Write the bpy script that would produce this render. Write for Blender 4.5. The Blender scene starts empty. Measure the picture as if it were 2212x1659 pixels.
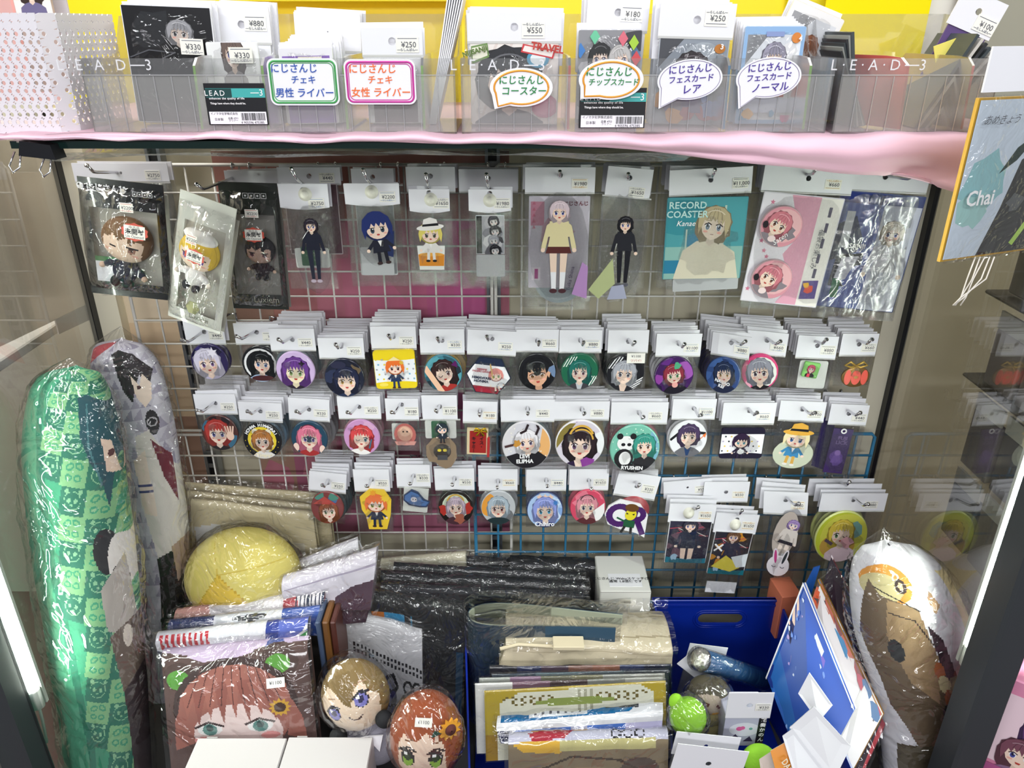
import bpy, math, random
import numpy as np
from mathutils import Vector, Matrix, noise
R = math.radians
SC = bpy.context.scene
COL = SC.collection
# ---------------------------------------------------------------- camera, world, lights, exposure
F, CX, CY, PITCH, CAMZ = 1660.0, 1106.0, 829.5, R(25), 1.30
cam_d = bpy.data.cameras.new('camera'); cam = bpy.data.objects.new('camera', cam_d); COL.objects.link(cam)
cam.location = (0, 0, CAMZ); cam.rotation_euler = (R(90) - PITCH, 0, 0)
cam_d.sensor_width = 36; cam_d.lens = F / 2212 * 36; cam_d.clip_start = .02
SC.camera = cam
w = bpy.data.worlds.new('world'); SC.world = w; w.use_nodes = True
w.node_tree.nodes['Background'].inputs[0].default_value = (.95, .97, 1, 1)
w.node_tree.nodes['Background'].inputs[1].default_value = .2
def area(name, loc, target, sx, sy, power, color=(1, 1, 1)):
    d = bpy.data.lights.new(name, 'AREA'); d.shape = 'RECTANGLE'; d.size = sx; d.size_y = sy; d.energy = power; d.color = color
    o = bpy.data.objects.new(name, d); COL.objects.link(o); o.location = loc
    o.rotation_euler = (Vector(target) - Vector(loc)).to_track_quat('-Z', 'Y').to_euler(); return o
area('under_shelf_fill', (-.8, -.7, 2.5), (-.2, 1.1, .8), 1.3, .14, 15, (.97, .98, 1))
area('under_shelf_fill', (.9, -.7, 2.5), (.2, 1.1, .8), 1.3, .14, 15, (.97, .98, 1))
area('under_shelf_fill', (0, .2, 2.6), (0, .8, .5), 1.4, .1, 7, (.97, .98, 1))
area('under_shelf_fill', (.1, -2.3, 2.0), (0, 1.1, .85), 2.4, .3, 46, (.97, .98, 1))  # added fill, hung below ceiling height to reach in under the shelf
area('aisle_fill', (-1.15, 1.0, 2.3), (-.8, 1.05, .8), .2, .9, 26, (1, .98, .92))  # added lamp outside the left glass, brightens the pale poster
area('aisle_fill', (.84, 1.2, 2.2), (.8, 1.0, .6), .12, .9, 9, (1, .98, .92))  # added lamp outside the right glass, brightens the wall and packets there
SC.view_settings.view_transform = 'Standard'; SC.view_settings.look = 'None'
SC.view_settings.exposure = 0.02; SC.view_settings.gamma = 1; SC.view_settings.use_curve_mapping = False
SC.cycles.max_bounces = 10; SC.cycles.transparent_max_bounces = 40; SC.cycles.transmission_bounces = 6
SC.cycles.glossy_bounces = 3; SC.cycles.diffuse_bounces = 4
SC.cycles.caustics_reflective = False; SC.cycles.caustics_refractive = False
SC.cycles.sample_clamp_indirect = 4
TUBE_E = 130
# ---------------------------------------------------------------- pixel -> world plane
cP, sP = math.cos(PITCH), math.sin(PITCH)
def ray(px, py):
    u, v = (px - CX) / F, (CY - py) / F
    return Vector((u, cP + v * sP, -sP + v * cP))
def P(px, py, Y):
    d = ray(px, py); return Vector((0, 0, CAMZ)) + d * (Y / d.y)
def PX(px, py, X):
    d = ray(px, py); return Vector((0, 0, CAMZ)) + d * (X / d.x)
def PZ(px, py, Z):
    d = ray(px, py); return Vector((0, 0, CAMZ)) + d * ((Z - CAMZ) / d.z)
# ---------------------------------------------------------------- materials
def lin(h):
    c = [int(h[i:i + 2], 16) / 255 for i in (0, 2, 4)]
    return tuple(x / 12.92 if x <= .04045 else ((x + .055) / 1.055) ** 2.4 for x in c) + (1,)
MATS = {}
def mat(name, hexc='cccccc', rough=.5, metal=0, coat=0, bump=0, bscale=300, emis=0, var=0, spec=.5):
    if name in MATS: return MATS[name]
    m = bpy.data.materials.new(name); m.use_nodes = True; nt = m.node_tree; b = nt.nodes['Principled BSDF']
    b.inputs['Base Color'].default_value = lin(hexc); b.inputs['Roughness'].default_value = rough
    b.inputs['Metallic'].default_value = metal; b.inputs['Coat Weight'].default_value = coat
    b.inputs['Specular IOR Level'].default_value = spec
    if emis:
        b.inputs['Emission Color'].default_value = lin(hexc); b.inputs['Emission Strength'].default_value = emis
    if bump or var:
        tc = nt.nodes.new('ShaderNodeTexCoord'); n = nt.nodes.new('ShaderNodeTexNoise'); n.inputs['Scale'].default_value = bscale
        n.inputs['Detail'].default_value = 4; nt.links.new(tc.outputs['Object'], n.inputs['Vector'])
        if bump:
            bp = nt.nodes.new('ShaderNodeBump'); bp.inputs['Strength'].default_value = bump; bp.inputs['Distance'].default_value = .002
            nt.links.new(n.outputs['Fac'], bp.inputs['Height']); nt.links.new(bp.outputs[0], b.inputs['Normal'])
        if var:
            n2 = nt.nodes.new('ShaderNodeTexNoise'); n2.inputs['Scale'].default_value = bscale / 12; nt.links.new(tc.outputs['Object'], n2.inputs['Vector'])
            mx = nt.nodes.new('ShaderNodeMix'); mx.data_type = 'RGBA'; mx.inputs[6].default_value = lin(hexc)
            mx.inputs[7].default_value = tuple(x * (1 - var) for x in lin(hexc)[:3]) + (1,)
            nt.links.new(n2.outputs['Fac'], mx.inputs[0]); nt.links.new(mx.outputs[2], b.inputs['Base Color'])
    MATS[name] = m; return m
def vmat(name, rough, coat=0, bump=0, bscale=200, spec=.5):
    m = mat(name, 'ffffff', rough, 0, coat, bump, bscale, spec=spec)
    if 'vc' not in m:
        nt = m.node_tree; a = nt.nodes.new('ShaderNodeAttribute'); a.attribute_name = 'Col'
        nt.links.new(a.outputs['Color'], nt.nodes['Principled BSDF'].inputs['Base Color']); m['vc'] = 1
    return m
def film_mat(name, tint=.97, base=.05, edge=.6, rough=.08, bscale=30, bstr=.6, milky=0, dist=.004):
    if name in MATS: return MATS[name]
    m = bpy.data.materials.new(name); m.use_nodes = True; nt = m.node_tree; N = nt.nodes; L = nt.links
    N.remove(N['Principled BSDF']); out = N['Material Output']
    tc = N.new('ShaderNodeTexCoord'); mp = N.new('ShaderNodeMapping'); L.new(tc.outputs['Object'], mp.inputs[0])
    nz = N.new('ShaderNodeTexNoise'); nz.inputs['Scale'].default_value = bscale; nz.inputs['Detail'].default_value = 3
    nz.inputs['Distortion'].default_value = 1.2; L.new(mp.outputs[0], nz.inputs['Vector'])
    rid = N.new('ShaderNodeMath'); rid.operation = 'PINGPONG'; rid.inputs[1].default_value = .12; L.new(nz.outputs['Fac'], rid.inputs[0])
    bp = N.new('ShaderNodeBump'); bp.inputs['Strength'].default_value = bstr; bp.inputs['Distance'].default_value = dist * 4
    L.new(rid.outputs[0], bp.inputs['Height'])
    lw = N.new('ShaderNodeLayerWeight'); lw.inputs['Blend'].default_value = .35; L.new(bp.outputs[0], lw.inputs['Normal'])
    mr = N.new('ShaderNodeMapRange'); mr.inputs[3].default_value = base; mr.inputs[4].default_value = edge; L.new(lw.outputs['Facing'], mr.inputs[0])
    tr = N.new('ShaderNodeBsdfTransparent'); tr.inputs[0].default_value = (tint, tint, tint, 1)
    gl = N.new('ShaderNodeBsdfGlossy'); gl.inputs['Roughness'].default_value = rough; L.new(bp.outputs[0], gl.inputs['Normal'])
    mx = N.new('ShaderNodeMixShader'); L.new(mr.outputs[0], mx.inputs[0]); L.new(tr.outputs[0], mx.inputs[1]); L.new(gl.outputs[0], mx.inputs[2])
    last = mx
    if milky:
        df = N.new('ShaderNodeBsdfDiffuse'); df.inputs[0].default_value = (.85, .86, .88, 1)
        m2 = N.new('ShaderNodeMixShader'); m2.inputs[0].default_value = milky
        L.new(mx.outputs[0], m2.inputs[1]); L.new(df.outputs[0], m2.inputs[2]); last = m2
    L.new(last.outputs[0], out.inputs[0]); MATS[name] = m; return m
def frosted(name, hexc, tr_f, rf_f, rough=.3):
    if name in MATS: return MATS[name]
    m = bpy.data.materials.new(name); m.use_nodes = True; nt = m.node_tree; N = nt.nodes; L = nt.links
    N.remove(N['Principled BSDF']); out = N['Material Output']; c = lin(hexc)
    tr = N.new('ShaderNodeBsdfTransparent'); tr.inputs[0].default_value = c
    rf = N.new('ShaderNodeBsdfRefraction'); rf.inputs['Color'].default_value = c; rf.inputs['Roughness'].default_value = rough; rf.inputs['IOR'].default_value = 1.15
    df = N.new('ShaderNodeBsdfDiffuse'); df.inputs[0].default_value = c
    gl = N.new('ShaderNodeBsdfGlossy'); gl.inputs['Roughness'].default_value = .25
    a = N.new('ShaderNodeMixShader'); a.inputs[0].default_value = rf_f / (tr_f + rf_f); L.new(tr.outputs[0], a.inputs[1]); L.new(rf.outputs[0], a.inputs[2])
    b = N.new('ShaderNodeMixShader'); b.inputs[0].default_value = 1 - tr_f - rf_f; L.new(a.outputs[0], b.inputs[1]); L.new(df.outputs[0], b.inputs[2])
    f = N.new('ShaderNodeFresnel'); g = N.new('ShaderNodeMixShader'); L.new(f.outputs[0], g.inputs[0]); L.new(b.outputs[0], g.inputs[1]); L.new(gl.outputs[0], g.inputs[2])
    L.new(g.outputs[0], out.inputs[0]); MATS[name] = m; return m
CARD = mat('white_card', 'e9e9ee', .45); PAPER = mat('sticker_paper', 'f1efe6', .5)
CHROME = mat('chrome', 'd8d8dc', .13, 1); WIREW = mat('white_wire', 'dcdad4', .4); WIREB = mat('blue_wire', '3f86b0', .35)
INK = mat('dark_ink', '55565c', .6); BLACK = mat('black_plastic', '14151a', .35)
PRINT = vmat('print', .32); PRINTM = vmat('print_cloth', .8, bump=.25, bscale=700); PRINTG = vmat('print_gloss', .14, .4)
FILM = film_mat('bag_film', .965, .035, .5, .07, 26, .55)
FILMB = film_mat('stack_film', .93, .04, .3, .12, 20, .4)
CRINK = film_mat('crinkled_film', .97, .045, .65, .10, 9, .9, 0, .009)
CRINK2 = film_mat('loose_film', .96, .05, .7, .12, 13, .9, .01, .008)
GLASS = film_mat('pane_glass', .9, .03, .55, .01, 3, 0)
# ---------------------------------------------------------------- objects
def link(o, parent=None):
    COL.objects.link(o)
    if parent: o.parent = parent
    return o
def tag(o, label, cat, group=None, kind=None):
    if label: o['label'] = label
    if cat: o['category'] = cat
    if group: o['group'] = group
    if kind: o['kind'] = kind
    return o
def struct(o): o['kind'] = 'structure'; return o
def mk(name, verts, faces, m, parent=None, smooth=False, cols=None, loc=None, rot=None):
    me = bpy.data.meshes.new(name); me.from_pydata([tuple(v) for v in verts], [], faces)
    if cols is not None:
        at = me.color_attributes.new('Col', 'FLOAT_COLOR', 'CORNER'); arr = np.empty((len(me.loops), 4), np.float32)
        cs = np.asarray(cols, np.float32); cnt = np.array([len(f) for f in faces]); arr[:] = np.repeat(cs, cnt, axis=0)
        at.data.foreach_set('color', arr.ravel())
    if smooth: me.polygons.foreach_set('use_smooth', [True] * len(me.polygons))
    me.materials.append(m); me.update()
    o = bpy.data.objects.new(name, me); link(o, parent)
    if loc is not None: o.location = loc
    if rot is not None: o.rotation_euler = rot
    return o
def inst(name, me, parent=None, loc=(0, 0, 0), rot=None, scale=None):
    o = bpy.data.objects.new(name, me); link(o, parent); o.location = loc
    if rot: o.rotation_euler = rot
    if scale: o.scale = scale
    return o
def empty(name, loc, rot=(0, 0, 0), label=None, cat=None, group=None):
    o = bpy.data.objects.new(name, None); COL.objects.link(o); o.location = loc; o.rotation_euler = rot; o.empty_display_size = .02
    return tag(o, label, cat, group)
def box_vf(x0, x1, y0, y1, z0, z1, b=0):
    if b <= 0:
        v = [(x, y, z) for x in (x0, x1) for y in (y0, y1) for z in (z0, z1)]
        return v, [(0, 1, 3, 2), (4, 6, 7, 5), (0, 4, 5, 1), (2, 3, 7, 6), (0, 2, 6, 4), (1, 5, 7, 3)]
    bm_v = []; f = []
    # chamfered box: three slabs of corner points
    def ring(z, i):
        return [(x0 + i, y0, z), (x1 - i, y0, z), (x1, y0 + i, z), (x1, y1 - i, z), (x1 - i, y1, z), (x0 + i, y1, z), (x0, y1 - i, z), (x0, y0 + i, z)]
    def ins(z):
        return [(x0 + b, y0 + b, z), (x1 - b, y0 + b, z), (x1 - b, y0 + b, z), (x1 - b, y1 - b, z), (x1 - b, y1 - b, z), (x0 + b, y1 - b, z), (x0 + b, y1 - b, z), (x0 + b, y0 + b, z)]
    rs = [ins(z0), ring(z0 + b, b), ring(z1 - b, b), ins(z1)]
    v = sum(rs, [])
    for k in range(3):
        for j in range(8): f.append((k * 8 + j, k * 8 + (j + 1) % 8, k * 8 + 8 + (j + 1) % 8, k * 8 + 8 + j))
    f.append((0, 5, 3, 1)); f.append((24, 25, 27, 29))
    return v, f
def box(name, x0, x1, y0, y1, z0, z1, m, parent=None, b=0, loc=None, rot=None):
    v, f = box_vf(min(x0, x1), max(x0, x1), min(y0, y1), max(y0, y1), min(z0, z1), max(z0, z1), b); return mk(name, v, f, m, parent, False, None, loc, rot)
def tube_vf(pts, r, n=8, off=0):
    pts = [Vector(p) for p in pts]; v = []; f = []; up = None
    for i, p in enumerate(pts):
        d = (pts[min(i + 1, len(pts) - 1)] - pts[max(i - 1, 0)]).normalized()
        if up is None: up = d.orthogonal().normalized()
        up = (up - d * up.dot(d)); up = up.normalized() if up.length > 1e-6 else d.orthogonal().normalized()
        s = d.cross(up); rr = r[i] if isinstance(r, (list, tuple)) else r
        for k in range(n):
            a = 2 * math.pi * k / n; v.append(p + (up * math.cos(a) + s * math.sin(a)) * rr)
    for i in range(len(pts) - 1):
        for k in range(n): f.append((off + i * n + k, off + i * n + (k + 1) % n, off + (i + 1) * n + (k + 1) % n, off + (i + 1) * n + k))
    f.append(tuple(off + k for k in range(n))[::-1]); f.append(tuple(off + (len(pts) - 1) * n + k for k in range(n)))
    return v, f
def tube(name, pts, r, m, parent=None, n=8):
    v, f = tube_vf(pts, r, n); return mk(name, v, f, m, parent, True)
def prism(name, poly, y0, y1, m, parent=None, loc=None, rot=None):
    n = len(poly); v = [(p[0], y0, p[1]) for p in poly] + [(p[0], y1, p[1]) for p in poly]
    f = [tuple(range(n)), tuple(range(2 * n - 1, n - 1, -1))] + [(i, n + i, n + (i + 1) % n, (i + 1) % n) for i in range(n)]
    return mk(name, v, f, m, parent, False, None, loc, rot)
def lathe_vf(prof, n=40, sy=1):  # profile (r, y) about the y axis
    v = []; f = []
    for r, y in prof:
        for k in range(n): a = 2 * math.pi * k / n; v.append((r * math.cos(a), y, r * math.sin(a) * sy))
    for i in range(len(prof) - 1):
        for k in range(n): f.append((i * n + k, i * n + (k + 1) % n, (i + 1) * n + (k + 1) % n, (i + 1) * n + k))
    f.append(tuple(range(n))); f.append(tuple(range((len(prof) - 1) * n, len(prof) * n))[::-1])
    return v, f
def lathe(name, prof, m, parent=None, n=40, loc=None, rot=None, smooth=True):
    v, f = lathe_vf(prof, n); return mk(name, v, f, m, parent, smooth, None, loc, rot)
def rrect(w, h, r, n=5):
    out = []
    for cx, cy, a0 in ((w / 2 - r, h / 2 - r, 0), (-w / 2 + r, h / 2 - r, 90), (-w / 2 + r, -h / 2 + r, 180), (w / 2 - r, -h / 2 + r, 270)):
        for k in range(n + 1):
            a = R(a0 + 90 * k / n); out.append((cx + r * math.cos(a), cy + r * math.sin(a)))
    return out
TXT = {}
def text_me(s, size, bold=0, space=1.0, shear=0):
    k = (s, round(size, 5), bold, space, shear)
    if k in TXT: return TXT[k]
    c = bpy.data.curves.new('lettering', 'FONT'); c.body = s; c.size = size; c.align_x = 'CENTER'; c.align_y = 'CENTER'
    c.offset = bold * size; c.resolution_u = 2; c.space_character = space; c.shear = shear; c.space_line = .95
    o = bpy.data.objects.new('lettering', c); COL.objects.link(o); dg = bpy.context.evaluated_depsgraph_get(); dg.update()
    me = bpy.data.meshes.new_from_object(o.evaluated_get(dg)); n = len(me.vertices)
    co = np.empty(n * 3, np.float32); me.vertices.foreach_get('co', co); co = co.reshape(-1, 3)
    co[:] = np.stack([co[:, 0], co[:, 2] * 0, co[:, 1]], 1); me.vertices.foreach_set('co', co.ravel()); me.update()
    bpy.data.objects.remove(o); bpy.data.curves.remove(c); me.materials.clear(); TXT[k] = me; return me
def text(s, size, m, parent, loc, rot=None, bold=0, space=1, shear=0, name='lettering'):
    key = (s, size, bold, space, shear, m.name)
    if key not in TXT:
        me = text_me(s, size, bold, space, shear).copy(); me.materials.append(m); TXT[key] = me
    o = inst(name, TXT[key], parent, loc, rot); return o
# ---------------------------------------------------------------- flat artwork as layered polygons
def clip_poly(poly, clip):
    out = poly
    for i in range(len(clip)):
        a, b = clip[i], clip[(i + 1) % len(clip)]; ex, ey = b[0] - a[0], b[1] - a[1]; src = out; out = []
        if not src: return []
        for j in range(len(src)):
            p, q = src[j - 1], src[j]; dp = ex * (p[1] - a[1]) - ey * (p[0] - a[0]); dq = ex * (q[1] - a[1]) - ey * (q[0] - a[0])
            if (dp >= 0) != (dq >= 0):
                t = dp / (dp - dq); out.append((p[0] + (q[0] - p[0]) * t, p[1] + (q[1] - p[1]) * t))
            if dq >= 0: out.append(q)
    return out
class Art:
    def __init__(s, hx=1, hy=1, clip='rect', seed=1):
        s.L = []; s.hx, s.hy = hx, hy; s.T = [(0, 0, 1, 0, 1)]; s.rnd = random.Random(seed)
        if clip == 'rect': s.clip = [(-hx, -hy), (hx, -hy), (hx, hy), (-hx, hy)]
        elif clip == 'disc': s.clip = [(hx * math.cos(2 * math.pi * k / 36), hy * math.sin(2 * math.pi * k / 36)) for k in range(36)]
        elif clip is None: s.clip = None
        else: s.clip = clip
    def push(s, x, y, k, rot=0, flip=1): s.T.append((x, y, k, R(rot), flip)); return s
    def pop(s): s.T.pop(); return s
    def tp(s, p):
        x, y = p
        for tx, ty, k, r, fl in reversed(s.T):
            x *= fl; x, y = (x * math.cos(r) - y * math.sin(r)) * k + tx, (x * math.sin(r) + y * math.cos(r)) * k + ty
        return (x, y)
    def poly(s, pts, c):
        q = [s.tp(p) for p in pts]; ar = sum(q[i - 1][0] * q[i][1] - q[i][0] * q[i - 1][1] for i in range(len(q)))
        if ar < 0: q = q[::-1]
        if s.clip: q = clip_poly(q, s.clip)
        r = []
        for p in q:
            if not r or abs(p[0] - r[-1][0]) + abs(p[1] - r[-1][1]) > 1e-5: r.append(p)
        if len(r) > 2: s.L.append((r, lin(c)))
        return s
    def bg(s, c): T = s.T; s.T = [(0, 0, 1, 0, 1)]; s.poly([(-s.hx, -s.hy), (s.hx, -s.hy), (s.hx, s.hy), (-s.hx, s.hy)], c); s.T = T; return s
    def rect(s, x0, y0, x1, y1, c): return s.poly([(x0, y0), (x1, y0), (x1, y1), (x0, y1)], c)
    def ell(s, x, y, rx, ry, c, rot=0, n=18):
        cr, sr = math.cos(R(rot)), math.sin(R(rot))
        return s.poly([(x + rx * math.cos(t) * cr - ry * math.sin(t) * sr, y + rx * math.cos(t) * sr + ry * math.sin(t) * cr) for t in (2 * math.pi * k / n for k in range(n))], c)
    def line(s, pts, w, c):
        for a, b in zip(pts, pts[1:]):
            dx, dy = b[0] - a[0], b[1] - a[1]; l = math.hypot(dx, dy) or 1; nx, ny = -dy / l * w / 2, dx / l * w / 2; ex, ey = dx / l * w * .3, dy / l * w * .3
            s.poly([(a[0] + nx - ex, a[1] + ny - ey), (a[0] - nx - ex, a[1] - ny - ey), (b[0] - nx + ex, b[1] - ny + ey), (b[0] + nx + ex, b[1] + ny + ey)], c)
        return s
    def arc(s, x, y, r, a0, a1, w, c, n=14, ry=None):
        ry = ry or r; return s.line([(x + r * math.cos(R(a0 + (a1 - a0) * k / n)), y + ry * math.sin(R(a0 + (a1 - a0) * k / n))) for k in range(n + 1)], w, c)
    def ring(s, x, y, r, w, c, n=28): return s.arc(x, y, r, 0, 360, w, c, n)
    def star(s, x, y, r, c, n=5, q=.45, rot=90):
        return s.poly([(x + (r if k % 2 == 0 else r * q) * math.cos(R(rot + 180 * k / n)), y + (r if k % 2 == 0 else r * q) * math.sin(R(rot + 180 * k / n))) for k in range(2 * n)], c)
    def splat(s, x, y, r, c, k=12, j=.35):
        return s.poly([(x + r * (1 + j * (s.rnd.random() - .5) * 2) * math.cos(2 * math.pi * i / k), y + r * (1 + j * (s.rnd.random() - .5) * 2) * math.sin(2 * math.pi * i / k)) for i in range(k)], c)
    def mesh(s, name, parent, sx, sz=None, loc=(0, 0, 0), rot=None, m=None, eps=3e-5, warp=None):
        sz = sz or sx; v = []; f = []; c = []
        for i, (q, col) in enumerate(s.L):
            b = len(v); v += [(p[0] * sx, -i * eps, p[1] * sz) for p in q]; f.append(tuple(range(b, b + len(q)))); c.append(col)
        if warp: v = [warp(*p) for p in v]
        return mk(name, v, f, m or PRINT, parent, False, c, loc, rot)
    def raster(s, U, V):
        out = np.zeros(U.shape + (4,), np.float32); out[..., 3] = 1; out[..., :3] = .8
        for q, col in s.L:
            xs = [p[0] for p in q]; ys = [p[1] for p in q]
            bb = (U >= min(xs)) & (U <= max(xs)) & (V >= min(ys)) & (V <= max(ys))
            if not bb.any(): continue
            u, v = U[bb], V[bb]; ins = np.zeros(u.shape, bool)
            for i in range(len(q)):
                x1, y1 = q[i - 1]; x2, y2 = q[i]
                if y1 == y2: continue
                cr = ((y1 > v) != (y2 > v)) & (u < (x2 - x1) * (v - y1) / (y2 - y1) + x1); ins ^= cr
            t = np.zeros(U.shape, bool); t[bb] = ins; out[t] = col
        return out
def dk(h, k):
    return ''.join('%02x' % max(0, min(255, int(int(h[i:i + 2], 16) * k))) for i in (0, 2, 4))
def portrait(a, hair='5a3a7a', skin='f3d8c6', eye='4b4f9a', cloth='23242c', long=1, bangs=5, mouth='b8443c', wink=0, shade=None, shirt=None, eyeh=1, smile=1, strands=4):
    r = a.rnd; d = shade or dk(hair, .72)
    bk = []
    for k in range(22):
        t = R(-60 + 300 * k / 21); rr = 1.22 + .1 * (k % 2) + .04 * r.random()
        x, y = rr * math.cos(t), rr * math.sin(t) + .1
        if k in (0, 1, 20, 21) or y < -.2: y -= .55 * long + .2 * r.random(); x *= 1.05
        bk.append((x, y))
    a.poly(bk, d)
    a.poly([(-1.5, -3), (-1.35, -1.75), (-.8, -1.35), (-.3, -1.2), (.3, -1.2), (.8, -1.35), (1.35, -1.75), (1.5, -3)], cloth)
    if shirt: a.poly([(-.4, -1.2), (.4, -1.2), (.12, -2.2), (-.12, -2.2)], shirt)
    a.poly([(-.25, -.8), (.25, -.8), (.3, -1.25), (0, -1.5), (-.3, -1.25)], dk(skin, .9))
    a.poly([(-.82, .4), (-.84, -.2), (-.7, -.6), (-.4, -.9), (0, -1.08), (.4, -.9), (.7, -.6), (.84, -.2), (.82, .4), (.5, .9), (-.5, .9)], skin)
    for sx in (-1, 1):
        a.ell(.5 * sx, -.5, .17, .08, 'eeb0a0')
        if wink and sx == wink:
            a.arc(.4 * sx, -.18, .2, 200, 340, .07, '33262a', 6)
        else:
            a.ell(.4 * sx, -.14, .2, .23 * eyeh, 'fbf8f6'); a.ell(.4 * sx, -.15, .15, .22 * eyeh, eye); a.ell(.4 * sx, -.08, .09, .13 * eyeh, dk(eye, .4))
            a.ell(.35 * sx + .02, -.06 + .05 * eyeh, .045, .055, 'ffffff', n=8)
            a.line([(.17 * sx, .02 + .08 * (eyeh - 1)), (.4 * sx, .13 * eyeh), (.64 * sx, -.02)], .07, '2b2027')
        a.line([(.2 * sx, .3), (.58 * sx, .27)], .035, d)
    if smile: a.poly([(-.16, -.6), (.16, -.6), (.1, -.75), (-.1, -.75)], mouth)
    else: a.line([(-.1, -.66), (.1, -.66)], .04, '7a3a3a')
    n = bangs; lo = [(-.98, -.75), (-.8, -.1), (-.72, .3)]
    for k in range(n):
        x0 = -.72 + 1.44 * k / n; xm = x0 + .72 / n * (1.1 + .5 * r.random()); lo += [(xm, .02 + .25 * r.random()), (x0 + 1.44 / n * .98, .48)]
    lo += [(.72, .3), (.8, -.1), (.98, -.75), (1.12, -.1), (1.16, .4), (.95, .9), (.5, 1.25), (0, 1.36), (-.5, 1.25), (-.95, .9), (-1.16, .4), (-1.12, -.1)]
    a.poly(lo, hair)
    for k in range(strands):
        x = -.7 + 1.4 * (k + .5) / strands; a.line([(x * .3, 1.2), (x * .8, .8), (x, .42)], .035, d)
    a.arc(0, .1, .95, 50, 130, .07, ''.join('%02x' % min(255, int(int(hair[i:i + 2], 16) * .75 + 75)) for i in (0, 2, 4)), 8)
    return a
def chibi(a, hair, cloth='2a3350', skin='f3d8c6', leg='2b2f42', shoe='3a2a2a', eye='3f6fa0', hat=None, **k):
    """a generic big-headed figure about 4.4 units tall"""
    a.poly([(-.55, -1.0), (.55, -1.0), (.75, -2.1), (-.75, -2.1)], cloth)
    a.line([(-.5, -1.15), (-1.05, -1.75)], .28, cloth); a.line([(.5, -1.15), (1.05, -1.75)], .28, cloth)
    a.ell(-1.1, -1.85, .15, .15, skin); a.ell(1.1, -1.85, .15, .15, skin)
    for s in (-1, 1):
        a.line([(.28 * s, -2.1), (.32 * s, -2.85)], .3, leg); a.ell(.36 * s, -3.0, .24, .14, shoe)
    a.poly([(-.2, -1.0), (.2, -1.0), (0, -1.6)], 'f4f2f0')
    T = a.rnd
    d = dk(hair, .72)
    a.ell(0, .1, 1.22, 1.2, d); a.ell(0, -.1, .92, .85, skin)
    for s in (-1, 1):
        a.ell(.42 * s, -.2, .17, .24, eye); a.ell(.42 * s, -.14, .1, .14, dk(eye, .4)); a.ell(.38 * s, -.08, .05, .06, 'ffffff', n=8)
        a.line([(.2 * s, .02), (.64 * s, .0)], .06, '2b2027'); a.ell(.6 * s, -.5, .14, .07, 'eeb0a0')
    a.ell(0, -.58, .13, .08, 'c0504a')
    lo = [(-1.15, -.9), (-.85, -.1)]
    for q in range(4): lo += [(-.6 + .4 * q, .02 + .12 * T.random()), (-.42 + .4 * q, .4)]
    lo += [(.85, -.1), (1.15, -.9), (1.3, 0), (1.1, .8), (.5, 1.3), (0, 1.4), (-.5, 1.3), (-1.1, .8), (-1.3, 0)]
    a.poly(lo, hair)
    if hat:
        a.ell(0, .72, 1.5, .34, hat, 6); a.poly([(-.85, .8), (-.7, 1.55), (0, 1.8), (.7, 1.6), (.9, .95)], hat); a.poly([(-.87, .78), (-.82, 1.02), (.86, 1.2), (.92, .92)], '1d1d20')
    return a
def figure(a, hair, top, bottom, skin='f0d4c0', shoe='222226', skirt=0, tie=None):
    """a generic slim standing figure, 8 units tall, feet at -6"""
    a.push(0, 0, 1); a.T[-1] = (0, 0, 1, 0, 1.35)
    for s in (-1, 1):
        a.poly([(.1 * s, -1.6), (.62 * s, -1.6), (.42 * s, -5.5), (.12 * s, -5.5)], skin if skirt else bottom)
        if skirt: a.poly([(.13 * s, -4.0), (.5 * s, -4.0), (.42 * s, -5.6), (.12 * s, -5.6)], 'ecebf0')
        a.ell(.3 * s, -5.75, .26, .22, shoe)
        a.poly([(.5 * s, .5), (.8 * s, .2), (1.15 * s, -1.8), (.85 * s, -1.9)], top); a.ell(1.02 * s, -2.0, .15, .2, skin)
    if skirt: a.poly([(-.6, -1.2), (.6, -1.2), (.85, -2.3), (-.85, -2.3)], bottom)
    a.poly([(-.62, .55), (.62, .55), (.55, -.6), (.7, -1.7), (-.7, -1.7), (-.55, -.6)], top)
    a.poly([(-.2, .6), (.2, .6), (0, -.2)], 'f0eef0')
    if tie: a.poly([(-.3, .35), (.3, .6), (.3, .3), (-.3, .6)], tie)
    a.pop(); a.push(0, 1.35, .72); portrait(a, hair, skin, cloth=top, long=.3, strands=3); a.pop()
    return a
# ================================================================ the cabinet
GY = 1.15                       # plane of the white wire panels
XL, XR = -.668, .632            # glass sides
WALLC = mat('khaki_wall', 'cdc6ae', .7, var=.12, bscale=30)
struct(box('wall_back', XL - .02, XR + .02, 1.2, 1.22, .15, 1.196, WALLC))
struct(box('floor', XL - .02, XR + .02, .70, 1.2, .17, .19, mat('cabinet_floor', '3b3b3e', .6)))
struct(box('wall_outside_back', -2.2, 2.4, 1.9, 1.92, -.3, 2.4, mat('shop_wall', 'b7b3a2', .8)))
struct(box('wall_outside_left', -1.62, -1.6, .3, 1.9, -.3, 2.4, mat('shop_wall_left', 'cfc8b4', .8)))
struct(box('floor_shop', -2.2, 2.4, .2, 1.9, -.32, -.3, mat('shop_floor', '6b2230', .5)))
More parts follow.
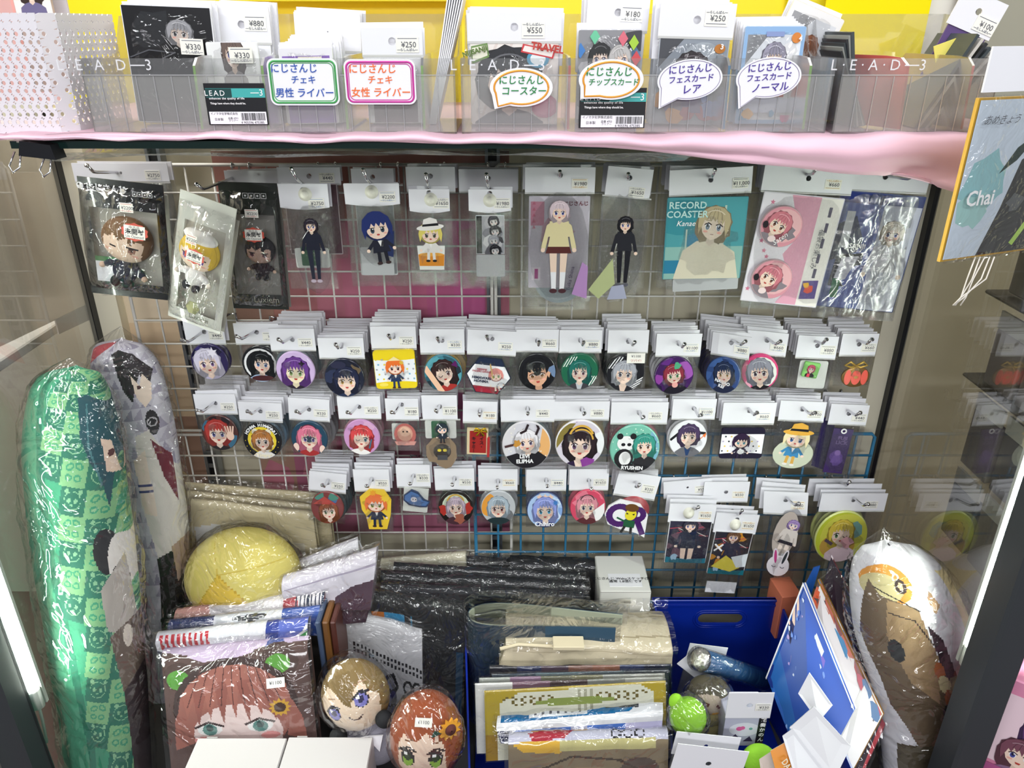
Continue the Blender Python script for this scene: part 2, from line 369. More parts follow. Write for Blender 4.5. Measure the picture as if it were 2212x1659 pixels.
# posters fixed on the back wall
def wallpic(name, label, x0, y0, x1, y1, Y, art, hx, hy, cat='poster', m=None):
    a, b = P(x0, y0, Y), P(x1, y1, Y); cx, cz = (a.x + b.x) / 2, (a.z + b.z) / 2; W, H = abs(b.x - a.x), abs(a.z - b.z)
    o = box(name, -W / 2, W / 2, 0, .003, -H / 2, H / 2, CARD, loc=(cx, Y, cz)); tag(o, label, cat)
    art.mesh('print', o, W / 2 / hx, H / 2 / hy, (0, -.0004, 0), m=m or PRINTG, eps=3e-5); return o
a = Art(4, 4, seed=4); a.bg('c97e92')
for k in range(9):
    a.rect(-4 + k * .8, -4, -3.1 + k * .8, 4, ['b68973', 'c0877b', 'c38186', 'c98191', 'cc7e94', 'ce7b95', 'ce7595', 'cf709a', 'd26ea0'][k])
a.rect(-4, -4, 4.2, -1.6, 'b06b84'); a.rect(-4, -4, -2.9, 1.2, 'b08b7b'); a.rect(2.6, -1.5, 4, 1, 'cf6a9f'); a.rect(-4, 2.8, 4, 4, 'b07e75')
for k in range(10): a.splat(a.rnd.uniform(-4, 4), a.rnd.uniform(-3, 3), .5, a.rnd.choice(['c37b8b', 'cc8495', 'bc7b8b']), 9)
wallpic('poster', 'long plain pink and maroon poster behind the left wire panels', 455, 326, 1101, 1152, 1.192, a, 4, 4)
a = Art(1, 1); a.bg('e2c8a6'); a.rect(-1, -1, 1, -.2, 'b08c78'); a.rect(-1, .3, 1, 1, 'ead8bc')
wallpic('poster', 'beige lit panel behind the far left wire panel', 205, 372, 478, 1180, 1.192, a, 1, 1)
struct(box('trim_1', P(135, 370, 1.19).x, P(203, 370, 1.19).x, 1.17, 1.2, .19, 1.19, mat('cream_post', 'f1ead2', .4)))
struct(box('trim_2', P(118, 370, 1.16).x, P(129, 370, 1.16).x, 1.155, 1.17, .19, 1.19, BLACK))
struct(box('trim_3', P(1913, 800, 1.19).x - .033, P(1913, 800, 1.19).x, 1.17, 1.2, .19, 1.19, MATS['cream_post']))
struct(box('trim_4', P(1921, 800, 1.17).x, P(1932, 800, 1.17).x, 1.155, 1.17, .19, 1.19, BLACK))
# slotted uprights
def upright(label, X):
    r = empty('slotted_upright', (X, 1.178, .19), label=label, cat='upright'); ch = []
    box('channel', -.011, -.0065, -.008, .012, 0, 1.0, mat('upright_metal', '9aa0a8', .3, .8), r); box('channel', .0065, .011, -.008, .012, 0, 1.0, MATS['upright_metal'], r)
    b = box('slot_strip', -.0065, .0065, -.004, .01, 0, 1.0, BLACK, r)
    v = []; f = []
    for k in range(38):
        vv, ff = box_vf(-.0065, .0065, -.006, -.0038, .01 + k * .026, .018 + k * .026); f += [tuple(i + len(v) for i in q) for q in ff]; v += vv
    mk('rung', v, f, MATS['upright_metal'], r)['kind'] = 'stuff'
upright('black slotted metal upright between the two wire panels', P(1067, 660, 1.178).x)
upright('black slotted metal upright at the left, on the beige panel', P(404, 700, 1.178).x)
# wire panels
def grid(label, x0, x1, z0, z1, Y, m, pitch=.04, r=.0016, rf=.0026):
    root = empty('wire_panel', (x0, Y, z0), label=label, cat='wire panel'); W, H = x1 - x0, z1 - z0
    fr = tube('frame', [(.006, 0, 0), (W - .006, 0, 0), (W, 0, .006), (W, 0, H - .006), (W - .006, 0, H), (.006, 0, H), (0, 0, H - .006), (0, 0, .006), (.006, 0, 0)], rf, m, root, 8)
    hv, hf = tube_vf([(0, 0, 0), (W, 0, 0)], r, 6); vv, vf = tube_vf([(0, 0, 0), (0, 0, H)], r, 6)
    hm = vm = None; n = int(H / pitch); k = 1
    z = H - pitch
    while z > .012:
        if hm is None: hm = mk('wire', hv, hf, m, root, True, loc=(0, -.0022, z)).data
        else: inst('wire', hm, root, (0, -.0022, z))
        z -= pitch
    x = pitch
    while x < W - .012:
        if vm is None: vm = mk('wire', vv, vf, m, root, True, loc=(x, .0008, 0)).data
        else: inst('wire', vm, root, (x, .0008, 0))
        x += pitch
zt, zm = P(700, 356, GY).z, P(700, 930, GY).z
xm = P(1067, 660, GY).x
grid('white wire panel hung over the pink poster', P(292, 690, GY).x, xm - .003, zm, zt, GY, WIREW)
grid('white wire panel right of the middle upright', xm + .003, P(1812, 690, GY).x, zm, zt, GY, WIREW)
grid('low white wire panel behind the canvas bags and black packs', P(362, 1000, GY).x, P(1105, 1180, GY).x, P(700, 1262, GY).z, zm - .008, GY, WIREW)
grid('pale blue wire panel in front of the white ones, lower right', P(1028, 1170, 1.125).x, P(1886, 960, 1.125).x, P(1400, 1300, 1.125).z, P(1800, 937, 1.125).z, 1.125, WIREB, .04, .0021, .003)
# side glass, posts, tubes
struct(box('window_left', XL - .004, XL, .78, 1.17, .19, 1.19, GLASS))
struct(box('window_right', XR, XR + .004, .78, 1.17, .19, 1.19, GLASS))
POSTM = mat('grey_post', '33373b', .45)
struct(box('trim_5', -.715, -.672, .745, .79, .0, 1.19, POSTM, b=.004)); struct(box('trim_6', .607, .652, .735, .785, .0, 1.19, POSTM, b=.004))
struct(box('trim_7', -.76, -.716, .72, .80, .0, .62, mat('pale_door_edge', 'a9a9a2', .4)))
TUBEM = mat('lamp_glow', 'f4fff0', .5, emis=TUBE_E)
def lamp(label, X, Y, z0, z1, cable=True):
    r = empty('tube_lamp', (X, Y, z0), label=label, cat='lamp')
    tube('tube', [(0, 0, .03), (0, 0, z1 - z0)], .0065, TUBEM, r, 12)
    tube('end_cap', [(0, 0, 0), (0, 0, .032)], .0085, mat('lamp_cap', 'dfe2da', .4), r, 12)
    box('mount', -.008, .008, .007, .012, 0, z1 - z0, mat('lamp_mount', 'b9bcb4', .4), r)
    if cable: tube('cable', [(0, 0, 0), (-.005, .004, -.03), (-.012, .006, -.08)], .002, MATS['lamp_cap'], r, 6)
pl = P(78, 1492, .80); lamp('glowing white tube lamp in the front left corner beside the green cushion', pl.x - .004, .80, pl.z - .03, 1.15)
pr = P(2092, 1400, .795); lamp('glowing white tube lamp in the front right corner beside the white cushion', pr.x + .004, .795, pr.z - .03, 1.15, False)
# ---------------------------------------------------------------- beyond the glass
# left: translucent poster fixed to the outside of the pane
def side_pic(name, label, X, pts, c, th=.003, cat='poster', arts=None, ths=None):
    q = [PX(x, y, X) for x, y in pts]; n = len(q); d = Vector((-th if X < 0 else th, 0, 0))
    v = q + [p + d for p in q]; f = [tuple(range(n)), tuple(range(2 * n - 1, n - 1, -1))] + [(i, n + i, n + (i + 1) % n, (i + 1) % n) for i in range(n)]
    return tag(mk(name, v, f, mat(name + c, c, .5)), label, cat)
m_ = mat('pale_posterf1ebe0', 'f1ebe0', .5); nt = m_.node_tree; t_ = nt.nodes.new('ShaderNodeBsdfTranslucent'); t_.inputs[0].default_value = lin('f1ebe0'); x_ = nt.nodes.new('ShaderNodeMixShader'); x_.inputs[0].default_value = .5
nt.links.new(nt.nodes['Principled BSDF'].outputs[0], x_.inputs[1]); nt.links.new(t_.outputs[0], x_.inputs[2]); nt.links.new(x_.outputs[0], nt.nodes['Material Output'].inputs[0])
side_pic('pale_poster', 'large pale cream poster on the outside of the left glass', -.675, [(-60, 250), (118, 330), (196, 655), (-60, 778)], 'f1ebe0')
side_pic('small_notice', 'small white notice below the pale poster on the left glass', -.674, [(120, 690), (192, 655), (196, 690), (128, 722)], 'e9e6de', .002, 'notice')
def neighbour(label, X, y0, y1, z0, z1, c, name='stock_box', dx=.12):
    s = -1 if X < 0 else 1
    o = box(name, X, X + s * dx, y0, y1, z0, z1, mat(name + c, c, .55, var=.3, bscale=120), b=.002); return tag(o, label, 'box')
struct(box('wall_outside_right', .98, 1.0, .70, 1.9, -.3, 2.4, mat('shop_wall_right', 'b9b39b', .8)))
rr = random.Random(5)
bc = ['4a2f28', '3d2622', '54392f', '2f2326', '5a4038']
for k in range(5):
    y0 = .80 + k * .075; z1 = .99 - .004 * k
    neighbour(['dark brown stock box seen low through the left glass, nearest the lamp', 'very dark brown stock box, second from the lamp, beyond the left glass', 'mid brown stock box in the middle of the row beyond the left glass', 'blackish brown stock box, fourth beyond the left glass', 'warm brown stock box beyond the left glass beside the back corner'][k], -.78, y0, y0 + .068, .90, z1, bc[k])
neighbour('white shelf board outside the left glass under the brown boxes', -.70, .74, 1.3, .87, .885, 'ece8dd', 'shelf_board', .3)['category'] = 'shelf'
neighbour('khaki panel outside the left glass', -.86, .7, 1.5, .99, 1.1, '8a8264', 'display_panel', .01)['category'] = 'panel'
# right: hanging bags and stacked packets beyond the pane
def outbag(label, y0, y1, z0, z1, c, X=.76):
    r = empty('outer_packet', (X, (y0 + y1) / 2, z1), label=label, cat='packet', group='packets beyond the right glass'); h = z1 - z0; wd = (y1 - y0) / 2
    box('header_card', 0, .004, -wd, wd, -h * .22, 0, mat('outer_card', 'b9b6ab', .5), r); box('packet_body', 0, .012, -wd, wd, -h, -h * .22, mat('outer' + c, c, .4, var=.3, bscale=90), r, b=.002)
cs = ['6f6a6c', '87807a', '7a6d70', '938b80', '6d7274', '8d8078', '9a8e88', '75706e']
posn = ['top', 'second', 'third', 'fourth']; wh = ['nearest the lamp', 'second from the lamp', 'middle', 'fourth from the lamp', 'nearest the back']
for j, zz in enumerate((1.06, .90, .76, .62)):
    for k in range(4):
        outbag(f'{["dull grey", "taupe", "mauve grey", "stone grey"][(k + j) % 4]} packet beyond the right glass, {posn[j]} row, {wh[k]}', .80 + k * .085, .873 + k * .085, zz - .13, zz, cs[(k + 3 * j) % 8])
neighbour('dark shelf edge beyond the right glass under the upper packets', .745, .79, 1.16, .918, .924, '4c463c', 'shelf_edge', .2)['category'] = 'shelf'
neighbour('dark shelf edge beyond the right glass, the lower one', .745, .79, 1.16, .775, .781, '4a453e', 'shelf_edge', .2)['category'] = 'shelf'
# pink boxes on the aisle shelf, bottom right
def pinkbox(label, x0, y0, x1, y1, Y, top, art=True, c='e08fb0', words=''):
    p, q = P(x0, y0, Y), P(x1, y1, Y); W, H = q.x - p.x, p.z - q.z
    o = box('product_box', 0, W, 0, .09, 0, H, mat('pinkbox' + c, c, .4), b=.002, loc=(p.x, Y, q.z), rot=(0, 0, R(-36))); tag(o, label, 'box')
    if art:
        a = Art(1, H / W, seed=3); a.rect(-.75, -.55 * H / W, .9, .75 * H / W, 'f2d6e0'); a.push(.1, .25, .26); portrait(a, '5b3a6b', cloth='4d4a7a'); a.pop(); a.push(-.1, -.3, .26); portrait(a, '7a4a5a', cloth='8a6a8a'); a.pop(); a.rect(-.8, -.92 * H / W, .9, -.6 * H / W, 'b0588c')
        a.mesh('print', o, W / 2, loc=(W / 2, -.0006, H / 2))
    if words: text(words, .017, mat('white_ink', 'f4f4f4', .5), o, (W * .62, -.0035, H * .1), bold=.02)
    return o
pinkbox('pink product box with two printed faces on the aisle shelf, bottom right', 2122, 1440, 2290, 1650, .78, 0, words='ム賞')
pinkbox('dusky pink product box behind the pink one in the aisle, bottom right', 2176, 1352, 2330, 1436, .90, 0, False, 'c9a0b4')
pinkbox('blue lavender product box at the right edge above the pink boxes', 2204, 1296, 2330, 1348, .99, 0, False, '7c84b4')
# ---------------------------------------------------------------- the glass shelf and its pink cloth
ZS = 1.2105
struct(box('trim_8', P(22, 305, .708).x, .70, .707, 1.19, ZS - .0095, ZS - .003, mat('shelf_glass_edge', '0c2a26', .12, spec=.8)))
prof = [(-60, 292), (20, 297), (180, 293), (300, 294), (450, 297), (600, 300), (750, 303), (900, 305), (1065, 307), (1200, 310), (1300, 314), (1350, 319), (1500, 335), (1650, 352), (1800, 369), (1900, 376), (1950, 385), (2000, 396), (2060, 412), (2130, 425), (2230, 430)]
xs = np.linspace(-60, 2230, 140); bt = np.interp(xs, [p[0] for p in prof], [p[1] for p in prof])
v = []; NR = 10
for i, x in enumerate(xs):
    b = P(x, bt[i] + 1.5 * math.sin(x / 47.), .70); X = b.x; ztop = ZS + .0016 * math.sin(x / 60) + .001 * math.sin(x / 23); drop = max(0, x - 1300) / 900
    v.append((X, 1.18, ZS + .0012)); v.append((X, .74, ZS + .0012)); v.append((X, .712, ztop + .001))
    for k in range(NR):
        t = k / (NR - 1); fold = .010 * drop * (math.sin(X * 26 + t * 2.2) + .5 * math.sin(X * 61 + 1.3 * t)) * t
        v.append((X, .7 - .006 * math.sin(math.pi * min(1, t * 1.4)) * (1 + .3 * math.sin(x / 80)) - fold, ztop + (b.z - ztop) * t - .0))
    v.append((X, .706, b.z + .002))
m_ = NR + 4; f = []
for i in range(len(xs) - 1):
    for k in range(m_ - 1): f.append((i * m_ + k, i * m_ + k + 1, (i + 1) * m_ + k + 1, (i + 1) * m_ + k))
cl = mk('shelf_cloth', v, f, mat('pink_cloth', 'e4bccb', .6, spec=.3), None, True); tag(cl, 'pale pink cloth laid over the glass shelf and drooping at the right', 'cloth')
md = cl.modifiers.new('thick', 'SOLIDIFY'); md.thickness = .0015; md.offset = 1
# loose clear film under the shelf
def sheet(name, X0, X1, Y0, Y1, fz, m, nx=60, ny=8):
    v = []; f = []
    for i in range(nx + 1):
        for j in range(ny + 1):
            s, t = i / nx, j / ny; x = X0 + (X1 - X0) * s; y = Y0 + (Y1 - Y0) * t; v.append((x, y, fz(x, t)))
    for i in range(nx):
        for j in range(ny): f.append((i * (ny + 1) + j, i * (ny + 1) + j + 1, (i + 1) * (ny + 1) + j + 1, (i + 1) * (ny + 1) + j))
    return mk(name, v, f, m, None, True)
o = sheet('loose_film', P(40, 320, .72).x, P(1500, 320, .72).x, .71, .9, lambda x, t: ZS - .0105 - .012 * math.sin(math.pi * t) * (1 + .4 * math.sin(x * 9)) - .006 * noise.noise((x * 12, t * 5, 1)) - .004, film_mat('shelf_film', .95, .08, .6, .12, 20, .8, .10))
tag(o, 'crumpled clear film sagging beneath the glass shelf', 'film')
# binder clip at the left end
bp_ = P(82, 322, .70); r = empty('binder_clip', (bp_.x, .70, bp_.z), (0, R(8), 0), 'black binder clip with wire handles at the left end of the shelf', 'clip')
prism('clip_body', [(-.012, .006), (.014, .006), (.018, -.006), (-.014, -.007)], -.006, .012, BLACK, r)
for dx in (-.014, .012): tube('wire_handle', [(dx - .004, -.004, -.004), (dx - .007, -.010, -.016), (dx - .003, -.012, -.021), (dx + .002, -.010, -.016), (dx + .001, -.004, -.004)], .0008, CHROME, r, 6)
tube('clip_jaw', [(-.016, -.002, .004), (-.004, -.004, .0055), (.014, -.002, .004)], .0012, CHROME, r, 6)
# ================================================================ packets on hooks
BAGS = []
def bag_mesh(seed, front_only=False, nx=14, ny=18):
    """a unit clear bag, x -.5..+.5, z -1..0, puffed towards the viewer"""
    v = []; f = []
    for side in ((0,) if front_only else (0, 1)):
        b = len(v)
        for i in range(nx + 1):
            for j in range(ny + 1):
                s, t = i / nx, j / ny; e = (4 * s * (1 - s)) ** .5 * (math.sin(math.pi * min(1, t * 1.04)) ** .5 if t < .96 else (1 - t) * 8)
                n = noise.noise((s * 5 + seed, t * 6, seed * 3.1)) * .0022 + abs(noise.noise((s * 11 + seed * 2, t * 4 + s * 6, 7.))) * .002
                x = s - .5 + noise.noise((t * 5, seed, side)) * .012; z = -t + noise.noise((s * 5, seed + 9, 0)) * .008
                y = -(.0065 * e + n) if side == 0 else .002 + n * .4
                v.append((x, y, z))
        for i in range(nx):
            for j in range(ny): f.append((b + i * (ny + 1) + j, b + i * (ny + 1) + j + 1, b + (i + 1) * (ny + 1) + j + 1, b + (i + 1) * (ny + 1) + j))
    o = mk('bag', v, f, FILMB if front_only else FILM, None, True); me = o.data; bpy.data.objects.remove(o); return me
BAGS = [bag_mesh(s * 1.7 + .3) for s in range(5)]; BAGB = [bag_mesh(s * 2.3 + 5, True, 6, 8) for s in range(3)]
CARDS = {}
def card_mesh(w, h, hole=.0032, hz=None, sag=0):
    k = (round(w, 3), round(h, 3), hole, hz, sag)
    if k in CARDS: return CARDS[k]
    w, h = k[0], k[1]; hz = hz if hz is not None else -h * .5; n = 14; nn = 8
    outer = [(-w / 2, 0), (-w / 2, -h)] + [(-w / 2 + w * i / nn, -h - sag * math.sin(math.pi * i / nn)) for i in range(1, nn)] + [(w / 2, -h), (w / 2, 0)]
    ring = [(hole * math.cos(2 * math.pi * i / n + 1.57), hz + hole * math.sin(2 * math.pi * i / n + 1.57)) for i in range(n)]
    # keyhole polygon: outer then bridge to the ring
    poly = outer + [(0, 0)] + [ring[-i % n] for i in range(n)] + [ring[0], (0, 0)]
    m_ = len(poly); th = .0011
    v = [(p[0], -th, p[1]) for p in poly] + [(p[0], 0, p[1]) for p in poly]
    f = [tuple(range(m_)), tuple(range(2 * m_ - 1, m_ - 1, -1))] + [(i, m_ + i, m_ + (i + 1) % m_, (i + 1) % m_) for i in range(m_)]
    o = mk('header_card', v, f, CARD); me = o.data; bpy.data.objects.remove(o); CARDS[k] = me; return me
SHOPW = mat('shop_word_ink', '5d6274', .6); SHOPB = mat('shop_word_blue', '4a6fae', .6); SHOPO = mat('shop_word_gold', 'c9962e', .6); REDI = mat('red_ink', 'b8382f', .6)
def sticker(parent, price, x, z, y, w=.0215, ink=None, top=False, rot=0, h=.0135):
    b = box('price_sticker', -w / 2, w / 2, -.00025, 0, -h / 2, h / 2, PAPER, parent, loc=(x, y, z), rot=(0, R(rot), 0))
    ink = ink or SHOPW; s = -1 if top else 1
    tube_ = box('rule', -w * .42, w * .42, -.0004, -.0002, h * .36 * s, h * .36 * s + .0005, ink, b)
    if price: text(price, h * .5, INK, b, (w * .06, -.0005, -.0006 + h * .02), bold=.006)
    text('―らしんばん―', h * .2, ink, b, (0, -.0005, -h * .34 * s), bold=.02)
    return b
def hook(label, base, tip, zb):
    """base: where the rod leaves the panel; tip: front end of the rod; zb: height of the bar it hangs on"""
    r = empty('hook', base, label=label, cat='hook'); bz = zb - base.z; d = tip - base
    e = d.normalized(); out = [(0, 0, 0), tuple(d * .3), tuple(d * .82), tuple(d * .9 + Vector((0, 0, .0005))), tuple(d + Vector((0, -.001, .0085)))]
    tube('rod', out, .0021, CHROME, r, 10)
    lathe('tip', [(.0001, -.003), (.0022, -.0024), (.0029, 0), (.0022, .0022), (.0001, .003)], CHROME, r, 12, loc=tuple(d + Vector((0, -.0015, .009))))
    for s in (-1, 1):
        X = s * .0125
        tube('prong', [(X * .1, 0, 0), (X, 0, .002), (X, -.001, bz - .004), (X, -.0025, bz + .0015), (X, 0, bz + .004), (X, .004, bz + .002), (X, .005, bz - .004)], .0017, CHROME, r, 8)
    return r
def badge(parent, r, c, art, x=0, z=0, y=-.002, rim=None, ry=None, spin=0, name='badge'):
    prof = [(r * .9, 0), (r, -.0008), (r * .995, -.002), (r * .96, -.0034), (r * .9, -.0040), (.001, -.0042)]
    o = lathe(name, prof, mat('rim' + (rim or c), rim or c, .18, coat=.6), parent, 40, loc=(x, y, z), rot=(0, R(spin), 0))
    if art:
        # wrap the print on a gently domed face
        art.mesh('print', o, r * .955, loc=(0, -.0041, 0), m=PRINTG, eps=1.6e-5)
    return o
def badge_art(bg, fn, seed=1, ring=None):
    a = Art(1, 1, 'disc', seed); a.bg(bg)
    if ring: a.ell(0, 0, 1, 1, ring, n=36); a.ell(0, 0, .86, .86, bg, n=36)
    fn(a); return a
def pack(name, label, hx, hy, w_px, top, hb, bot, Yf, item, cat='badge packet', group=None, nb=5, price='¥250', tip=None, ink=None, stop=False, yaw=0, roll=0,
         bar=None, zbar=None, sag=0, sx=.28, sz=-.1, wb=None, backtop=None, dy=.0095, hookd=.055, sticker_rot=0, hooklabel=None, backn='packet', hole=.0035, crimp=True):
    """hx,hy: the hook hole as seen; w_px: header width; top/hb/bot: seen heights of header top, header bottom, bag bottom"""
    h = P(hx, hy, Yf); W = w_px * (P(hx + 1, hy, Yf).x - h.x); zt, zh, zb = P(hx, top, Yf).z - h.z, P(hx, hb, Yf).z - h.z, P(hx, bot, Yf).z - h.z
    wb = (wb or 1.0) * W; H = zt - zh
    r = empty(name, h, (0, R(roll), R(yaw)), label, cat, group); rnd = random.Random(int(hx * 7 + hy))
    hz = -zt
    inst('header_card', card_mesh(W, H, hole, hz=round(-zt, 4), sag=sag), r, (0, -.0005, zt))
    b = inst('bag', BAGS[rnd.randrange(5)], r, (0, .0, zh + .001), scale=(wb, 1, (zh - zb)))
    if crimp: box('seal', -wb / 2, wb / 2, -.0016, -.0009, zh - .0022, zh - .0002, mat('seal_film', 'c9c9c6', .3), r)
    if price: sticker(r, price, W * sx, zh + H * (.45 + sz), -.0018, ink=ink, top=stop, rot=sticker_rot)
    if item:
        n0 = len(r.children); item(r, W, zh, zb)
        if not isinstance(item, Badge):
            V = VS(h)
            for c in r.children[n0:]:
                c.location.z = zh + (c.location.z - zh) * V; c.scale.z *= V
    # the packets behind it on the same hook
    room = (GY - .012) - Yf if not zbar else (zbar - .012) - Yf
    nb = min(nb, int(room / .006)); step = min(dy, room / max(nb, 1)); hz_ = round(H, 3)
    for k in range(1, nb + 1):
        q = empty(backn, h + Vector((rnd.uniform(-.003, .003) + math.sin(R(yaw)) * -step * k * 0, step * k, rnd.uniform(-.0015, .0025))), (0, R(roll * .3 + rnd.uniform(-2, 2)), R(yaw * .8 + rnd.uniform(-2, 2))),
                  ORD[k - 1] + ' packet behind the ' + short(label), cat, 'packets behind the ' + short(label))
        inst('header_card', card_mesh(W, H, hole, hz=round(-zt, 4)), q, (0, 0, zt))
        inst('bag', BAGB[rnd.randrange(3)], q, (0, 0, zh), scale=(wb, .7, (zh - zb) * rnd.uniform(.96, 1.02)))
        if hasattr(item, 'back'): item.back(q, W, zh, zb, rnd)
    # hook
    if hooklabel is not None or tip:
        zbar_ = bar if bar is not None else h.z + .03
        Yg = zbar or GY; base = Vector((h.x, Yg - .003, h.z - .004)); tp = P(tip[0], tip[1], Yf - hookd)
        base.z = h.z + (h.z - tp.z) * (Yg - Yf) / hookd * .5 - .001
        base.x = h.x - (tp.x - h.x) * (Yg - Yf) / hookd * .6
        hook('hook carrying the ' + short(label), base, tp, zbar_)
    return r
ORD = ['next', 'second', 'third', 'fourth', 'fifth', 'sixth', 'seventh', 'eighth', 'ninth', 'tenth', 'eleventh', 'twelfth']
def short(l):
    a, _, b = l.partition(', '); wd = a.split()
    return ' '.join(wd[:9]) + (', ' + b if b and len(wd) <= 9 else '')
def VS(p):
    # how much a vertical face is foreshortened when seen from above at this spot
    t = math.atan2(CAMZ - p.z, p.y); return min(1.22, 1 / math.cos(t) * .99)
class Badge:
    def __init__(s, bg, fn, r_px, cx=0, cy=0, seed=1, ring=None, backc=None, spin=0, squash=1, rim=None): s.__dict__.update(locals())
    def __call__(s, r, W, zh, zb):
        k = s.k = W / s.w_px; rad = s.r_px * k
        V = VS(r.location); s.V = V; o = badge(r, rad, s.bg, badge_art(s.bg, s.fn, s.seed, s.ring), s.cx * k, zh - (rad + s.cy * k) * V, rim=s.rim, spin=s.spin); o.scale = (s.squash, 1, V); s.rad = rad
    def back(s, q, W, zh, zb, rnd):
        c = s.backc or s.rim or s.bg
        if not hasattr(s, 'bm'): o = badge(q, s.rad, c, None, s.cx * s.k, zh - (s.rad + s.cy * s.k) * s.V); o.scale.z = s.V; s.bm = o.data; s.bl = o.location.copy()
        else: inst('badge', s.bm, q, s.bl + Vector((rnd.uniform(-.002, .002), .003, rnd.uniform(-.002, .001))), scale=(1, 1, s.V))
def PT(hair, x=0, y=0, k=.55, rot=0, **kw):
    def fn(a): a.push(x, y, k, rot); portrait(a, hair, **kw); a.pop()
    return fn
def seq(*fs):
    def fn(a):
        for f in fs: f(a)
    return fn
def dots(cs, n=26, r=.06, sx=1, sy=1):
    def fn(a):
        for k in range(n): a.ell(a.rnd.uniform(-sx, sx), a.rnd.uniform(-sy, sy), r, r, cs[k % len(cs)], n=8)
    return fn
def splats(cs, n=8, r=.4, x0=-1, x1=1, y0=-1, y1=1):
    def fn(a):
        for k in range(n): a.splat(a.rnd.uniform(x0, x1), a.rnd.uniform(y0, y1), r * a.rnd.uniform(.5, 1.2), cs[k % len(cs)], 8, .4)
    return fn
def letters(words, x, z, size, c='f6f6f6', rot=0, bold=.04, yy=-.0052):
    return (words, x, z, size, c, rot, bold, yy)
def add_words(o, items, k=1):
    for wds, x, z, size, c, rot, bold, yy in items: text(wds, size, mat('ink' + c, c, .5), o, (x, yy, z), (0, R(rot), 0), bold=bold)
# bars that the rows hang on
MATS_ready = 1
B1, B2, B3, B4 = P(900, 357, GY).z, P(900, 694, GY).z, P(900, 845, GY).z, P(900, 985, GY).z
BB = P(1600, 1028, 1.125).z
Y2, Y3, Y4 = 1.06, 1.06, 1.065
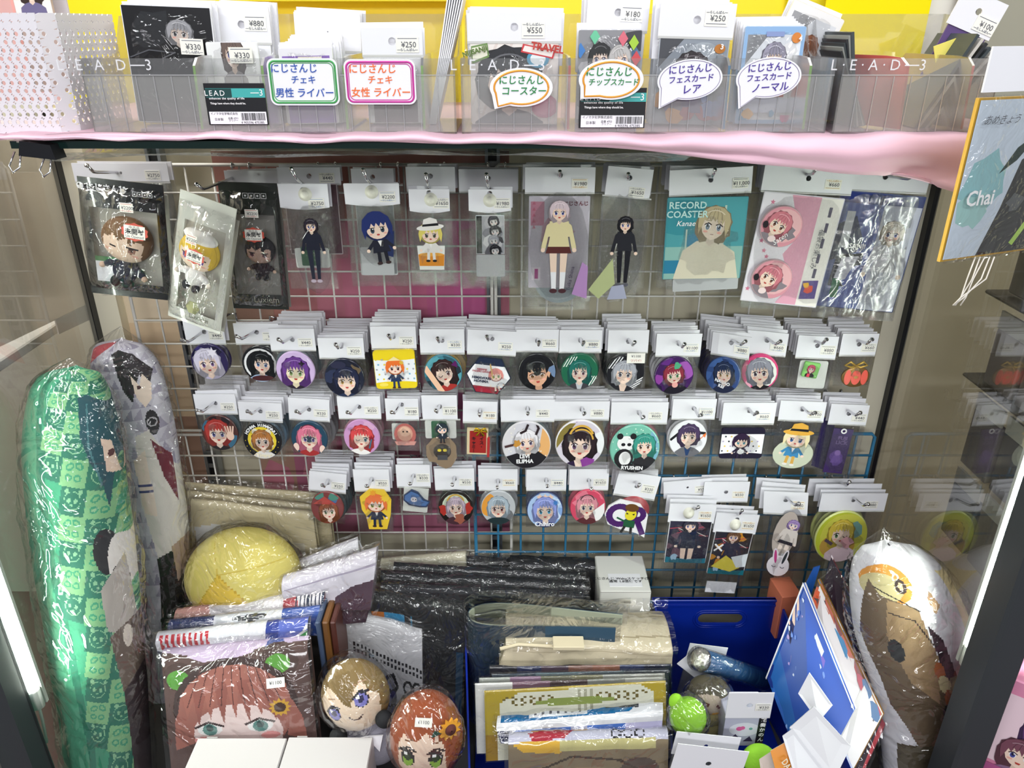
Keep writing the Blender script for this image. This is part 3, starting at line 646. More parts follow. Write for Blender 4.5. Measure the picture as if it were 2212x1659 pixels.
# ---------------------------------------------------------------- second row: fifteen hooks of badges
star_ = lambda x, y, r, c, n=5: (lambda a: a.star(x, y, r, c, n))
row2 = [
 # hx hy w top hb bot  price tip  item  label  nb extras
 (442, 716, 86, 691, 741, 845, '¥440', (396, 746), Badge('2c2450', seq(splats(['3b3170', '5a4f92', '1c1838'], 9), PT('d5cfe2', -.1, -.05, .62, 8, eye='7a5a8a', cloth='b9b2cc', long=1.2), star_(.25, .55, .33, 'efeaf6', 6)), 41, 2, -2, 1), 'white haired face on a dark violet badge', 1, {}),
 (555, 717, 97, 698, 741, 845, '¥2', (513, 738), Badge('17181c', seq(lambda a: [a.ring(0, 0, .84, .12, 'e9e9ea'), a.ell(0, 0, .76, .76, '1b1c20')], PT('101418', .1, .05, .52, -6, eye='4a6aa0', cloth='a9c0dc', long=1.4), lambda a: a.ell(.05, -.78, .62, .16, '4a2326')), 41, 0, 3, 2), 'black haired face on a black badge with a white ring', 1, {}),
 (632, 733, 97, 709, 755, 846, '¥440', (604, 745), Badge('cdb4dc', seq(splats(['bfa2d4', 'ded0ea'], 6), PT('6a3c8c', 0, -.05, .6, -4, eye='8fae62', cloth='2a2030', long=1.1, skin='f2e2c0'), star_(.38, .4, .2, '241a2c', 4)), 43, 0, 1, 3, backc='46606a'), 'purple haired face on a lilac badge', 9, {}),
 (737, 748, 99, 729, 772, 855, '¥250', (727, 756), Badge('1d2234', seq(splats(['2c3450', '151827', '6a5a44'], 8), PT('1f2540', .1, -.12, .56, 0, eye='c79a4a', cloth='24304c', long=1.3), lambda a: a.ell(-.25, .72, .4, .2, '2a2c44')), 44, 2, -1, 4, backc='3a3c34'), 'navy haired face on a near black badge', 9, {}),
 (850, 727, 98, 704, 752, 852, '¥250', (841, 737), None, 'orange haired figure on a square yellow badge', 7, {}),
 (955, 735, 96, 710, 762, 850, '¥330', (946, 743), Badge('3f7f8f', seq(splats(['2e5a68', '58a0ac', '20313a'], 7), PT('33201f', .05, .05, .55, 12, eye='7a4a4a', cloth='a8322c', wink=-1), lambda a: [a.poly([(.45, .5), (.72, .78), (.8, .35)], '5a1c5c'), a.line([(-.95, .3), (-.1, -1)], .3, 'eec2a2')]), 42, 0, 1, 6, backc='c9a64a'), 'dark haired winking face on a teal badge', 5, {'stop': True, 'ink': SHOPB}),
 (1063, 731, 106, 713, 764, 868, '¥250', (1052, 739), None, 'hexagonal white charm with navy and red bands', 7, {'roll': 3, 'ink': SHOPB}),
 (1161, 736, 92, 711, 757, 850, '¥660', (1164, 751), Badge('15171b', seq(PT('14161a', 0, -.1, .66, 8, eye='8a5a1a', cloth='1c1d22', skin='dba98a', long=.2, eyeh=.6, strands=6), lambda a: [a.poly([(.5, -.05), (.82, .38), (.66, -.3)], 'dba98a'), a.splat(.95, .1, .3, '6f86a8')]), 42, 0, 3, 8), 'black haired face with pointed ear on a black badge', 6, {'stop': True}),
 (1254, 735, 92, 712, 759, 849, '¥880', (1260, 751), Badge('1d6448', seq(lambda a: [a.line([(-.9 + .14 * k, .3), (-.6 + .14 * k, .85)], .05, 'dfe9e2') for k in range(4)], lambda a: [a.line([(.35 + .13 * k, -.9), (.7 + .13 * k, -.25)], .06, 'dfe9e2') for k in range(4)], PT('1f6a60', 0, 0, .52, 0, eye='7a4a5a', cloth='3c3a40', shirt='b9bcc2', long=1)), 41, 0, 1, 9), 'teal haired face on a green striped badge', 4, {'ink': SHOPB}),
 (1357, 737, 88, 712, 759, 849, '', (1370, 751), Badge('1a1b20', seq(lambda a: [a.line([(-.9 + .16 * k, .3), (-.5 + .16 * k, .9)], .06, 'e4e4e6') for k in range(3)], lambda a: [a.line([(.1, -.75 - .12 * k + .0), (1, -.2 - .12 * k)], .06, 'e4e4e6') for k in range(5)], PT('a9abb4', -.05, 0, .54, -4, eye='6a6a7a', cloth='202127', shirt='e2c8b8', long=.5, smile=0)), 42, -3, 4, 10), 'silver haired face on a black and white striped badge', 7, {}),
 (1466, 742, 97, 720, 767, 856, '¥1100', (1477, 755), Badge('3d1a56', seq(splats(['5e2a7c', '8a3f98', '24123a'], 9), lambda a: a.ell(.55, .3, .5, .5, '9a55aa'), PT('8c3040', -.02, .05, .45, 10, eye='4a8a4a', cloth='191622', long=.1), lambda a: [a.splat(.12, .55, .18, '4fa37c'), a.ell(.08, -.48, .16, .15, 'e2a49c')]), 43, -5, 0, 11, backc='d8d8da'), 'red and green haired face on a purple badge', 5, {'ink': SHOPB}),
 (1580, 740, 82, 722, 768, 855, '¥880', (1608, 749), Badge('2f4a80', seq(splats(['3e5f9a', '22345e'], 7), PT('1c2a4a', .05, .12, .5, 8, eye='b08a4a', cloth='1d2540', long=.6)), 41, -8, 2, 12, backc='2a2740', squash=.92), 'blue haired face on a blue lettered badge', 8, {'yaw': -24, 'ink': SHOPB}),
 (1657, 735, 84, 716, 764, 850, '¥660', (1683, 749), Badge('d8467c', seq(lambda a: a.ell(.1, 0, .86, .88, 'e3e6de'), lambda a: a.poly([(-.9, -.8), (-.3, -.2), (-.4, -1)], 'eca8bc'), PT('8f909c', 0, 0, .6, 10, eye='5a4a5a', cloth='1a1a1f', long=.2)), 41, -6, -2, 13, backc='5a3a4a', squash=.95), 'grey haired face on a pink rimmed badge', 8, {'yaw': -16, 'ink': SHOPB}),
 (1765, 746, 84, 725, 772, 846, '¥880', (1782, 745), None, 'small green square charm', 8, {'yaw': -6}),
 (1855, 743, 78, 720, 766, 835, '¥660', (1880, 745), None, 'red pumpkin charm with a gold ribbon', 7, {'stop': True}),
]
def plate(parent, w, h, r, th, m, name='plate', loc=(0, -.002, 0), rot=None):
    return prism(name, [(p[0], p[1]) for p in rrect(w, h, r)], -th, 0, m, parent, loc, rot)
def sq_yellow(r, W, zh, zb):
    k = W / 98; o = plate(r, 91 * k, 92 * k, 8 * k, .004, mat('yellow_gloss', 'ecd01c', .2, coat=.4), 'badge', (0, -.002, zh - 47 * k), (0, R(-2), 0))
    a = Art(1, 1, [(p[0], p[1]) for p in rrect(2, 2, .2)], 5); a.bg('eed320'); a.rect(-1, -.72, 1, .62, 'eef1f4'); a.ell(0, .62, 1.2, .14, 'eed320'); a.ell(0, -.78, 1.2, .16, 'eed320')
    for i in range(30):
        x, y = -.9 + .3 * (i % 7), -.5 + .26 * (i // 7); a.ell(x + .1 * (i // 7 % 2), y, .05, .05, ['7eb6d2', 'e9cf3e', 'a9a9ae'][i % 3], n=8)
    a.push(0, .12, .36); chibi(a, 'e8722e', '24365a', eye='5a2a2a', leg='24365a'); a.poly([(-.9, 1.0), (0, 1.6), (.9, 1.0)], 'f0dfa0'); a.star(.95, .7, .35, 'd8b040', 8, .6); a.pop(); a.ell(-.62, -.78, .22, .1, 'f6e060')
    a.mesh('print', o, 44.5 * k, 45 * k, (0, -.0042, 0), m=PRINTG, eps=1.8e-5)
def hexa(r, W, zh, zb):
    k = W / 106; hexp = [(50 * math.cos(R(60 * i)), 50 * math.sin(R(60 * i))) for i in range(6)]
    o = prism('charm', [(x * k, y * k) for x, y in hexp], -.003, 0, mat('navy_edge', '1b2236', .3), r, (-4 * k, -.002, zh - 50 * k), (0, R(4), 0))
    a = Art(1, 1, [(x / 50 * .95, y / 50 * .95) for x, y in hexp], 7); a.bg('f1f1f3'); a.rect(-1, .5, 1, 1, '1e2a44'); a.rect(-1, -1, 1, -.52, '9b2335')
    a.push(.32, .05, .26, 12); chibi(a, 'dc8e86', 'f0f0f2', leg='f0d8c8', eye='6fa04a'); a.pop(); a.line([(.02, .55), (.2, -.1)], .06, 'd8b46a')
    a.mesh('print', o, 50 * k, loc=(0, -.0032, 0), m=PRINTG, eps=1.8e-5)
    add_words(o, [letters('NIJISANJI\nPACIFIC LEAGUE', -16 * k, 12 * k, 5.5 * k, 'a33a48', yy=-.0045), letters('HIMAWARI\nHONMA', -15 * k, -10 * k, 8.5 * k, '1e2a44', yy=-.0045)])
    tube('key_ring', [(30 * k + 9 * k * math.cos(R(t)), -.004, -22 * k + 9 * k * math.sin(R(t))) for t in range(0, 361, 30)], .0006, CHROME, o, 6)
def green_sq(r, W, zh, zb):
    k = W / 84; o = plate(r, 34 * k, 36 * k, 3 * k, .0025, mat('green_gloss', '7fc06a', .25), 'charm', (-6 * k, -.003, zh - 27 * k), (0, R(8), 0))
    a = Art(1, 1, seed=3); a.bg('86c86c'); a.push(0, .15, .45); portrait(a, 'c04468', cloth='232228', long=.2); a.pop(); a.rect(-.4, -1, 0, -.5, 'd04058'); a.mesh('print', o, 15.5 * k, 16.5 * k, (0, -.0027, 0))
    plate(r, 60 * k, 66 * k, 5 * k, .0012, mat('white_backing', 'eef0ea', .3), 'backing', (0, -.0005, zh - 40 * k))
def pumpkin(r, W, zh, zb):
    k = W / 78; a = Art(1, 1, None, 3)
    o = lathe('charm', [(.001, .001), (30 * k, 0), (31 * k, -.003), (29 * k, -.0042), (.001, -.0046)], mat('bronze_rim', '8a6a3e', .35, .5), r, 28, loc=(4 * k, -.002, zh - 50 * k)); o.scale.z = .8
    for x in (-.62, 0, .62): a.ell(x, 0, .26 if x else .36, .8, 'e0503f')
    a.star(0, 0, .25, 'a8772e', 6); a.poly([(-.2, .7), (.2, .7), (.1, 1.0), (-.1, 1.0)], '8a6a3e'); a.mesh('print', o, 29 * k, 28 * k, (0, -.0048, 0))
    for s in (-1, 1):
        tube('ribbon', [(0, -.005, zh - 22 * k), (14 * k * s, -.007, zh - 12 * k), (24 * k * s, -.006, zh - 20 * k), (10 * k * s, -.006, zh - 25 * k), (0, -.005, zh - 22 * k)], .0016, mat('gold_ribbon', 'c2a04c', .35, .5), r, 8)
        tube('ribbon', [(0, -.005, zh - 22 * k), (9 * k * s, -.006, zh - 34 * k)], .0013, MATS['gold_ribbon'], r, 8)
sp = {4: sq_yellow, 6: hexa, 13: green_sq, 14: pumpkin}
for i, (hx, hy, w_, tp, hb, bt_, pr_, tip, it, lb, nb, ex) in enumerate(row2):
    it = it or sp[i]
    if isinstance(it, Badge): it.w_px = w_
    ex = dict(ex); o = pack('badge_packet', lb + ', upper row', hx, hy, w_, tp, hb, bt_, Y2 if nb > 2 else Y2 + .01, it, 'badge packet', None, nb, pr_, tip, bar=B2, **ex)
    if i == 11: bd = [c for c in o.children if c.name.startswith('badge')][0]; add_words(bd, [letters('NAGAO\nKEI', 0, -.013, .0068, 'f2f2f6', 12)])
    if i == 9:
        b = box('note_sticker', -.0135, .0135, -.0003, 0, -.008, .008, PAPER, o, loc=(.012, -.008, -.024)); text('ツバイ!', .005, REDI, b, (0, -.0006, -.004)); text('¥1100', .0055, INK, b, (0, -.0006, .003))
# ---------------------------------------------------------------- third row
row3 = [
 (466, 870, 90, 851, 892, 975, '¥250', (428, 897), Badge('51302c', seq(splats(['3c6a84', '2a1e22'], 5), PT('b23a34', -.1, 0, .6, 0, eye='5a5a9a', cloth='2a2226', long=.2), lambda a: [a.ell(.6, -.15, .22, .26, 'f0cdb8'), [a.line([(.6 + .1 * j, 0), (.6 + .16 * j, .4)], .09, 'f0cdb8') for j in (-1.5, -.5, .5, 1.5)]]), 40, 0, 1, 21, backc='4a6878'), 'red haired waving face on a brown badge', 7, {}),
 (563, 888, 93, 869, 908, 995, '¥250', (537, 899), Badge('17171a', seq(lambda a: [a.ell(0, .05, .78, .74, 'ecd23c'), a.ell(0, -.05, .62, .6, 'f4eede')], lambda a: [a.ell(-.36, .5, .16, .18, 'f2ead0'), a.ell(.36, .5, .16, .18, 'f2ead0')], PT('b8783e', 0, 0, .46, 4, eye='2a2a34', cloth='e8e4e0', long=.1), lambda a: [a.ell(.8 * math.cos(R(20 * j)) * 1.12, .9 * math.sin(R(20 * j)), .025, .025, 'e8d04a', n=6) for j in range(9, 19)]), 42, 0, 0, 22, rim='17171a', backc='5e8096'), 'black and yellow lettered badge with a tan haired face', 8, {'stop': True, 'roll': 3}),
 (668, 884, 88, 860, 906, 982, '¥330', (642, 899), Badge('24455c', seq(PT('e27a96', 0, .05, .56, 0, eye='5a4aa0', cloth='a83232', long=1), lambda a: [a.arc(0, .35, .5, 30, 150, .05, '5a2a3a'), a.ell(-.75, -.5, .17, .25, 'f4d6c8'), a.ell(.75, -.55, .17, .25, 'f4d6c8')]), 40, -1, 0, 23, backc='8c8c90'), 'pink haired face raising both hands on a navy badge', 7, {'roll': 4}),
 (776, 878, 92, 855, 902, 984, '¥250', (752, 901), Badge('c793c2', seq(splats(['d8a8cc', 'b87ab0'], 5), PT('d4484a', 0, .0, .55, -8, eye='2f6a7c', cloth='f0ecea', wink=-1, long=.8), star_(.55, -.05, .22, '8c1f2c', 6), lambda a: a.line([(.55, -.1), (.4, -.6)], .08, '3d6a80')), 40, 1, 1, 24, backc='c98a9c'), 'red haired winking face on a mauve badge', 4, {'stop': True}),
 (868, 873, 72, 860, 905, 975, '¥180', (847, 901), None, 'dusty pink round charm', 3, {}),
 (950, 880, 76, 858, 904, 1005, '¥1100', (942, 897), None, 'dark green beaded charm above a tan curly figure charm', 5, {'wb': 1.15}),
 (1037, 888, 74, 866, 911, 995, '¥180', (1036, 905), None, 'little red book charm with gold ribbon', 3, {'roll': 2, 'ink': SHOPO}),
 (1140, 883, 116, 862, 908, 1015, '¥440', (1140, 903), Badge('d9d6da', seq(lambda a: [a.poly([(.1, -1), (1, -1), (1, .9), (.6, .9)], 'e8b070'), a.poly([(-.4, 1), (.7, 1), (.4, -1), (-1, -1)], 'd6d4dc')], lambda a: dots(['f2efe6'], 40, .03)(a), lambda a: a.poly([(-1, -1), (-.9, -.5), (-.3, -.3), (.5, -.25), (1, -.6), (1, -1)], '1c1b20'), PT('ece9ee', 0, .15, .42, 8, eye='6a5a7a', cloth='1d1b20', long=.4), lambda a: [a.line([(-.25, .55), (-.05, .65), (.05, .9)], .1, '2c2024'), a.line([(.4, .5), (.5, .75), (.42, .95)], .1, '2c2024'), a.line([(-.9, -.05), (-.3, .1)], .1, '4a3030'), a.splat(-.4, .1, .16, 'c9903e')]), 54, -2, -2, 28, backc='3c5560'), 'large badge of a white haired face with horns over black lettering', 5, {'stop': True}),
 (1257, 884, 119, 866, 905, 1015, '¥880', (1262, 903), Badge('ece8ea', seq(lambda a: [a.ell(0, 0, 1, 1, 'd9d2de'), a.poly([(-1, .9), (-.2, .9), (-1, -.2)], '8a7a3c'), a.poly([(.0, .2), (1, .6), (1, -.5)], 'eef0f2')], dots(['c4a8cc'], 16, .03), PT('2c1f24', 0, -.02, .58, 0, eye='6a4a6a', cloth='2c1c3e', shirt='f0d8c8', long=.2), lambda a: [a.arc(.05, .3, .5, 20, 160, .09, 'dcae4a'), a.arc(.05, .15, .5, 10, 120, .07, 'dcae4a'), a.splat(.3, -.8, .3, '8a3f96')]), 54, -2, -2, 29, backc='bd9a44'), 'large white badge of a dark haired face with a gold streak', 6, {'stop': True}),
 (1381, 892, 123, 868, 913, 1025, '¥660', (1389, 911), Badge('7cc4ae', seq(lambda a: [a.poly([(.2, -1), (1, -1), (1, 1), (.7, 1)], '7fb6cc')], dots(['cdeede'], 40, .03), lambda a: [a.ell(-.38, .25, .38, .32, 'f2f2f2'), a.ell(-.65, .55, .13, .13, '1f1f22'), a.ell(-.1, .55, .13, .13, '1f1f22'), a.ell(-.5, .2, .09, .07, '1f1f22'), a.ell(-.25, .2, .09, .07, '1f1f22'), a.ell(-.45, -.4, .4, .42, '232326'), a.ell(-.4, -.4, .25, .3, 'f0f0f0')], lambda a: a.poly([(-.1, -1), (.0, -.4), (.3, -.25), (.7, -.3), (.9, -1)], '2a2a2d'), PT('3f9c8c', .38, .15, .38, 4, eye='7a5a4a', cloth='2a2a2d', long=.9), lambda a: a.poly([(-1, -1), (-1, -.72), (0, -.62), (.6, -.75), (1, -1)], '202023')), 55, -5, 0, 30, backc='9c4a58'), 'large green badge of a panda and a teal haired face', 5, {'stop': True}),
 (1499, 882, 94, 861, 903, 1000, '¥1100', (1513, 907), Badge('ededf1', seq(lambda a: [a.line([(-.95, 0), (-.5, .4), (-.4, -.2)], .14, '1f1f22'), a.line([(.4, .4), (.95, .35)], .14, '1f1f22'), a.line([(.3, -.3), (.9, .3)], .05, 'e87a3a'), a.poly([(.75, .25), (.95, .4), (.9, .1)], 'e87a3a')], PT('4c3c5e', 0, .2, .5, 0, eye='7a6a5a', cloth='6a6a70', shirt='27406a', long=.1, smile=0)), 42, -7, 2, 31), 'purple haired face in a grey coat on a white badge', 3, {'ink': SHOPB}),
 (1618, 887, 114, 869, 914, 1000, '¥660', (1633, 902), None, 'square dotted badge of a dark purple haired figure', 7, {'ink': SHOPB}),
 (1733, 884, 97, 866, 907, 1012, '¥1100', (1758, 902), None, 'clear charm of a blond figure in a straw hat', 5, {'yaw': -5, 'stop': True}),
 (1833, 893, 80, 873, 915, 1035, '¥440', (1855, 902), None, 'dark purple ribbon banner', 4, {'yaw': -6}),
]
def acry(parent, outline, art, s, loc, rot=None, name='charm', m=None):
    """clear acrylic plate of the given outline (unit coords) with print"""
    o = prism(name, [(x * s, y * s) for x, y in outline], -.003, 0, m or film_mat('acrylic', .95, .06, .6, .05, 3, 0), parent, loc, rot)
    art.mesh('print', o, s, loc=(0, -.0032, 0), m=PRINTG, eps=1.8e-5); return o
def blob(rx, ry, n=26, j=.06, seed=1):
    rn = random.Random(seed); return [((1 + j * rn.uniform(-1, 1)) * rx * math.cos(2 * math.pi * k / n), (1 + j * rn.uniform(-1, 1)) * ry * math.sin(2 * math.pi * k / n)) for k in range(n)]
def pinkcharm(r, W, zh, zb):
    k = W / 72; a = Art(1, 1, None, 2); a.ell(0, 0, 1, 1.15, 'b4645e'); a.ell(0, .1, .7, .8, 'cf9a86'); a.ell(0, .3, .5, .5, 'e0b49c'); a.ell(-.15, .3, .08, .1, '3a2a2a'); a.ell(.2, .3, .08, .1, '3a2a2a'); a.poly([(-1, -.7), (1, -.7), (.8, -1.1), (-.8, -1.1)], 'c98f86')
    acry(r, blob(1.1, 1.3, j=.02), a, 24 * k, (4 * k, -.003, zh - 34 * k)); plate(r, 38 * k, 40 * k, 3 * k, .001, MATS['white_backing'], 'backing', (-6 * k, -.0005, zh - 30 * k))
def greencharm(r, W, zh, zb):
    k = W / 76; plate(r, 68 * k, 44 * k, 4 * k, .001, MATS['white_backing'], 'backing', (0, -.0005, zh - 26 * k)); plate(r, 34 * k, 40 * k, 4 * k, .0008, mat('green_card', '1f6a42', .4), 'inner_card', (-3 * k, -.0018, zh - 24 * k))
    a = Art(1, 1, None, 2); a.push(0, .3, .5); chibi(a, '26323a', '27303c', leg='1f2830'); a.pop(); acry(r, blob(.8, 1.2, seed=4), a, 22 * k, (4 * k, -.004, zh - 28 * k))
    tube('bead_chain', [(-12 * k, -.006, zh - 22 * k), (-4 * k, -.007, zh - 8 * k), (4 * k, -.007, zh - 18 * k), (-2 * k, -.006, zh - 30 * k)], .0011, CHROME, r, 6)
    a = Art(1, 1, None, 3); a.splat(0, 0, 1.25, '8a7660', 18, .2); a.ell(0, 0, .7, .62, '3a3430'); a.ell(-.22, .1, .16, .12, 'd8c43c'); a.ell(.22, .1, .16, .12, 'd8c43c'); a.rect(-.4, -.7, .4, -.3, '4a4a4e')
    acry(r, blob(1.35, .95, seed=5), a, 28 * k, (2 * k, -.003, zh - 70 * k))
def redbook(r, W, zh, zb):
    k = W / 74; b = box('charm', -23 * k, 23 * k, -.006, 0, -32 * k, 32 * k, mat('book_cream', 'd8c6a0', .5), r, b=.0006, loc=(-4 * k, -.002, zh - 44 * k)); plate(b, 36 * k, 54 * k, 1 * k, .0008, mat('book_red', '9c2420', .4), 'cover', (1 * k, -.006, 0))
    text('ルイス・', 9.5 * k, BLACK, b, (8 * k, -.0075, 12 * k), bold=.02) if False else None
    for j, ch in enumerate('ルイス・'): text(ch, 10 * k, BLACK, b, (9 * k, -.0072, (18 - 10 * j) * k), bold=.03)
    for j, ch in enumerate('キャミー'): text(ch if ch != 'ー' else '｜', 10 * k, BLACK, b, (-8 * k, -.0072, (8 - 10 * j) * k), bold=.03)
    for s in (-1, 1): tube('gold_bow', [(6 * k, -.008, 30 * k), (6 * k + 10 * k * s, -.010, 37 * k), (6 * k + 14 * k * s, -.009, 28 * k), (6 * k, -.008, 30 * k), (6 * k + 8 * k * s, -.009, 18 * k)], .0018, mat('gold_metal', 'e0b62c', .25, .8), b, 8)
    box('tassel', 21 * k, 27 * k, -.007, -.002, -38 * k, 12 * k, mat('red_tassel', 'a82424', .6), b, b=.001)
def sq_dots(r, W, zh, zb):
    k = W / 114; o = plate(r, 95 * k, 76 * k, 8 * k, .004, mat('ink_purple', '1c1830', .2, coat=.4), 'badge', (-8 * k, -.002, zh - 46 * k))
    a = Art(1, .8, [(p[0], p[1]) for p in rrect(2, 1.6, .16)], 6); a.bg('1e1a30'); a.rect(-1, -.55, 1, .5, 'f0eff2'); a.ell(0, -.6, 1.1, .1, '1e1a30')
    for i in range(26): a.ell(-.9 + .27 * (i % 7) + .1 * (i // 7 % 2), -.4 + .26 * (i // 7), .045, .045, ['34323c', 'e6c860', 'b4aac4'][i % 3], n=8)
    a.push(-.05, .1, .33); chibi(a, '2c1c38', '241d36', leg='241d36', eye='4aa0b0'); a.ell(.1, -1.6, .5, .4, 'f2f2f2'); a.pop(); a.mesh('print', o, 46.5 * k, 46.5 * k, (0, -.0042, 0), m=PRINTG, eps=1.8e-5)
def straw(r, W, zh, zb):
    k = W / 97; plate(r, 1 * k, 1 * k, .2 * k, .001, CARD, 'tag', (0, 0, zh - 10 * k)) if False else None
    a = Art(1, 1, None, 2); a.ell(0, -.5, .95, .8, 'c9cfb8'); a.push(.05, .35, .48, -8); chibi(a, 'e9dcae', '3f87b8', leg='d8a850', hat='e0aa44', eye='4a6a9a', shoe='e8e4dc'); a.pop()
    acry(r, [(-.9, -1.2), (.9, -1.2), (1.0, -.2), (1.0, .6), (.7, 1.2), (-.7, 1.25), (-1.05, .7), (-.95, -.2)], a, 46 * k, (-6 * k, -.003, zh - 58 * k))
def banner(r, W, zh, zb):
    k = W / 80; o = box('banner', -21 * k, 21 * k, -.0015, 0, -56 * k, 56 * k, mat('banner_purple', '33204e', .45), r, loc=(-8 * k, -.003, zh - 66 * k), rot=(0, R(3), 0))
    a = Art(1, 2.6, seed=4); a.bg('38235a'); a.splat(0, -.8, .8, '5a3f86', 10); a.ell(0, -.2, .32, .34, '8a6ab0'); a.poly([(-.6, -1.4), (-.3, -.5), (.3, -.5), (.6, -1.4)], '6a4c98'); a.mesh('print', o, 20 * k, 21 * k, (0, -.0017, 0))
    text('FUJI\nLICK', 12 * k, mat('faint_lilac', '75618f', .5), o, (2 * k, -.003, 28 * k), bold=.03)
    tube('eyelet', [(5 * k * math.cos(R(t)), -.004, 52 * k + 5 * k * math.sin(R(t))) for t in range(0, 361, 40)], .0012, mat('eyelet_white', 'f0f0ee', .3), o, 6)
    box('side_banner', -19 * k, 8 * k, .004, .006, -58 * k, 54 * k, mat('banner_violet', '2a1c5c', .45), r, loc=(-34 * k, .004, zh - 52 * k), rot=(0, R(3), R(-30)))
sp = {4: pinkcharm, 5: greencharm, 6: redbook, 11: sq_dots, 12: straw, 13: banner}
for i, (hx, hy, w_, tp, hb, bt_, pr_, tip, it, lb, nb, ex) in enumerate(row3):
    it = it or sp[i]
    if isinstance(it, Badge): it.w_px = w_
    o = pack('badge_packet', lb + ', middle row', hx, hy, w_, tp, hb, bt_, Y3, it, 'badge packet', None, nb, pr_, tip, bar=B3, **ex)
    k = (P(hx + 1, hy, Y3).x - P(hx, hy, Y3).x); bd = [c for c in o.children if c.name.startswith('badge')]
    if i == 7: add_words(bd[0], [letters('LEVI\nELIPHA', -4 * k, -30 * k, 12 * k, 'f6f6f6', -2, yy=-.0056)])
    if i == 9: add_words(bd[0], [letters('RYUSHEN', -4 * k, -42 * k, 11 * k, 'f6f6f6', 2, yy=-.0060)])
    if i == 1:
        add_words(bd[0], [letters('Tigers', 0, -32 * k, 12 * k, 'f2ead0', 0, yy=-.0056)])
        s_ = 'HONMA HIMAWARI'
        for j, ch in enumerate(s_):
            th = R(150 - 120 * j / (len(s_) - 1)); text(ch, 9 * k, mat('inkf6f6f6', 'f6f6f6', .5), bd[0], (36 * k * math.cos(th), -.0056, 36 * k * math.sin(th)), (0, R(90) - th, 0), bold=.04)
# ---------------------------------------------------------------- fourth row
row4 = [
 (708, 1043, 80, 1020, 1060, 1130, '¥250', (698, 1057), Badge('7c3a3a', seq(splats(['4f8a7a', '486a9a'], 5, .4, -1, 1, .3, 1), PT('8a4a2a', .1, -.2, .5, 10, eye='6a7a4a', cloth='7a4030'), lambda a: a.poly([(-.9, .2), (-.2, .75), (.6, .3)], 'b2463e')), 36, 2, -2, 41, backc='33454a'), 'red hooded face on a teal and red badge', 9, {'roll': 7}),
 (803, 1036, 77, 1013, 1058, 1150, '¥550', (793, 1059), None, 'orange haired rubber figure with a yellow flower', 6, {}),
 (893, 1028, 73, 1003, 1050, 1115, '¥330', (886, 1054), None, 'small blue fish charm on a white card', 2, {'stop': True}),
 (982, 1034, 85, 1011, 1056, 1132, '¥550', (977, 1056), Badge('1b1c1c', seq(lambda a: [a.ell(0, .1, .8, .75, 'c8d4bc'), a.splat(-.6, -.1, .35, 'a8322c'), a.splat(.65, 0, .35, 'a8322c')], PT('b9a8b8', 0, .05, .46, 0, eye='8a5a4a', cloth='4a3038', long=.8), lambda a: [a.splat(.2, -.6, .3, '9a5a48'), a.arc(0, .3, .5, 20, 160, .08, 'c09a40')]), 39, 1, -1, 44), 'ornate black badge of a silver haired face in red', 2, {'stop': True}),
 (1076, 1040, 84, 1012, 1057, 1132, '¥660', (1074, 1062), Badge('b9bcc0', seq(lambda a: [a.ell(-.6, .2, .5, .7, 'e39a3a'), a.splat(.5, -.4, .5, '6a6c70')], PT('a9b8c4', 0, .0, .54, 0, eye='8a4a4a', cloth='8ab4cc', long=.2), lambda a: a.ell(0, -.8, .7, .25, '1f3034')), 38, 0, -1, 45), 'pale grey haired face on an orange and grey badge', 2, {'ink': SHOPO, 'stop': True}),
 (1180, 1038, 86, 1013, 1057, 1140, '¥440', (1182, 1059), Badge('a9c4e8', seq(splats(['c8dcf2', '86a8dc'], 6), lambda a: [a.star(.3 * j, .75, .2, 'e8c8b4', 5, .6) for j in (-1, 0, 1)], PT('8f9cdc', 0, 0, .58, 4, eye='3a9ac0', cloth='1f2c5c', long=.6), star_(.6, .45, .2, '3f7ac0', 8)), 40, -2, 2, 46, rim='24386c'), 'lavender haired laughing face on a blue badge', 4, {'stop': False, 'ink': SHOPB}),
 (1272, 1037, 85, 1012, 1056, 1132, '¥1650', (1277, 1065), Badge('d24a66', seq(splats(['e27a8e', 'c03450'], 7), PT('d8909c', -.05, .05, .52, 0, eye='3a3a5a', cloth='5a2a30', long=.9), lambda a: [a.poly([(.3, -.2), (.95, .3), (1, -.6), (.5, -.8)], 'f0eeee'), a.arc(-.05, .35, .42, 20, 160, .05, '3a2a30')]), 39, 0, -2, 47), 'pink haired face on a red badge with white sleeve', 2, {'stop': True}),
 (1375, 1050, 92, 1022, 1072, 1160, '¥330', (1380, 1056), None, 'purple letter charm with a yellow headed figure', 6, {'roll': 10}),
]
def rubber(r, W, zh, zb):
    k = W / 77; a = Art(1, 1, None, 2); a.push(0, .35, .48); chibi(a, 'e4723a', '24304c', leg='1f2a44', eye='7a8a3a'); a.pop(); a.star(.55, .75, .3, 'e8c030', 9, .6); a.star(-.1, 1.08, .2, 'e8a030', 7, .6)
    acry(r, [(-.5, -1.3), (.5, -1.3), (.75, -.4), (.85, .6), (.5, 1.25), (-.3, 1.3), (-.85, .8), (-.8, 0), (-.6, -.4)], a, 40 * k, (6 * k, -.003, zh - 46 * k), m=mat('yellow_rubber', 'e8c23a', .4))
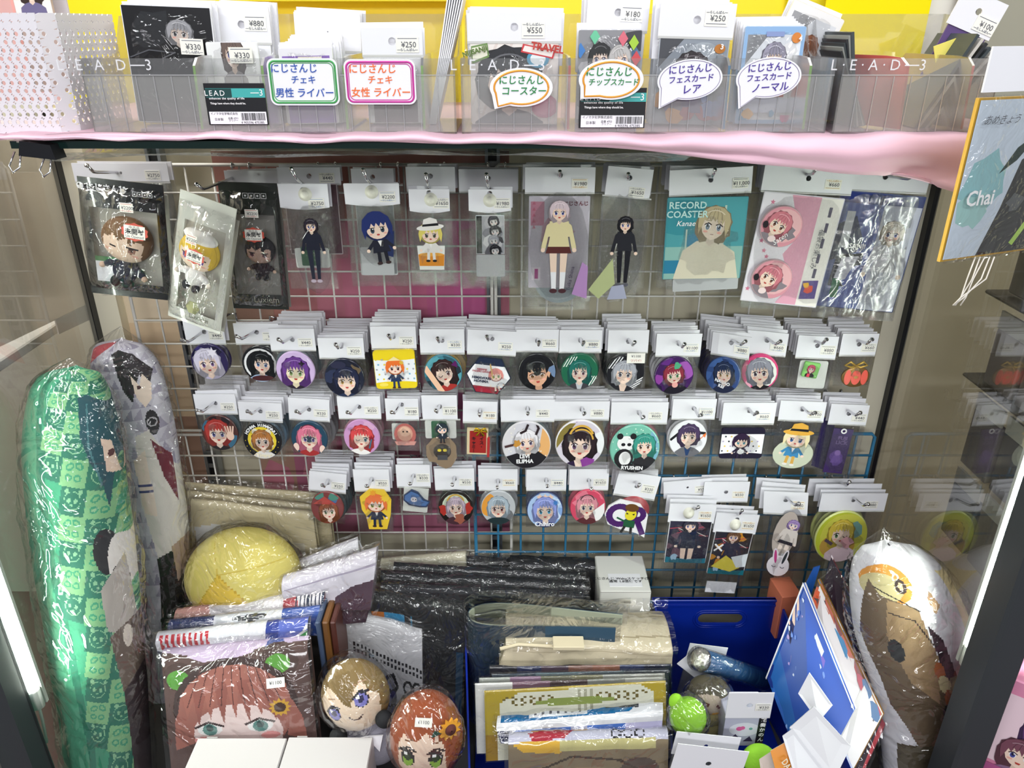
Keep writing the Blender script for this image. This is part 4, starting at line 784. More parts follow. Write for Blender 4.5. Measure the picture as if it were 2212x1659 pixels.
def fish(r, W, zh, zb):
    k = W / 73; plate(r, 54 * k, 62 * k, 2 * k, .001, MATS['white_backing'], 'backing', (2 * k, -.0008, zh - 34 * k), (0, R(6), 0)); a = Art(1, 1, None, 2)
    a.poly([(-1, .3), (-.5, .8), (.1, .6), (.6, 0), (1.1, -.1), (.9, -.5), (.3, -.6), (-.5, -.5), (-1, -.1)], '4a6a9c'); a.ell(-.2, 0, .28, .26, 'd8d4dc'); a.ell(-.28, .02, .05, .06, '222222'); a.ell(-.05, .02, .05, .06, '222222')
    acry(r, [(-1.1, .3), (-.5, .95), (.1, .75), (.7, .1), (1.2, -.1), (1, -.65), (.3, -.75), (-.6, -.65), (-1.1, -.2)], a, 25 * k, (4 * k, -.003, zh - 30 * k), (0, R(8), 0), m=mat('navy_rubber', '2c3c5c', .4))
def lettercharm(r, W, zh, zb):
    k = W / 92; ol = [(-1.1, .5), (-.6, 1.0), (.5, .9), (1.05, .3), (1.1, -.2), (1.2, -1.1), (.7, -.9), (-.2, -.8), (-.9, -.6), (-1.2, 0)]
    a = Art(1, 1, None, 2); a.arc(-.4, .05, .55, 30, 330, .34, '4a1f66', 16); a.line([(.35, -.5), (.35, .6)], .3, '4a1f66'); a.arc(.45, .25, .35, -90, 90, .3, '4a1f66', 8); a.line([(.5, 0), (1.0, -.85)], .3, '4a1f66')
    a.ell(.15, .2, .3, .36, 'e2d432'); a.ell(.12, .62, .36, .24, '6a4426'); a.poly([(-.1, .3), (.05, .22), (-.08, .18)], '222222'); a.poly([(.35, .3), (.2, .22), (.33, .18)], '222222'); a.poly([(-.1, -.15), (.45, -.15), (.5, -.6), (-.1, -.6)], '1f5a3a')
    a.line([(0, -.6), (-.1, -.95)], .14, '232326'); a.line([(.35, -.6), (.4, -.95)], .14, '232326'); a.line([(-.1, -.25), (-.5, -.1)], .1, '1f5a3a')
    acry(r, ol, a, 42 * k, (-4 * k, -.004, zh - 50 * k), m=mat('white_edge', 'efeef0', .3)); lathe('back_badge', [(.001, 0), (36 * k, 0), (36 * k, -.002), (.001, -.003)], mat('crimson', 'b03a44', .3), r, 24, loc=(6 * k, 0, zh - 34 * k))
sp = {1: rubber, 2: fish, 7: lettercharm}
for i, (hx, hy, w_, tp, hb, bt_, pr_, tip, it, lb, nb, ex) in enumerate(row4):
    it = it or sp[i]
    if isinstance(it, Badge): it.w_px = w_
    o = pack('badge_packet', lb + ', bottom row', hx, hy, w_, tp, hb, bt_, Y4, it, 'badge packet', None, nb, pr_, tip, bar=B4, **ex)
    if i == 5:
        k = (P(hx + 1, hy, Y4).x - P(hx, hy, Y4).x); bd = [c for c in o.children if c.name.startswith('badge')]; add_words(bd[0], [letters('Chihiro', 0, -30 * k, 14 * k, 'f4f6ff', 0, .03, -.0056)])
# ---------------------------------------------------------------- lower right hooks on the blue panel
def disc(parent, x, z, k=1, y=-.002):
    return lathe('security_disc', [(.0088 * k, 0), (.0088 * k, -.002), (.0062 * k, -.0028), (.0058 * k, -.006), (.004 * k, -.0085), (.0012 * k, -.0095), (.0001, -.0096)], mat('disc_white', 'e6e4d6', .35), parent, 24, loc=(x, y, z))
def flatart(fn, hx, hy, w, h, bg, name='card_print', m=None, depth=.0012, rad=.002, edge='e8e8ea', seed=2):
    def it(r, W, zh, zb, dz=0, dx=0):
        k = W; o = plate(r, w * k, h * k, rad, depth, mat('edge' + edge, edge, .4), 'card', (dx * k, -.0015, zh - (h / 2 + dz) * k))
        a = Art(hx, hy, seed=seed); a.bg(bg); fn(a); a.mesh('print', o, w * k / 2 / hx * .97, h * k / 2 / hy * .97, (0, -depth - .0002, 0), m=m or PRINTG); return o
    return it
def stagecard(cloth, hair, hi, band, seed):
    def fn(a):
        splats([cloth, hi, dk(cloth, .6), hi], 16, .35, -1, 1, -1.4, 1.4)(a)
        for k in range(6): a.line([(a.rnd.uniform(-1, 1), a.rnd.uniform(0, 1.4)), (a.rnd.uniform(-1, 1), a.rnd.uniform(-.5, 1))], .05, a.rnd.choice([hi, 'd8d0c8', 'b84a5a']))
        a.push(0, .55, .42); figure(a, hair, '1f2740', '22263c', skirt=1); a.pop(); a.poly([(-1, -1.4), (1, -1.4), (1, -1.05), (0, -1.15), (-1, -1.0)], band); a.splat(-.6, -1.0, .2, 'a4c4dc')
    return fn
def cardA(r, W, zh, zb):
    o = flatart(stagecard('3a3448', '2a2838', '6a4a5a', '2a6a7c', 3), 1, 1.4, .92, 1.12, '262236')(r, W, zh, zb, -.06); disc(r, -.08 * W, zh + .22 * W)
def cardB(r, W, zh, zb):
    def fn(a):
        stagecard('4a3a30', '6a4a30', 'c98a2a', '1f6a78', 5)(a); a.poly([(-.9, -.9), (-.2, -.1), (.2, -.4), (.7, -.9), (.2, -1.2)], 'e0d04a'); a.poly([(.1, -.2), (1, .1), (1, -.8), (.5, -.9)], 'dfe6ea'); a.line([(-.9, .2), (-.5, .6)], .1, 'f0f0f0'); a.line([(-.5, .2), (-.9, .6)], .1, 'f0f0f0')
    o = flatart(fn, 1, 1.4, .88, 1.22, '2c2a30')(r, W, zh, zb, -.04); disc(r, -.02 * W, zh + .2 * W)
    box('white_backing', -.38 * W, .34 * W, -.003, -.001, zh - 1.44 * W, zh - 1.18 * W, CARD, r)
def acfig(r, W, zh, zb):
    k = W / 90; a = Art(1, 1, None, 4); a.ell(-.1, .2, .55, 1.4, 'b9ada4'); a.push(.1, .4, .33, -6); figure(a, '9a80b8', 'd8cfc8', '2c2a34', skin='e8d8cc', skirt=1); a.pop()
    acry(r, blob(.75, 1.75, seed=8), a, 44 * k, (4 * k, -.003, zh - 60 * k), (0, R(12), 0)); a = Art(1, 1, None, 5); a.ell(0, -.2, .8, .95, 'dcd6dc'); a.ell(-.3, .6, .2, .75, 'dcd6dc', 8); a.ell(.35, .6, .2, .75, 'dcd6dc', -10)
    a.ell(-.3, .6, .1, .6, 'b83c7c', 8); a.ell(.35, .6, .1, .6, '33363c', -10); a.arc(-.3, -.2, .14, 200, 340, .05, '3a3a44'); a.arc(.3, -.2, .14, 200, 340, .05, '3a3a44')
    acry(r, blob(.85, 1.35, seed=9, j=.02), a, 30 * k, (-10 * k, -.004, zh - 128 * k), (0, R(8), 0))
class YellowBadge(Badge): pass
Yb = 1.05; kw = dict(bar=BB, zbar=1.125, dy=.012)
pack('card_packet', 'dark stage card packet with a white security disc, lower right', 1485, 1052, 104, 1036, 1070, 1110, 1.085, None, 'card packet', None, 1, '¥550', None, roll=-6, hole=.002, bar=BB, zbar=1.125)
o = pack('card_packet', 'dark violet stage card under a white disc, lower right', 1496, 1100, 100, 1088, 1128, 1258, Yb, cardA, 'card packet', None, 2, '¥1650', (1507, 1104), ink=SHOPO, stop=True, sag=.004, roll=2, hookd=.02, crimp=False, **kw)
pack('card_packet', 'wide white headed packet behind the yellow note card', 1568, 1062, 98, 1040, 1082, 1180, 1.08, None, 'card packet', None, 2, '¥550', None, stop=True, ink=SHOPO, bar=BB, zbar=1.125)
o = pack('card_packet', 'blue stage card with a yellow note under a white disc', 1592, 1120, 94, 1109, 1150, 1290, Yb, cardB, 'card packet', None, 2, '¥1650', (1601, 1111), ink=SHOPO, stop=True, sag=.004, roll=4, hookd=.02, crimp=False, **kw)
o = pack('charm_packet', 'tall clear charm of a lilac haired figure above a rabbit', 1697, 1080, 90, 1062, 1108, 1285, Yb, acfig, 'charm packet', None, 3, '¥880', (1723, 1097), yaw=-14, roll=-6, ink=SHOPO, **kw)
pack('badge_packet', 'white headed packet above the yellow green badge, lower right', 1815, 1048, 140, 1033, 1068, 1110, 1.09, None, 'badge packet', None, 0, '¥440', (1832, 1050), stop=True, bar=BB, zbar=1.125)
yb = Badge('c2cc3e', seq(lambda a: [a.ell(.1, .05, .95, .9, 'd0cf52'), a.ell(-.1, -.35, .7, .5, 'c09a48'), a.splat(.5, .3, .3, '7aa8a0')], PT('e2c84e', -.05, .15, .42, 6, eye='6a8a5a', cloth='e4cbd6', long=.8, wink=1), lambda a: [a.splat(.25, -.2, .22, 'dba4ac'), a.line([(-.6, -.1), (-.35, -.25)], .12, '5a4a5a')]), 58, -12, -2, 60, squash=1, rim='d4dc8a'); yb.w_px = 142
pack('badge_packet', 'yellow green badge of a blond winking face, lower right', 1843, 1080, 142, 1065, 1102, 1215, Yb, yb, 'badge packet', None, 2, '¥880', (1872, 1098), stop=True, wb=1.0, **kw)
# ---------------------------------------------------------------- first row of larger packets
Y1 = 1.075
def plush_head(parent, name, hair, skin, R_, eyec, art_fn, loc, rot=(0, 0, 0), hs=(1, .8, 1)):
    """a stuffed toy head: skin ball, hair cap over it, embroidered eyes on the ball"""
    r = empty(name, loc, rot); r.parent = parent; return r
def ell_vf(rx, ry, rz, n=20, m=14):
    v = []; f = []
    for i in range(m + 1):
        th = math.pi * i / m
        for j in range(n): a = 2 * math.pi * j / n; v.append((rx * math.sin(th) * math.cos(a), ry * math.sin(th) * math.sin(a), rz * math.cos(th)))
    for i in range(m):
        for j in range(n): f.append((i * n + j, i * n + (j + 1) % n, (i + 1) * n + (j + 1) % n, (i + 1) * n + j))
    return v, f
def ellipsoid(name, rx, ry, rz, m, parent, loc=(0, 0, 0), rot=None, n=20, mm=14):
    v, f = ell_vf(rx, ry, rz, n, mm); return mk(name, v, f, m, parent, True, None, loc, rot)
def head_mesh(name, rx, ry, rz, art, m, parent, loc=(0, 0, 0), rot=None, n=96, mm=64, squash=None):
    """ball whose front hemisphere carries the art (embroidery), painted on the mesh itself"""
    v = []; f = []
    for i in range(mm + 1):
        th = math.pi * i / mm
        for j in range(n): a = 2 * math.pi * j / n; v.append((rx * math.sin(th) * math.cos(a), ry * math.sin(th) * math.sin(a), rz * math.cos(th)))
    v = np.array(v)
    if squash: v = squash(v)
    for i in range(mm):
        for j in range(n): f.append((i * n + j, (i + 1) * n + j, (i + 1) * n + (j + 1) % n, i * n + (j + 1) % n))
    fc = v[np.array(f)].mean(1); U = fc[:, 0] / rx; V = fc[:, 2] / rz; col = art.raster(U, V); back = fc[:, 1] > ry * .15
    col[back] = art.backcol; return mk(name, v.tolist(), f, m, parent, True, col, loc, rot)
def pouch(label, corners, Y, bgc, words, fill, lw=None, bow=.012, Yb=None, name='plush_pouch', slant=0):
    """printed zip pouch hung from its top: corners TL, TR, BR, BL in the photo"""
    Yb = Yb or Y; q = [P(*corners[0], Y), P(*corners[1], Y + slant), P(*corners[2], Yb + slant), P(*corners[3], Yb)]
    c = (q[0] + q[1]) / 2; ex = (q[1] - q[0]); W = ex.length; ex.normalize(); ez = ((q[0] + q[1]) / 2 - (q[2] + q[3]) / 2); H = ez.length; ez.normalize(); ey = ez.cross(ex).normalized(); ez = ex.cross(ey) * 1
    ey = -ey if ey.y < 0 else ey; ez = ex.cross(ey) * -1; ez = -ez if ez.z < 0 else ez; ex = ey.cross(ez); 
    Mx = Matrix((ex, ey, ez)).transposed().to_4x4(); Mx.translation = c
    r = empty(name, c, label=label, cat='pouch'); r.matrix_world = Mx; return r, W, H
NOISEFILM = CRINK
def film_front(parent, W, H, d=.012, m=None, seed=0, name='clear_window', z0=0, x0=0, amp=.0025, n=26):
    v = []; f = []
    for i in range(n + 1):
        for j in range(n + 1):
            s, t = i / n, j / n; e = (16 * s * (1 - s) * t * (1 - t)) ** .4
            y = -d * e - amp * e * (noise.noise((s * 4, t * 5, seed)) + 1.5 * abs(noise.noise((s * 7 + t * 5, t * 3 - s * 4, seed + 4))))
            v.append((x0 + (s - .5) * W, y, z0 - t * H))
    for i in range(n):
        for j in range(n): f.append((i * (n + 1) + j, i * (n + 1) + j + 1, (i + 1) * (n + 1) + j + 1, (i + 1) * (n + 1) + j))
    return mk(name, v, f, m or CRINK, parent, True)
def small_plush(parent, hair, skin, cloth, s, loc, rot=(0, 0, 0), eyes='8a6a5a', cap=None, sleepy=0, mitt='e8c8b0'):
    r = empty('plush_doll', loc, rot); r.parent = parent
    a = Art(1, 1, None, 3); a.backcol = lin(hair); a.rect(-1, -1, 1, 1, hair); a.poly([(-.78, .1), (-.72, -.7), (-.3, -1), (.3, -1), (.72, -.7), (.78, .1), (.55, .25), (.3, -.02), (.12, .32), (-.12, .02), (-.4, .28), (-.6, .05)], skin)
    for q in (-1, 1):
        if sleepy and q == sleepy: a.line([(.22 * q, -.28), (.55 * q, -.2)], .06, '2a2024')
        else: a.ell(.4 * q, -.24, .13, .17, eyes); a.ell(.4 * q, -.18, .1, .08, dk(eyes, .5)); a.line([(.2 * q, -.08), (.6 * q, -.1)], .05, '2a2024')
        a.ell(.55 * q, -.48, .12, .06, 'eeb4a2')
    a.line([(-.1, -.6), (.1, -.6)], .04, 'a04a44')
    head_mesh('head', s, s * .55, s * .92, a, PRINTM, r, n=64, mm=44)
    ellipsoid('torso', s * .5, s * .35, s * .55, mat('cloth' + cloth, cloth, .85, bump=.3), r, (s * .15, 0, -s * 1.25)); 
    for q in (-1, 1): ellipsoid('arm', s * .36, s * .16, s * .17, MATS['cloth' + cloth], r, (s * (.15 + .52 * q), -.004, -s * 1.12), (0, R(28 * q), 0), 12, 8); ellipsoid('hand', s * .12, s * .12, s * .12, mat('felt' + mitt, mitt, .8), r, (s * (.15 + .84 * q), -.006, -s * 1.3), None, 12, 8)
    for q in (-1, 1): ellipsoid('foot', s * .2, s * .2, s * .24, mat('feltdark', '24262c', .8), r, (s * (.15 + .25 * q), -.004, -s * 1.8), None, 12, 8)
    if cap: ellipsoid('cap', s * .85, s * .5, s * .3, mat('felt' + cap, cap, .8), r, (-s * .1, -.002, s * .75), None, 16, 10)
    return r
def unopened(r, x, z, y=-.016, s=1, rot=0):
    b = Art(1, 1, None, 3); n = 20; pts = [((1 + .13 * (k % 2)) * math.cos(2 * math.pi * k / n), (.72 + .1 * (k % 2)) * math.sin(2 * math.pi * k / n)) for k in range(n)]
    pl = prism('used_sticker', [(p[0] * .0145 * s * 1.05, p[1] * .0145 * s) for p in pts], -.0003, 0, mat('scallop_red', 'c8503f', .5), r, (x, y, z), (0, R(rot), 0))
    box('sticker_face', -.0128 * s, .0128 * s, -.0006, -.0003, -.0082 * s, .0082 * s, PAPER, pl)
    text('中古品', .0045 * s, BLACK, pl, (0, -.0008, .0055 * s)); text('未開封', .0078 * s, BLACK, pl, (0, -.0008, 0), bold=.02); text('Un Opened', .0046 * s, BLACK, pl, (0, -.0008, -.0058 * s))
    return pl
def frame_panel(r, W, H, th, top, side, bot, m, name='pouch_frame'):
    o = box(name, -W / 2, W / 2, -.0006, .0006, -top, 0, m, r); box(name, -W / 2, W / 2, -.0006, .0006, -H, -H + bot, m, r)
    box('side_border', -W / 2, -W / 2 + side, -.0004, .0004, -H + bot, -top, m, r); box('side_border', W / 2 - side, W / 2, -.0004, .0004, -H + bot, -top, m, r); return o
WINK = mat('white_ink', 'f4f4f4', .5)
# black pouch
BP = mat('pouch_black', '141417', .22, coat=.5)
r, W, H = pouch('black framed pouch with a brown haired doll, far left', [(166, 380), (352, 400), (374, 648), (206, 634)], 1.02, '', '', None)
frame_panel(r, W, H, 0, H * .24, W * .10, H * .12, BP); box('backing', -W / 2, W / 2, .012, .013, -H, -H * .1, mat('pouch_back', 'a9a79c', .5), r)
text('◕ にじさんじ', .0105, WINK, r, (-W * .22, -.0016, -H * .075), bold=.03); text('▣▣▣▣', .008, WINK, r, (W * .25, -.0016, -H * .1)); lathe('hang_hole', [(.0035, -.0008), (.0001, -.001)], mat('cream_spot', 'efe9d8', .6), r, 14, loc=(W * .02, -.0006, -H * .085))
small_plush(r, '76583a', 'ecd0b8', '242a3c', W * .31, (-W * .0, .004, -H * .5), (0, R(16), 0), '9a7060', sleepy=-1)
film_front(r, W * .99, H * .9, .028, CRINK, 3, z0=-H * .05, amp=.006)
box('paper_insert', -W * .40, -W * .1, -.0008, .0004, -H * .88, -H * .68, CARD, r); box('green_band', -W * .4, -W * .1, -.001, .0006, -H * .70, -H * .66, mat('leaf_green', '3f7f4c', .5), r)
unopened(r, W * .25, -H * .36, -.033, 1.05, 3); sticker(r, '¥2200', W * .17, -H * .17, -.030, w=.017, ink=REDI, h=.012)
k = pack('header_packet', 'cream headed packet behind the black pouch, far left', 262, 373, 206, 352, 392, 640, 1.10, None, 'packet', None, 2, '¥2750', None, sx=.33, hole=.002)
hook('chrome hook reaching left above the black pouch', Vector((P(280, 376, 1.14).x, 1.145, P(280, 374, 1.14).z)), P(192, 372, 1.015), B1)
# grey pouch
GP = mat('pouch_grey', 'bdbdb4', .3, coat=.4)
r, W, H = pouch('grey white pouch with a yellow haired doll, hanging askew', [(390, 408), (512, 452), (540, 735), (424, 700)], 1.0, '', '', None, slant=-.015)
frame_panel(r, W, H, 0, H * .2, W * .13, H * .1, GP); box('backing', -W / 2, W / 2, .010, .011, -H, -H * .1, MATS['pouch_back'], r)
text('NIJISANJI', .006, WINK, r, (-W * .2, -.0016, -H * .09)); small_plush(r, 'dcb83c', 'f0d8c0', 'e8e6e4', W * .36, (-W * .08, .004, -H * .42), (0, R(10), 0), '6a4aa0', cap='f0eeea', mitt='f0e4d8')
film_front(r, W * .99, H * .92, .024, CRINK, 6, z0=-H * .06, amp=.006); unopened(r, W * .08, -H * .38, -.030, .85, 2); sticker(r, '¥2200', -W * .02, -H * .27, -.028, w=.015, ink=REDI, h=.012)
text('Luxiem', .010, mat('grey_ink', '6a6a5c', .5), r, (W * .08, -.0022, -H * .93)); lathe('emblem', [(.010, -.001), (.0001, -.0016)], mat('olive_emblem', '8a8a5c', .5), r, 6, loc=(W * .08, -.020, -H * .8))
hook('long dark hook holding the grey white pouch', Vector((P(520, 380, 1.14).x, 1.145, P(520, 378, 1.14).z)), P(428, 413, .995), B1)
# dark pouch behind
DP = mat('pouch_dark', '2c302c', .25, coat=.4)
r, W, H = pouch('dark pouch with a black doll behind the grey white pouch', [(470, 392), (598, 396), (627, 662), (498, 672)], 1.06, '', '', None)
frame_panel(r, W, H, 0, H * .24, W * .1, H * .12, DP); box('backing', -W / 2, W / 2, .012, .013, -H, -H * .1, mat('pouch_back_dim', '8e8c86', .5), r)
text('▣▣▣▣', .010, WINK, r, (W * .1, -.0016, -H * .1)); small_plush(r, '231f26', 'c8a898', '2a1c24', W * .27, (W * .08, .004, -H * .52), (0, R(5), 0), '5a2a3a')
film_front(r, W * .99, H * .92, .022, CRINK, 9, z0=-H * .06, amp=.005); unopened(r, W * .12, -H * .36, -.027, .9, 0); sticker(r, '¥2200', W * .12, -H * .2, -.026, w=.018, ink=REDI, h=.011)
text('Luxiem', .0125, mat('grey_ink_light', 'a9a898', .5), r, (W * .12, -.0022, -H * .92))
for y0, c in ((1.11, 'header behind the dark pouch, clear film folded above it'),):
    pack('header_packet', 'clear headed packet above the dark pouch, on the wire panel', 560, 376, 150, 368, 400, 560, y0, None, 'packet', None, 1, '', None, hole=.002)
# smaller packets of the first row
def figr(fn, w, h, outline=None, cx=0, dz=0, s=None, extra=None, m=None):
    def it(r, W, zh, zb):
        a = Art(1, 1, None, 3); fn(a); acry(r, outline or blob(.6, 1.25, seed=3), a, (s or .3) * W, (cx * W, -.004, zh - (dz + .5 * h) * W), m=m)
        if extra: extra(r, W, zh)
    return it
def suit(r, W, zh, zb):
    a = Art(1, 1, None, 3); a.push(0, .45, .26, 0); figure(a, '2b2430', '1d2030', '232636', shoe='b9a8b8'); a.pop(); acry(r, blob(.6, 1.5, seed=3, j=.04), a, W * .62, (.10 * W, -.004, zh - .86 * W))
    plate(r, W * .7, W * .42, .003, .001, MATS['white_backing'], 'backing', (.04 * W, -.0008, zh - 1.05 * W)); plate(r, W * .36, W * .4, .002, .0008, MATS['green_card'] if 'green_card' in MATS else CARD, 'inner_card', (.0, -.0022, zh - 1.0 * W)); disc(r, .04 * W, zh + .26 * W)
    tube('bead_chain', [(-.15 * W, -.006, zh - .7 * W), (0, -.007, zh - .5 * W), (.16 * W, -.007, zh - .3 * W), (.3 * W, -.006, zh - .35 * W)], .0009, CHROME, r, 6)
def bluechibi(r, W, zh, zb):
    a = Art(1, 1, None, 3); a.poly([(.2, .3), (.7, .2), (.6, -.9), (.3, -.8)], '24305c'); a.push(0, .35, .5, 8); chibi(a, '22306c', '202230', leg='1c1d28', eye='3a4a5a'); a.pop(); acry(r, blob(.85, 1.25, seed=5, j=.05), a, W * .45, (.06 * W, -.004, zh - .58 * W))
    plate(r, W * .62, W * .55, .002, .001, mat('grey_backing', 'b4b6b8', .4), 'backing', (0, .003, zh - 1.1 * W)); disc(r, .0, zh + .22 * W)
def whisky(r, W, zh, zb):
    a = Art(1, 1, None, 3); a.poly([(-.7, -.1), (.7, -.1), (.62, -1.35), (-.62, -1.35)], 'e4e4e0'); a.poly([(-.66, -.55), (.66, -.55), (.62, -1.15), (-.62, -1.15)], 'd98a2c'); a.ell(0, -.55, .62, .1, 'e8a84a'); a.push(0, .5, .46); chibi(a, 'e0cf6a', 'e4e0dc', leg='e4e0dc', hat='ece8e4', eye='5a5a4a', shoe='222222'); a.pop()
    acry(r, [(-.8, -1.45), (.8, -1.45), (.85, 0), (.75, .9), (.6, 1.4), (-.7, 1.4), (-.85, .8), (-.85, 0)], a, W * .5, (0, -.004, zh - .80 * W)); disc(r, .04 * W, zh + .28 * W)
def photo(r, W, zh, zb):
    def fn(a):
        a.rect(-1, -1.4, -.6, 1.4, '141417')
        for k, y in enumerate((1.0, .3, -.4, -1.1)): a.splat(.2, y - .2, .6, ['c8c8cc', '8a8a92', 'e0e0e2', '5a5a64'][k], 10); a.push(.25 + .1 * (k % 2), y, .32, 10); portrait(a, ['3a3a44', '24242c', 'a4a4ae', '1a1a20'][k], skin='e4e2e2', cloth='44444c', long=.2, eye='4a4a54', mouth='7a7a7a'); a.pop()
    flatart(fn, 1, 1.4, .68, .94, 'b8b8be', rad=.001)(r, W, zh, zb, .1); disc(r, .0, zh + .25 * W); plate(r, W * .7, W * .55, .002, .001, MATS['grey_backing'], 'backing', (0, .002, zh - 1.35 * W))
def tallgirl(r, W, zh, zb):
    k = W / 152; o = plate(r, 134 * k, 208 * k, 2 * k, .0012, mat('pink_white_card', 'd9d5de', .4), 'card', (0, -.001, zh - 112 * k)); a = Art(1, 1.55, seed=2); a.bg('d8d2dc')
    a.rect(-.95, .6, -.5, 1.4, 'd08aa0'); a.rect(-.9, -1.3, -.6, -.85, 'efe4ee'); a.rect(-.8, -1.25, -.68, -.9, 'b8388c'); a.splat(-.1, .4, .5, 'cfa8b4')
    for j in range(5): a.poly([(-.9, 1.3 - .2 * j), (-.78, 1.3 - .2 * j), (-.84, 1.42 - .2 * j)], 'c4607c')
    a.mesh('print', o, 66 * k, 66 * k, (0, -.0014, 0)); text('にじさんじ', 11 * k, mat('dark_rose', '6a2a34', .5), o, (36 * k, -.003, 88 * k), bold=.03)
    a = Art(1, 1, None, 3); a.push(0, .42, .235); figure(a, 'd8c4cc', 'e0d3a4', '5a2a28', skirt=1, tie='8c2430', shoe='4a2a30'); a.pop(); a.poly([(.3, -1.0), (.5, -.3), (.62, -.4), (.62, -1.1)], 'b48ac0')
    acry(r, blob(.62, 1.12, seed=6, j=.04), a, 108 * k, (0, -.005, zh - 120 * k)); text('Yuika Shiina', 12 * k, mat('purple_ink', '3a2a4a', .5), r, (28 * k, -.010, zh - 190 * k), (0, R(-80), 0))
    lathe('round_plate', [(.0001, .002), (58 * k, .002), (58 * k, .0005), (.0001, 0)], mat('sky_plate', 'a9b6bc', .3), r, 30, loc=(4 * k, 0, zh - 195 * k)); text('©2017-2020 Ichikara Inc.', 8 * k, INK, r, (0, -.002, zh - 258 * k))
def darkfig(r, W, zh, zb):
    a = Art(1, 1, None, 3); a.poly([(-.9, -1.5), (-.2, -.3), (0, -1.2), (-.5, -1.8)], 'b4bc8a'); a.push(.1, .5, .3, 5); figure(a, '1a1a20', '24252c', '1a1b22', shoe='5a5a64'); a.pop(); a.poly([(-.1, -1.3), (.3, -1.2), (.5, -1.7), (-.2, -1.8)], 'a9acc4')
    acry(r, blob(.8, 1.9, seed=7, j=.08), a, W * .66, (0, -.005, zh - 1.2 * W))
def teal(r, W, zh, zb):
    k = W / 180; o = plate(r, 178 * k, 186 * k, 3 * k, .0028, mat('teal_edge', '3d8c98', .35), 'coaster', (-8 * k, -.002, zh - 100 * k), (0, R(2), 0)); a = Art(1, 1.05, seed=3); a.bg('4f9ca4')
    a.rect(-1, -1.05, 1, -.2, '8cb8b0'); a.rect(-1, -.9, -.55, -.55, '2f7fa0'); a.rect(-.45, -.2, .3, .2, '3a86a4'); a.ell(-.6, .55, .75, .45, '3a8c98'); a.rect(.45, -.8, .5, .85, 'b8d0c4'); a.rect(-.5, -.85, -.46, .25, 'b8d0c4')
    a.poly([(-.75, -1.05), (-.55, -.3), (-.2, -.05), (.35, -.05), (.8, -.35), (.95, -1.05)], 'd9d2bc'); a.line([(-.05, 0), (.15, -.6), (.42, 0)], .04, '5a544c'); a.push(.2, .35, .36, -8); portrait(a, 'b4a684', 'e8d8c4', '7a8a9a', 'd9d2bc', long=.3, smile=0); a.pop()
    a.mesh('print', o, 87 * k, 88 * k, (0, -.003, 0), m=PRINTG); lt = mat('pale_teal_ink', 'b4d8d4', .5); text('RECORD\nCOASTER', 21 * k, lt, o, (-44 * k, -.0056, 66 * k), bold=.02); text('Kanae', 17 * k, WINK, o, (-46 * k, -.0056, 36 * k), shear=.3)
    plate(r, 150 * k, 30 * k, 3 * k, .003, mat('grey_backing', 'b4b6b8', .4), 'tape', (0, 0, zh - 206 * k))
def pinksheet(r, W, zh, zb):
    k = W / 190; o = plate(r, 172 * k, 246 * k, 2 * k, .0015, mat('pink_white_card', 'd9d5de', .4), 'card', (-8 * k, -.001, zh - 128 * k), (0, R(3), 0)); a = Art(1, 1.42, seed=3); a.bg('ebe6ee')
    a.poly([(-.3, 1.42), (1, 1.42), (1, -1.42), (-.1, -1.42), (.2, -.9), (-.2, -.1), (.1, .4)], 'e4a6bc'); a.rect(.45, -1.42, 1, 1.42, 'efeae4')
    for x, y in ((-.75, 1.2), (-.82, .2), (-.6, -.2), (-.9, -1.1), (-.7, -.05)): a.star(x, y, .07, 'd8809c')
    for j in range(6): a.rect(.7, 1.2 - .4 * j, .78, .95 - .4 * j, '5a5468')
    a.poly([(.5, -.75), (.9, -.7), (.92, -1.2), (.5, -1.25)], '5a4a8a'); a.splat(.7, -.95, .13, 'd8503a', 8); a.splat(.6, -.85, .08, 'e8b030', 7)
    a.mesh('print', o, 84 * k, 85 * k, (0, -.0016, 0)); text('福袋お楽しみ', 15 * k, INK, o, (54 * k, -.0032, 10 * k), (0, R(90), 0))
    for dy, sd in ((54, 1), (-64, 2)):
        b = badge(r, 46 * k, 'e4a4b0', badge_art('dc98a4', seq(lambda a: [a.ell(.1, .05, .86, .84, 'e6b4b8'), a.splat(.3, -.3, .4, '8a8088')], PT('d07c88', -.15, .1, .5, -30, eye='8a5a4a', cloth='8a8088', long=.5), lambda a: [a.ell(-.8, .1, .14, .18, '2a2428'), a.ell(-.4, -.6, .2, .16, 'f2dcdc')]), sd), -40 * k, zh - 128 * k + dy * k, -.003, rim='d8bcc0')
        if sd == 1: text('Saten', 16 * k, WINK, b, (0, -.0056, -26 * k), (0, R(-40), 0), shear=.3)
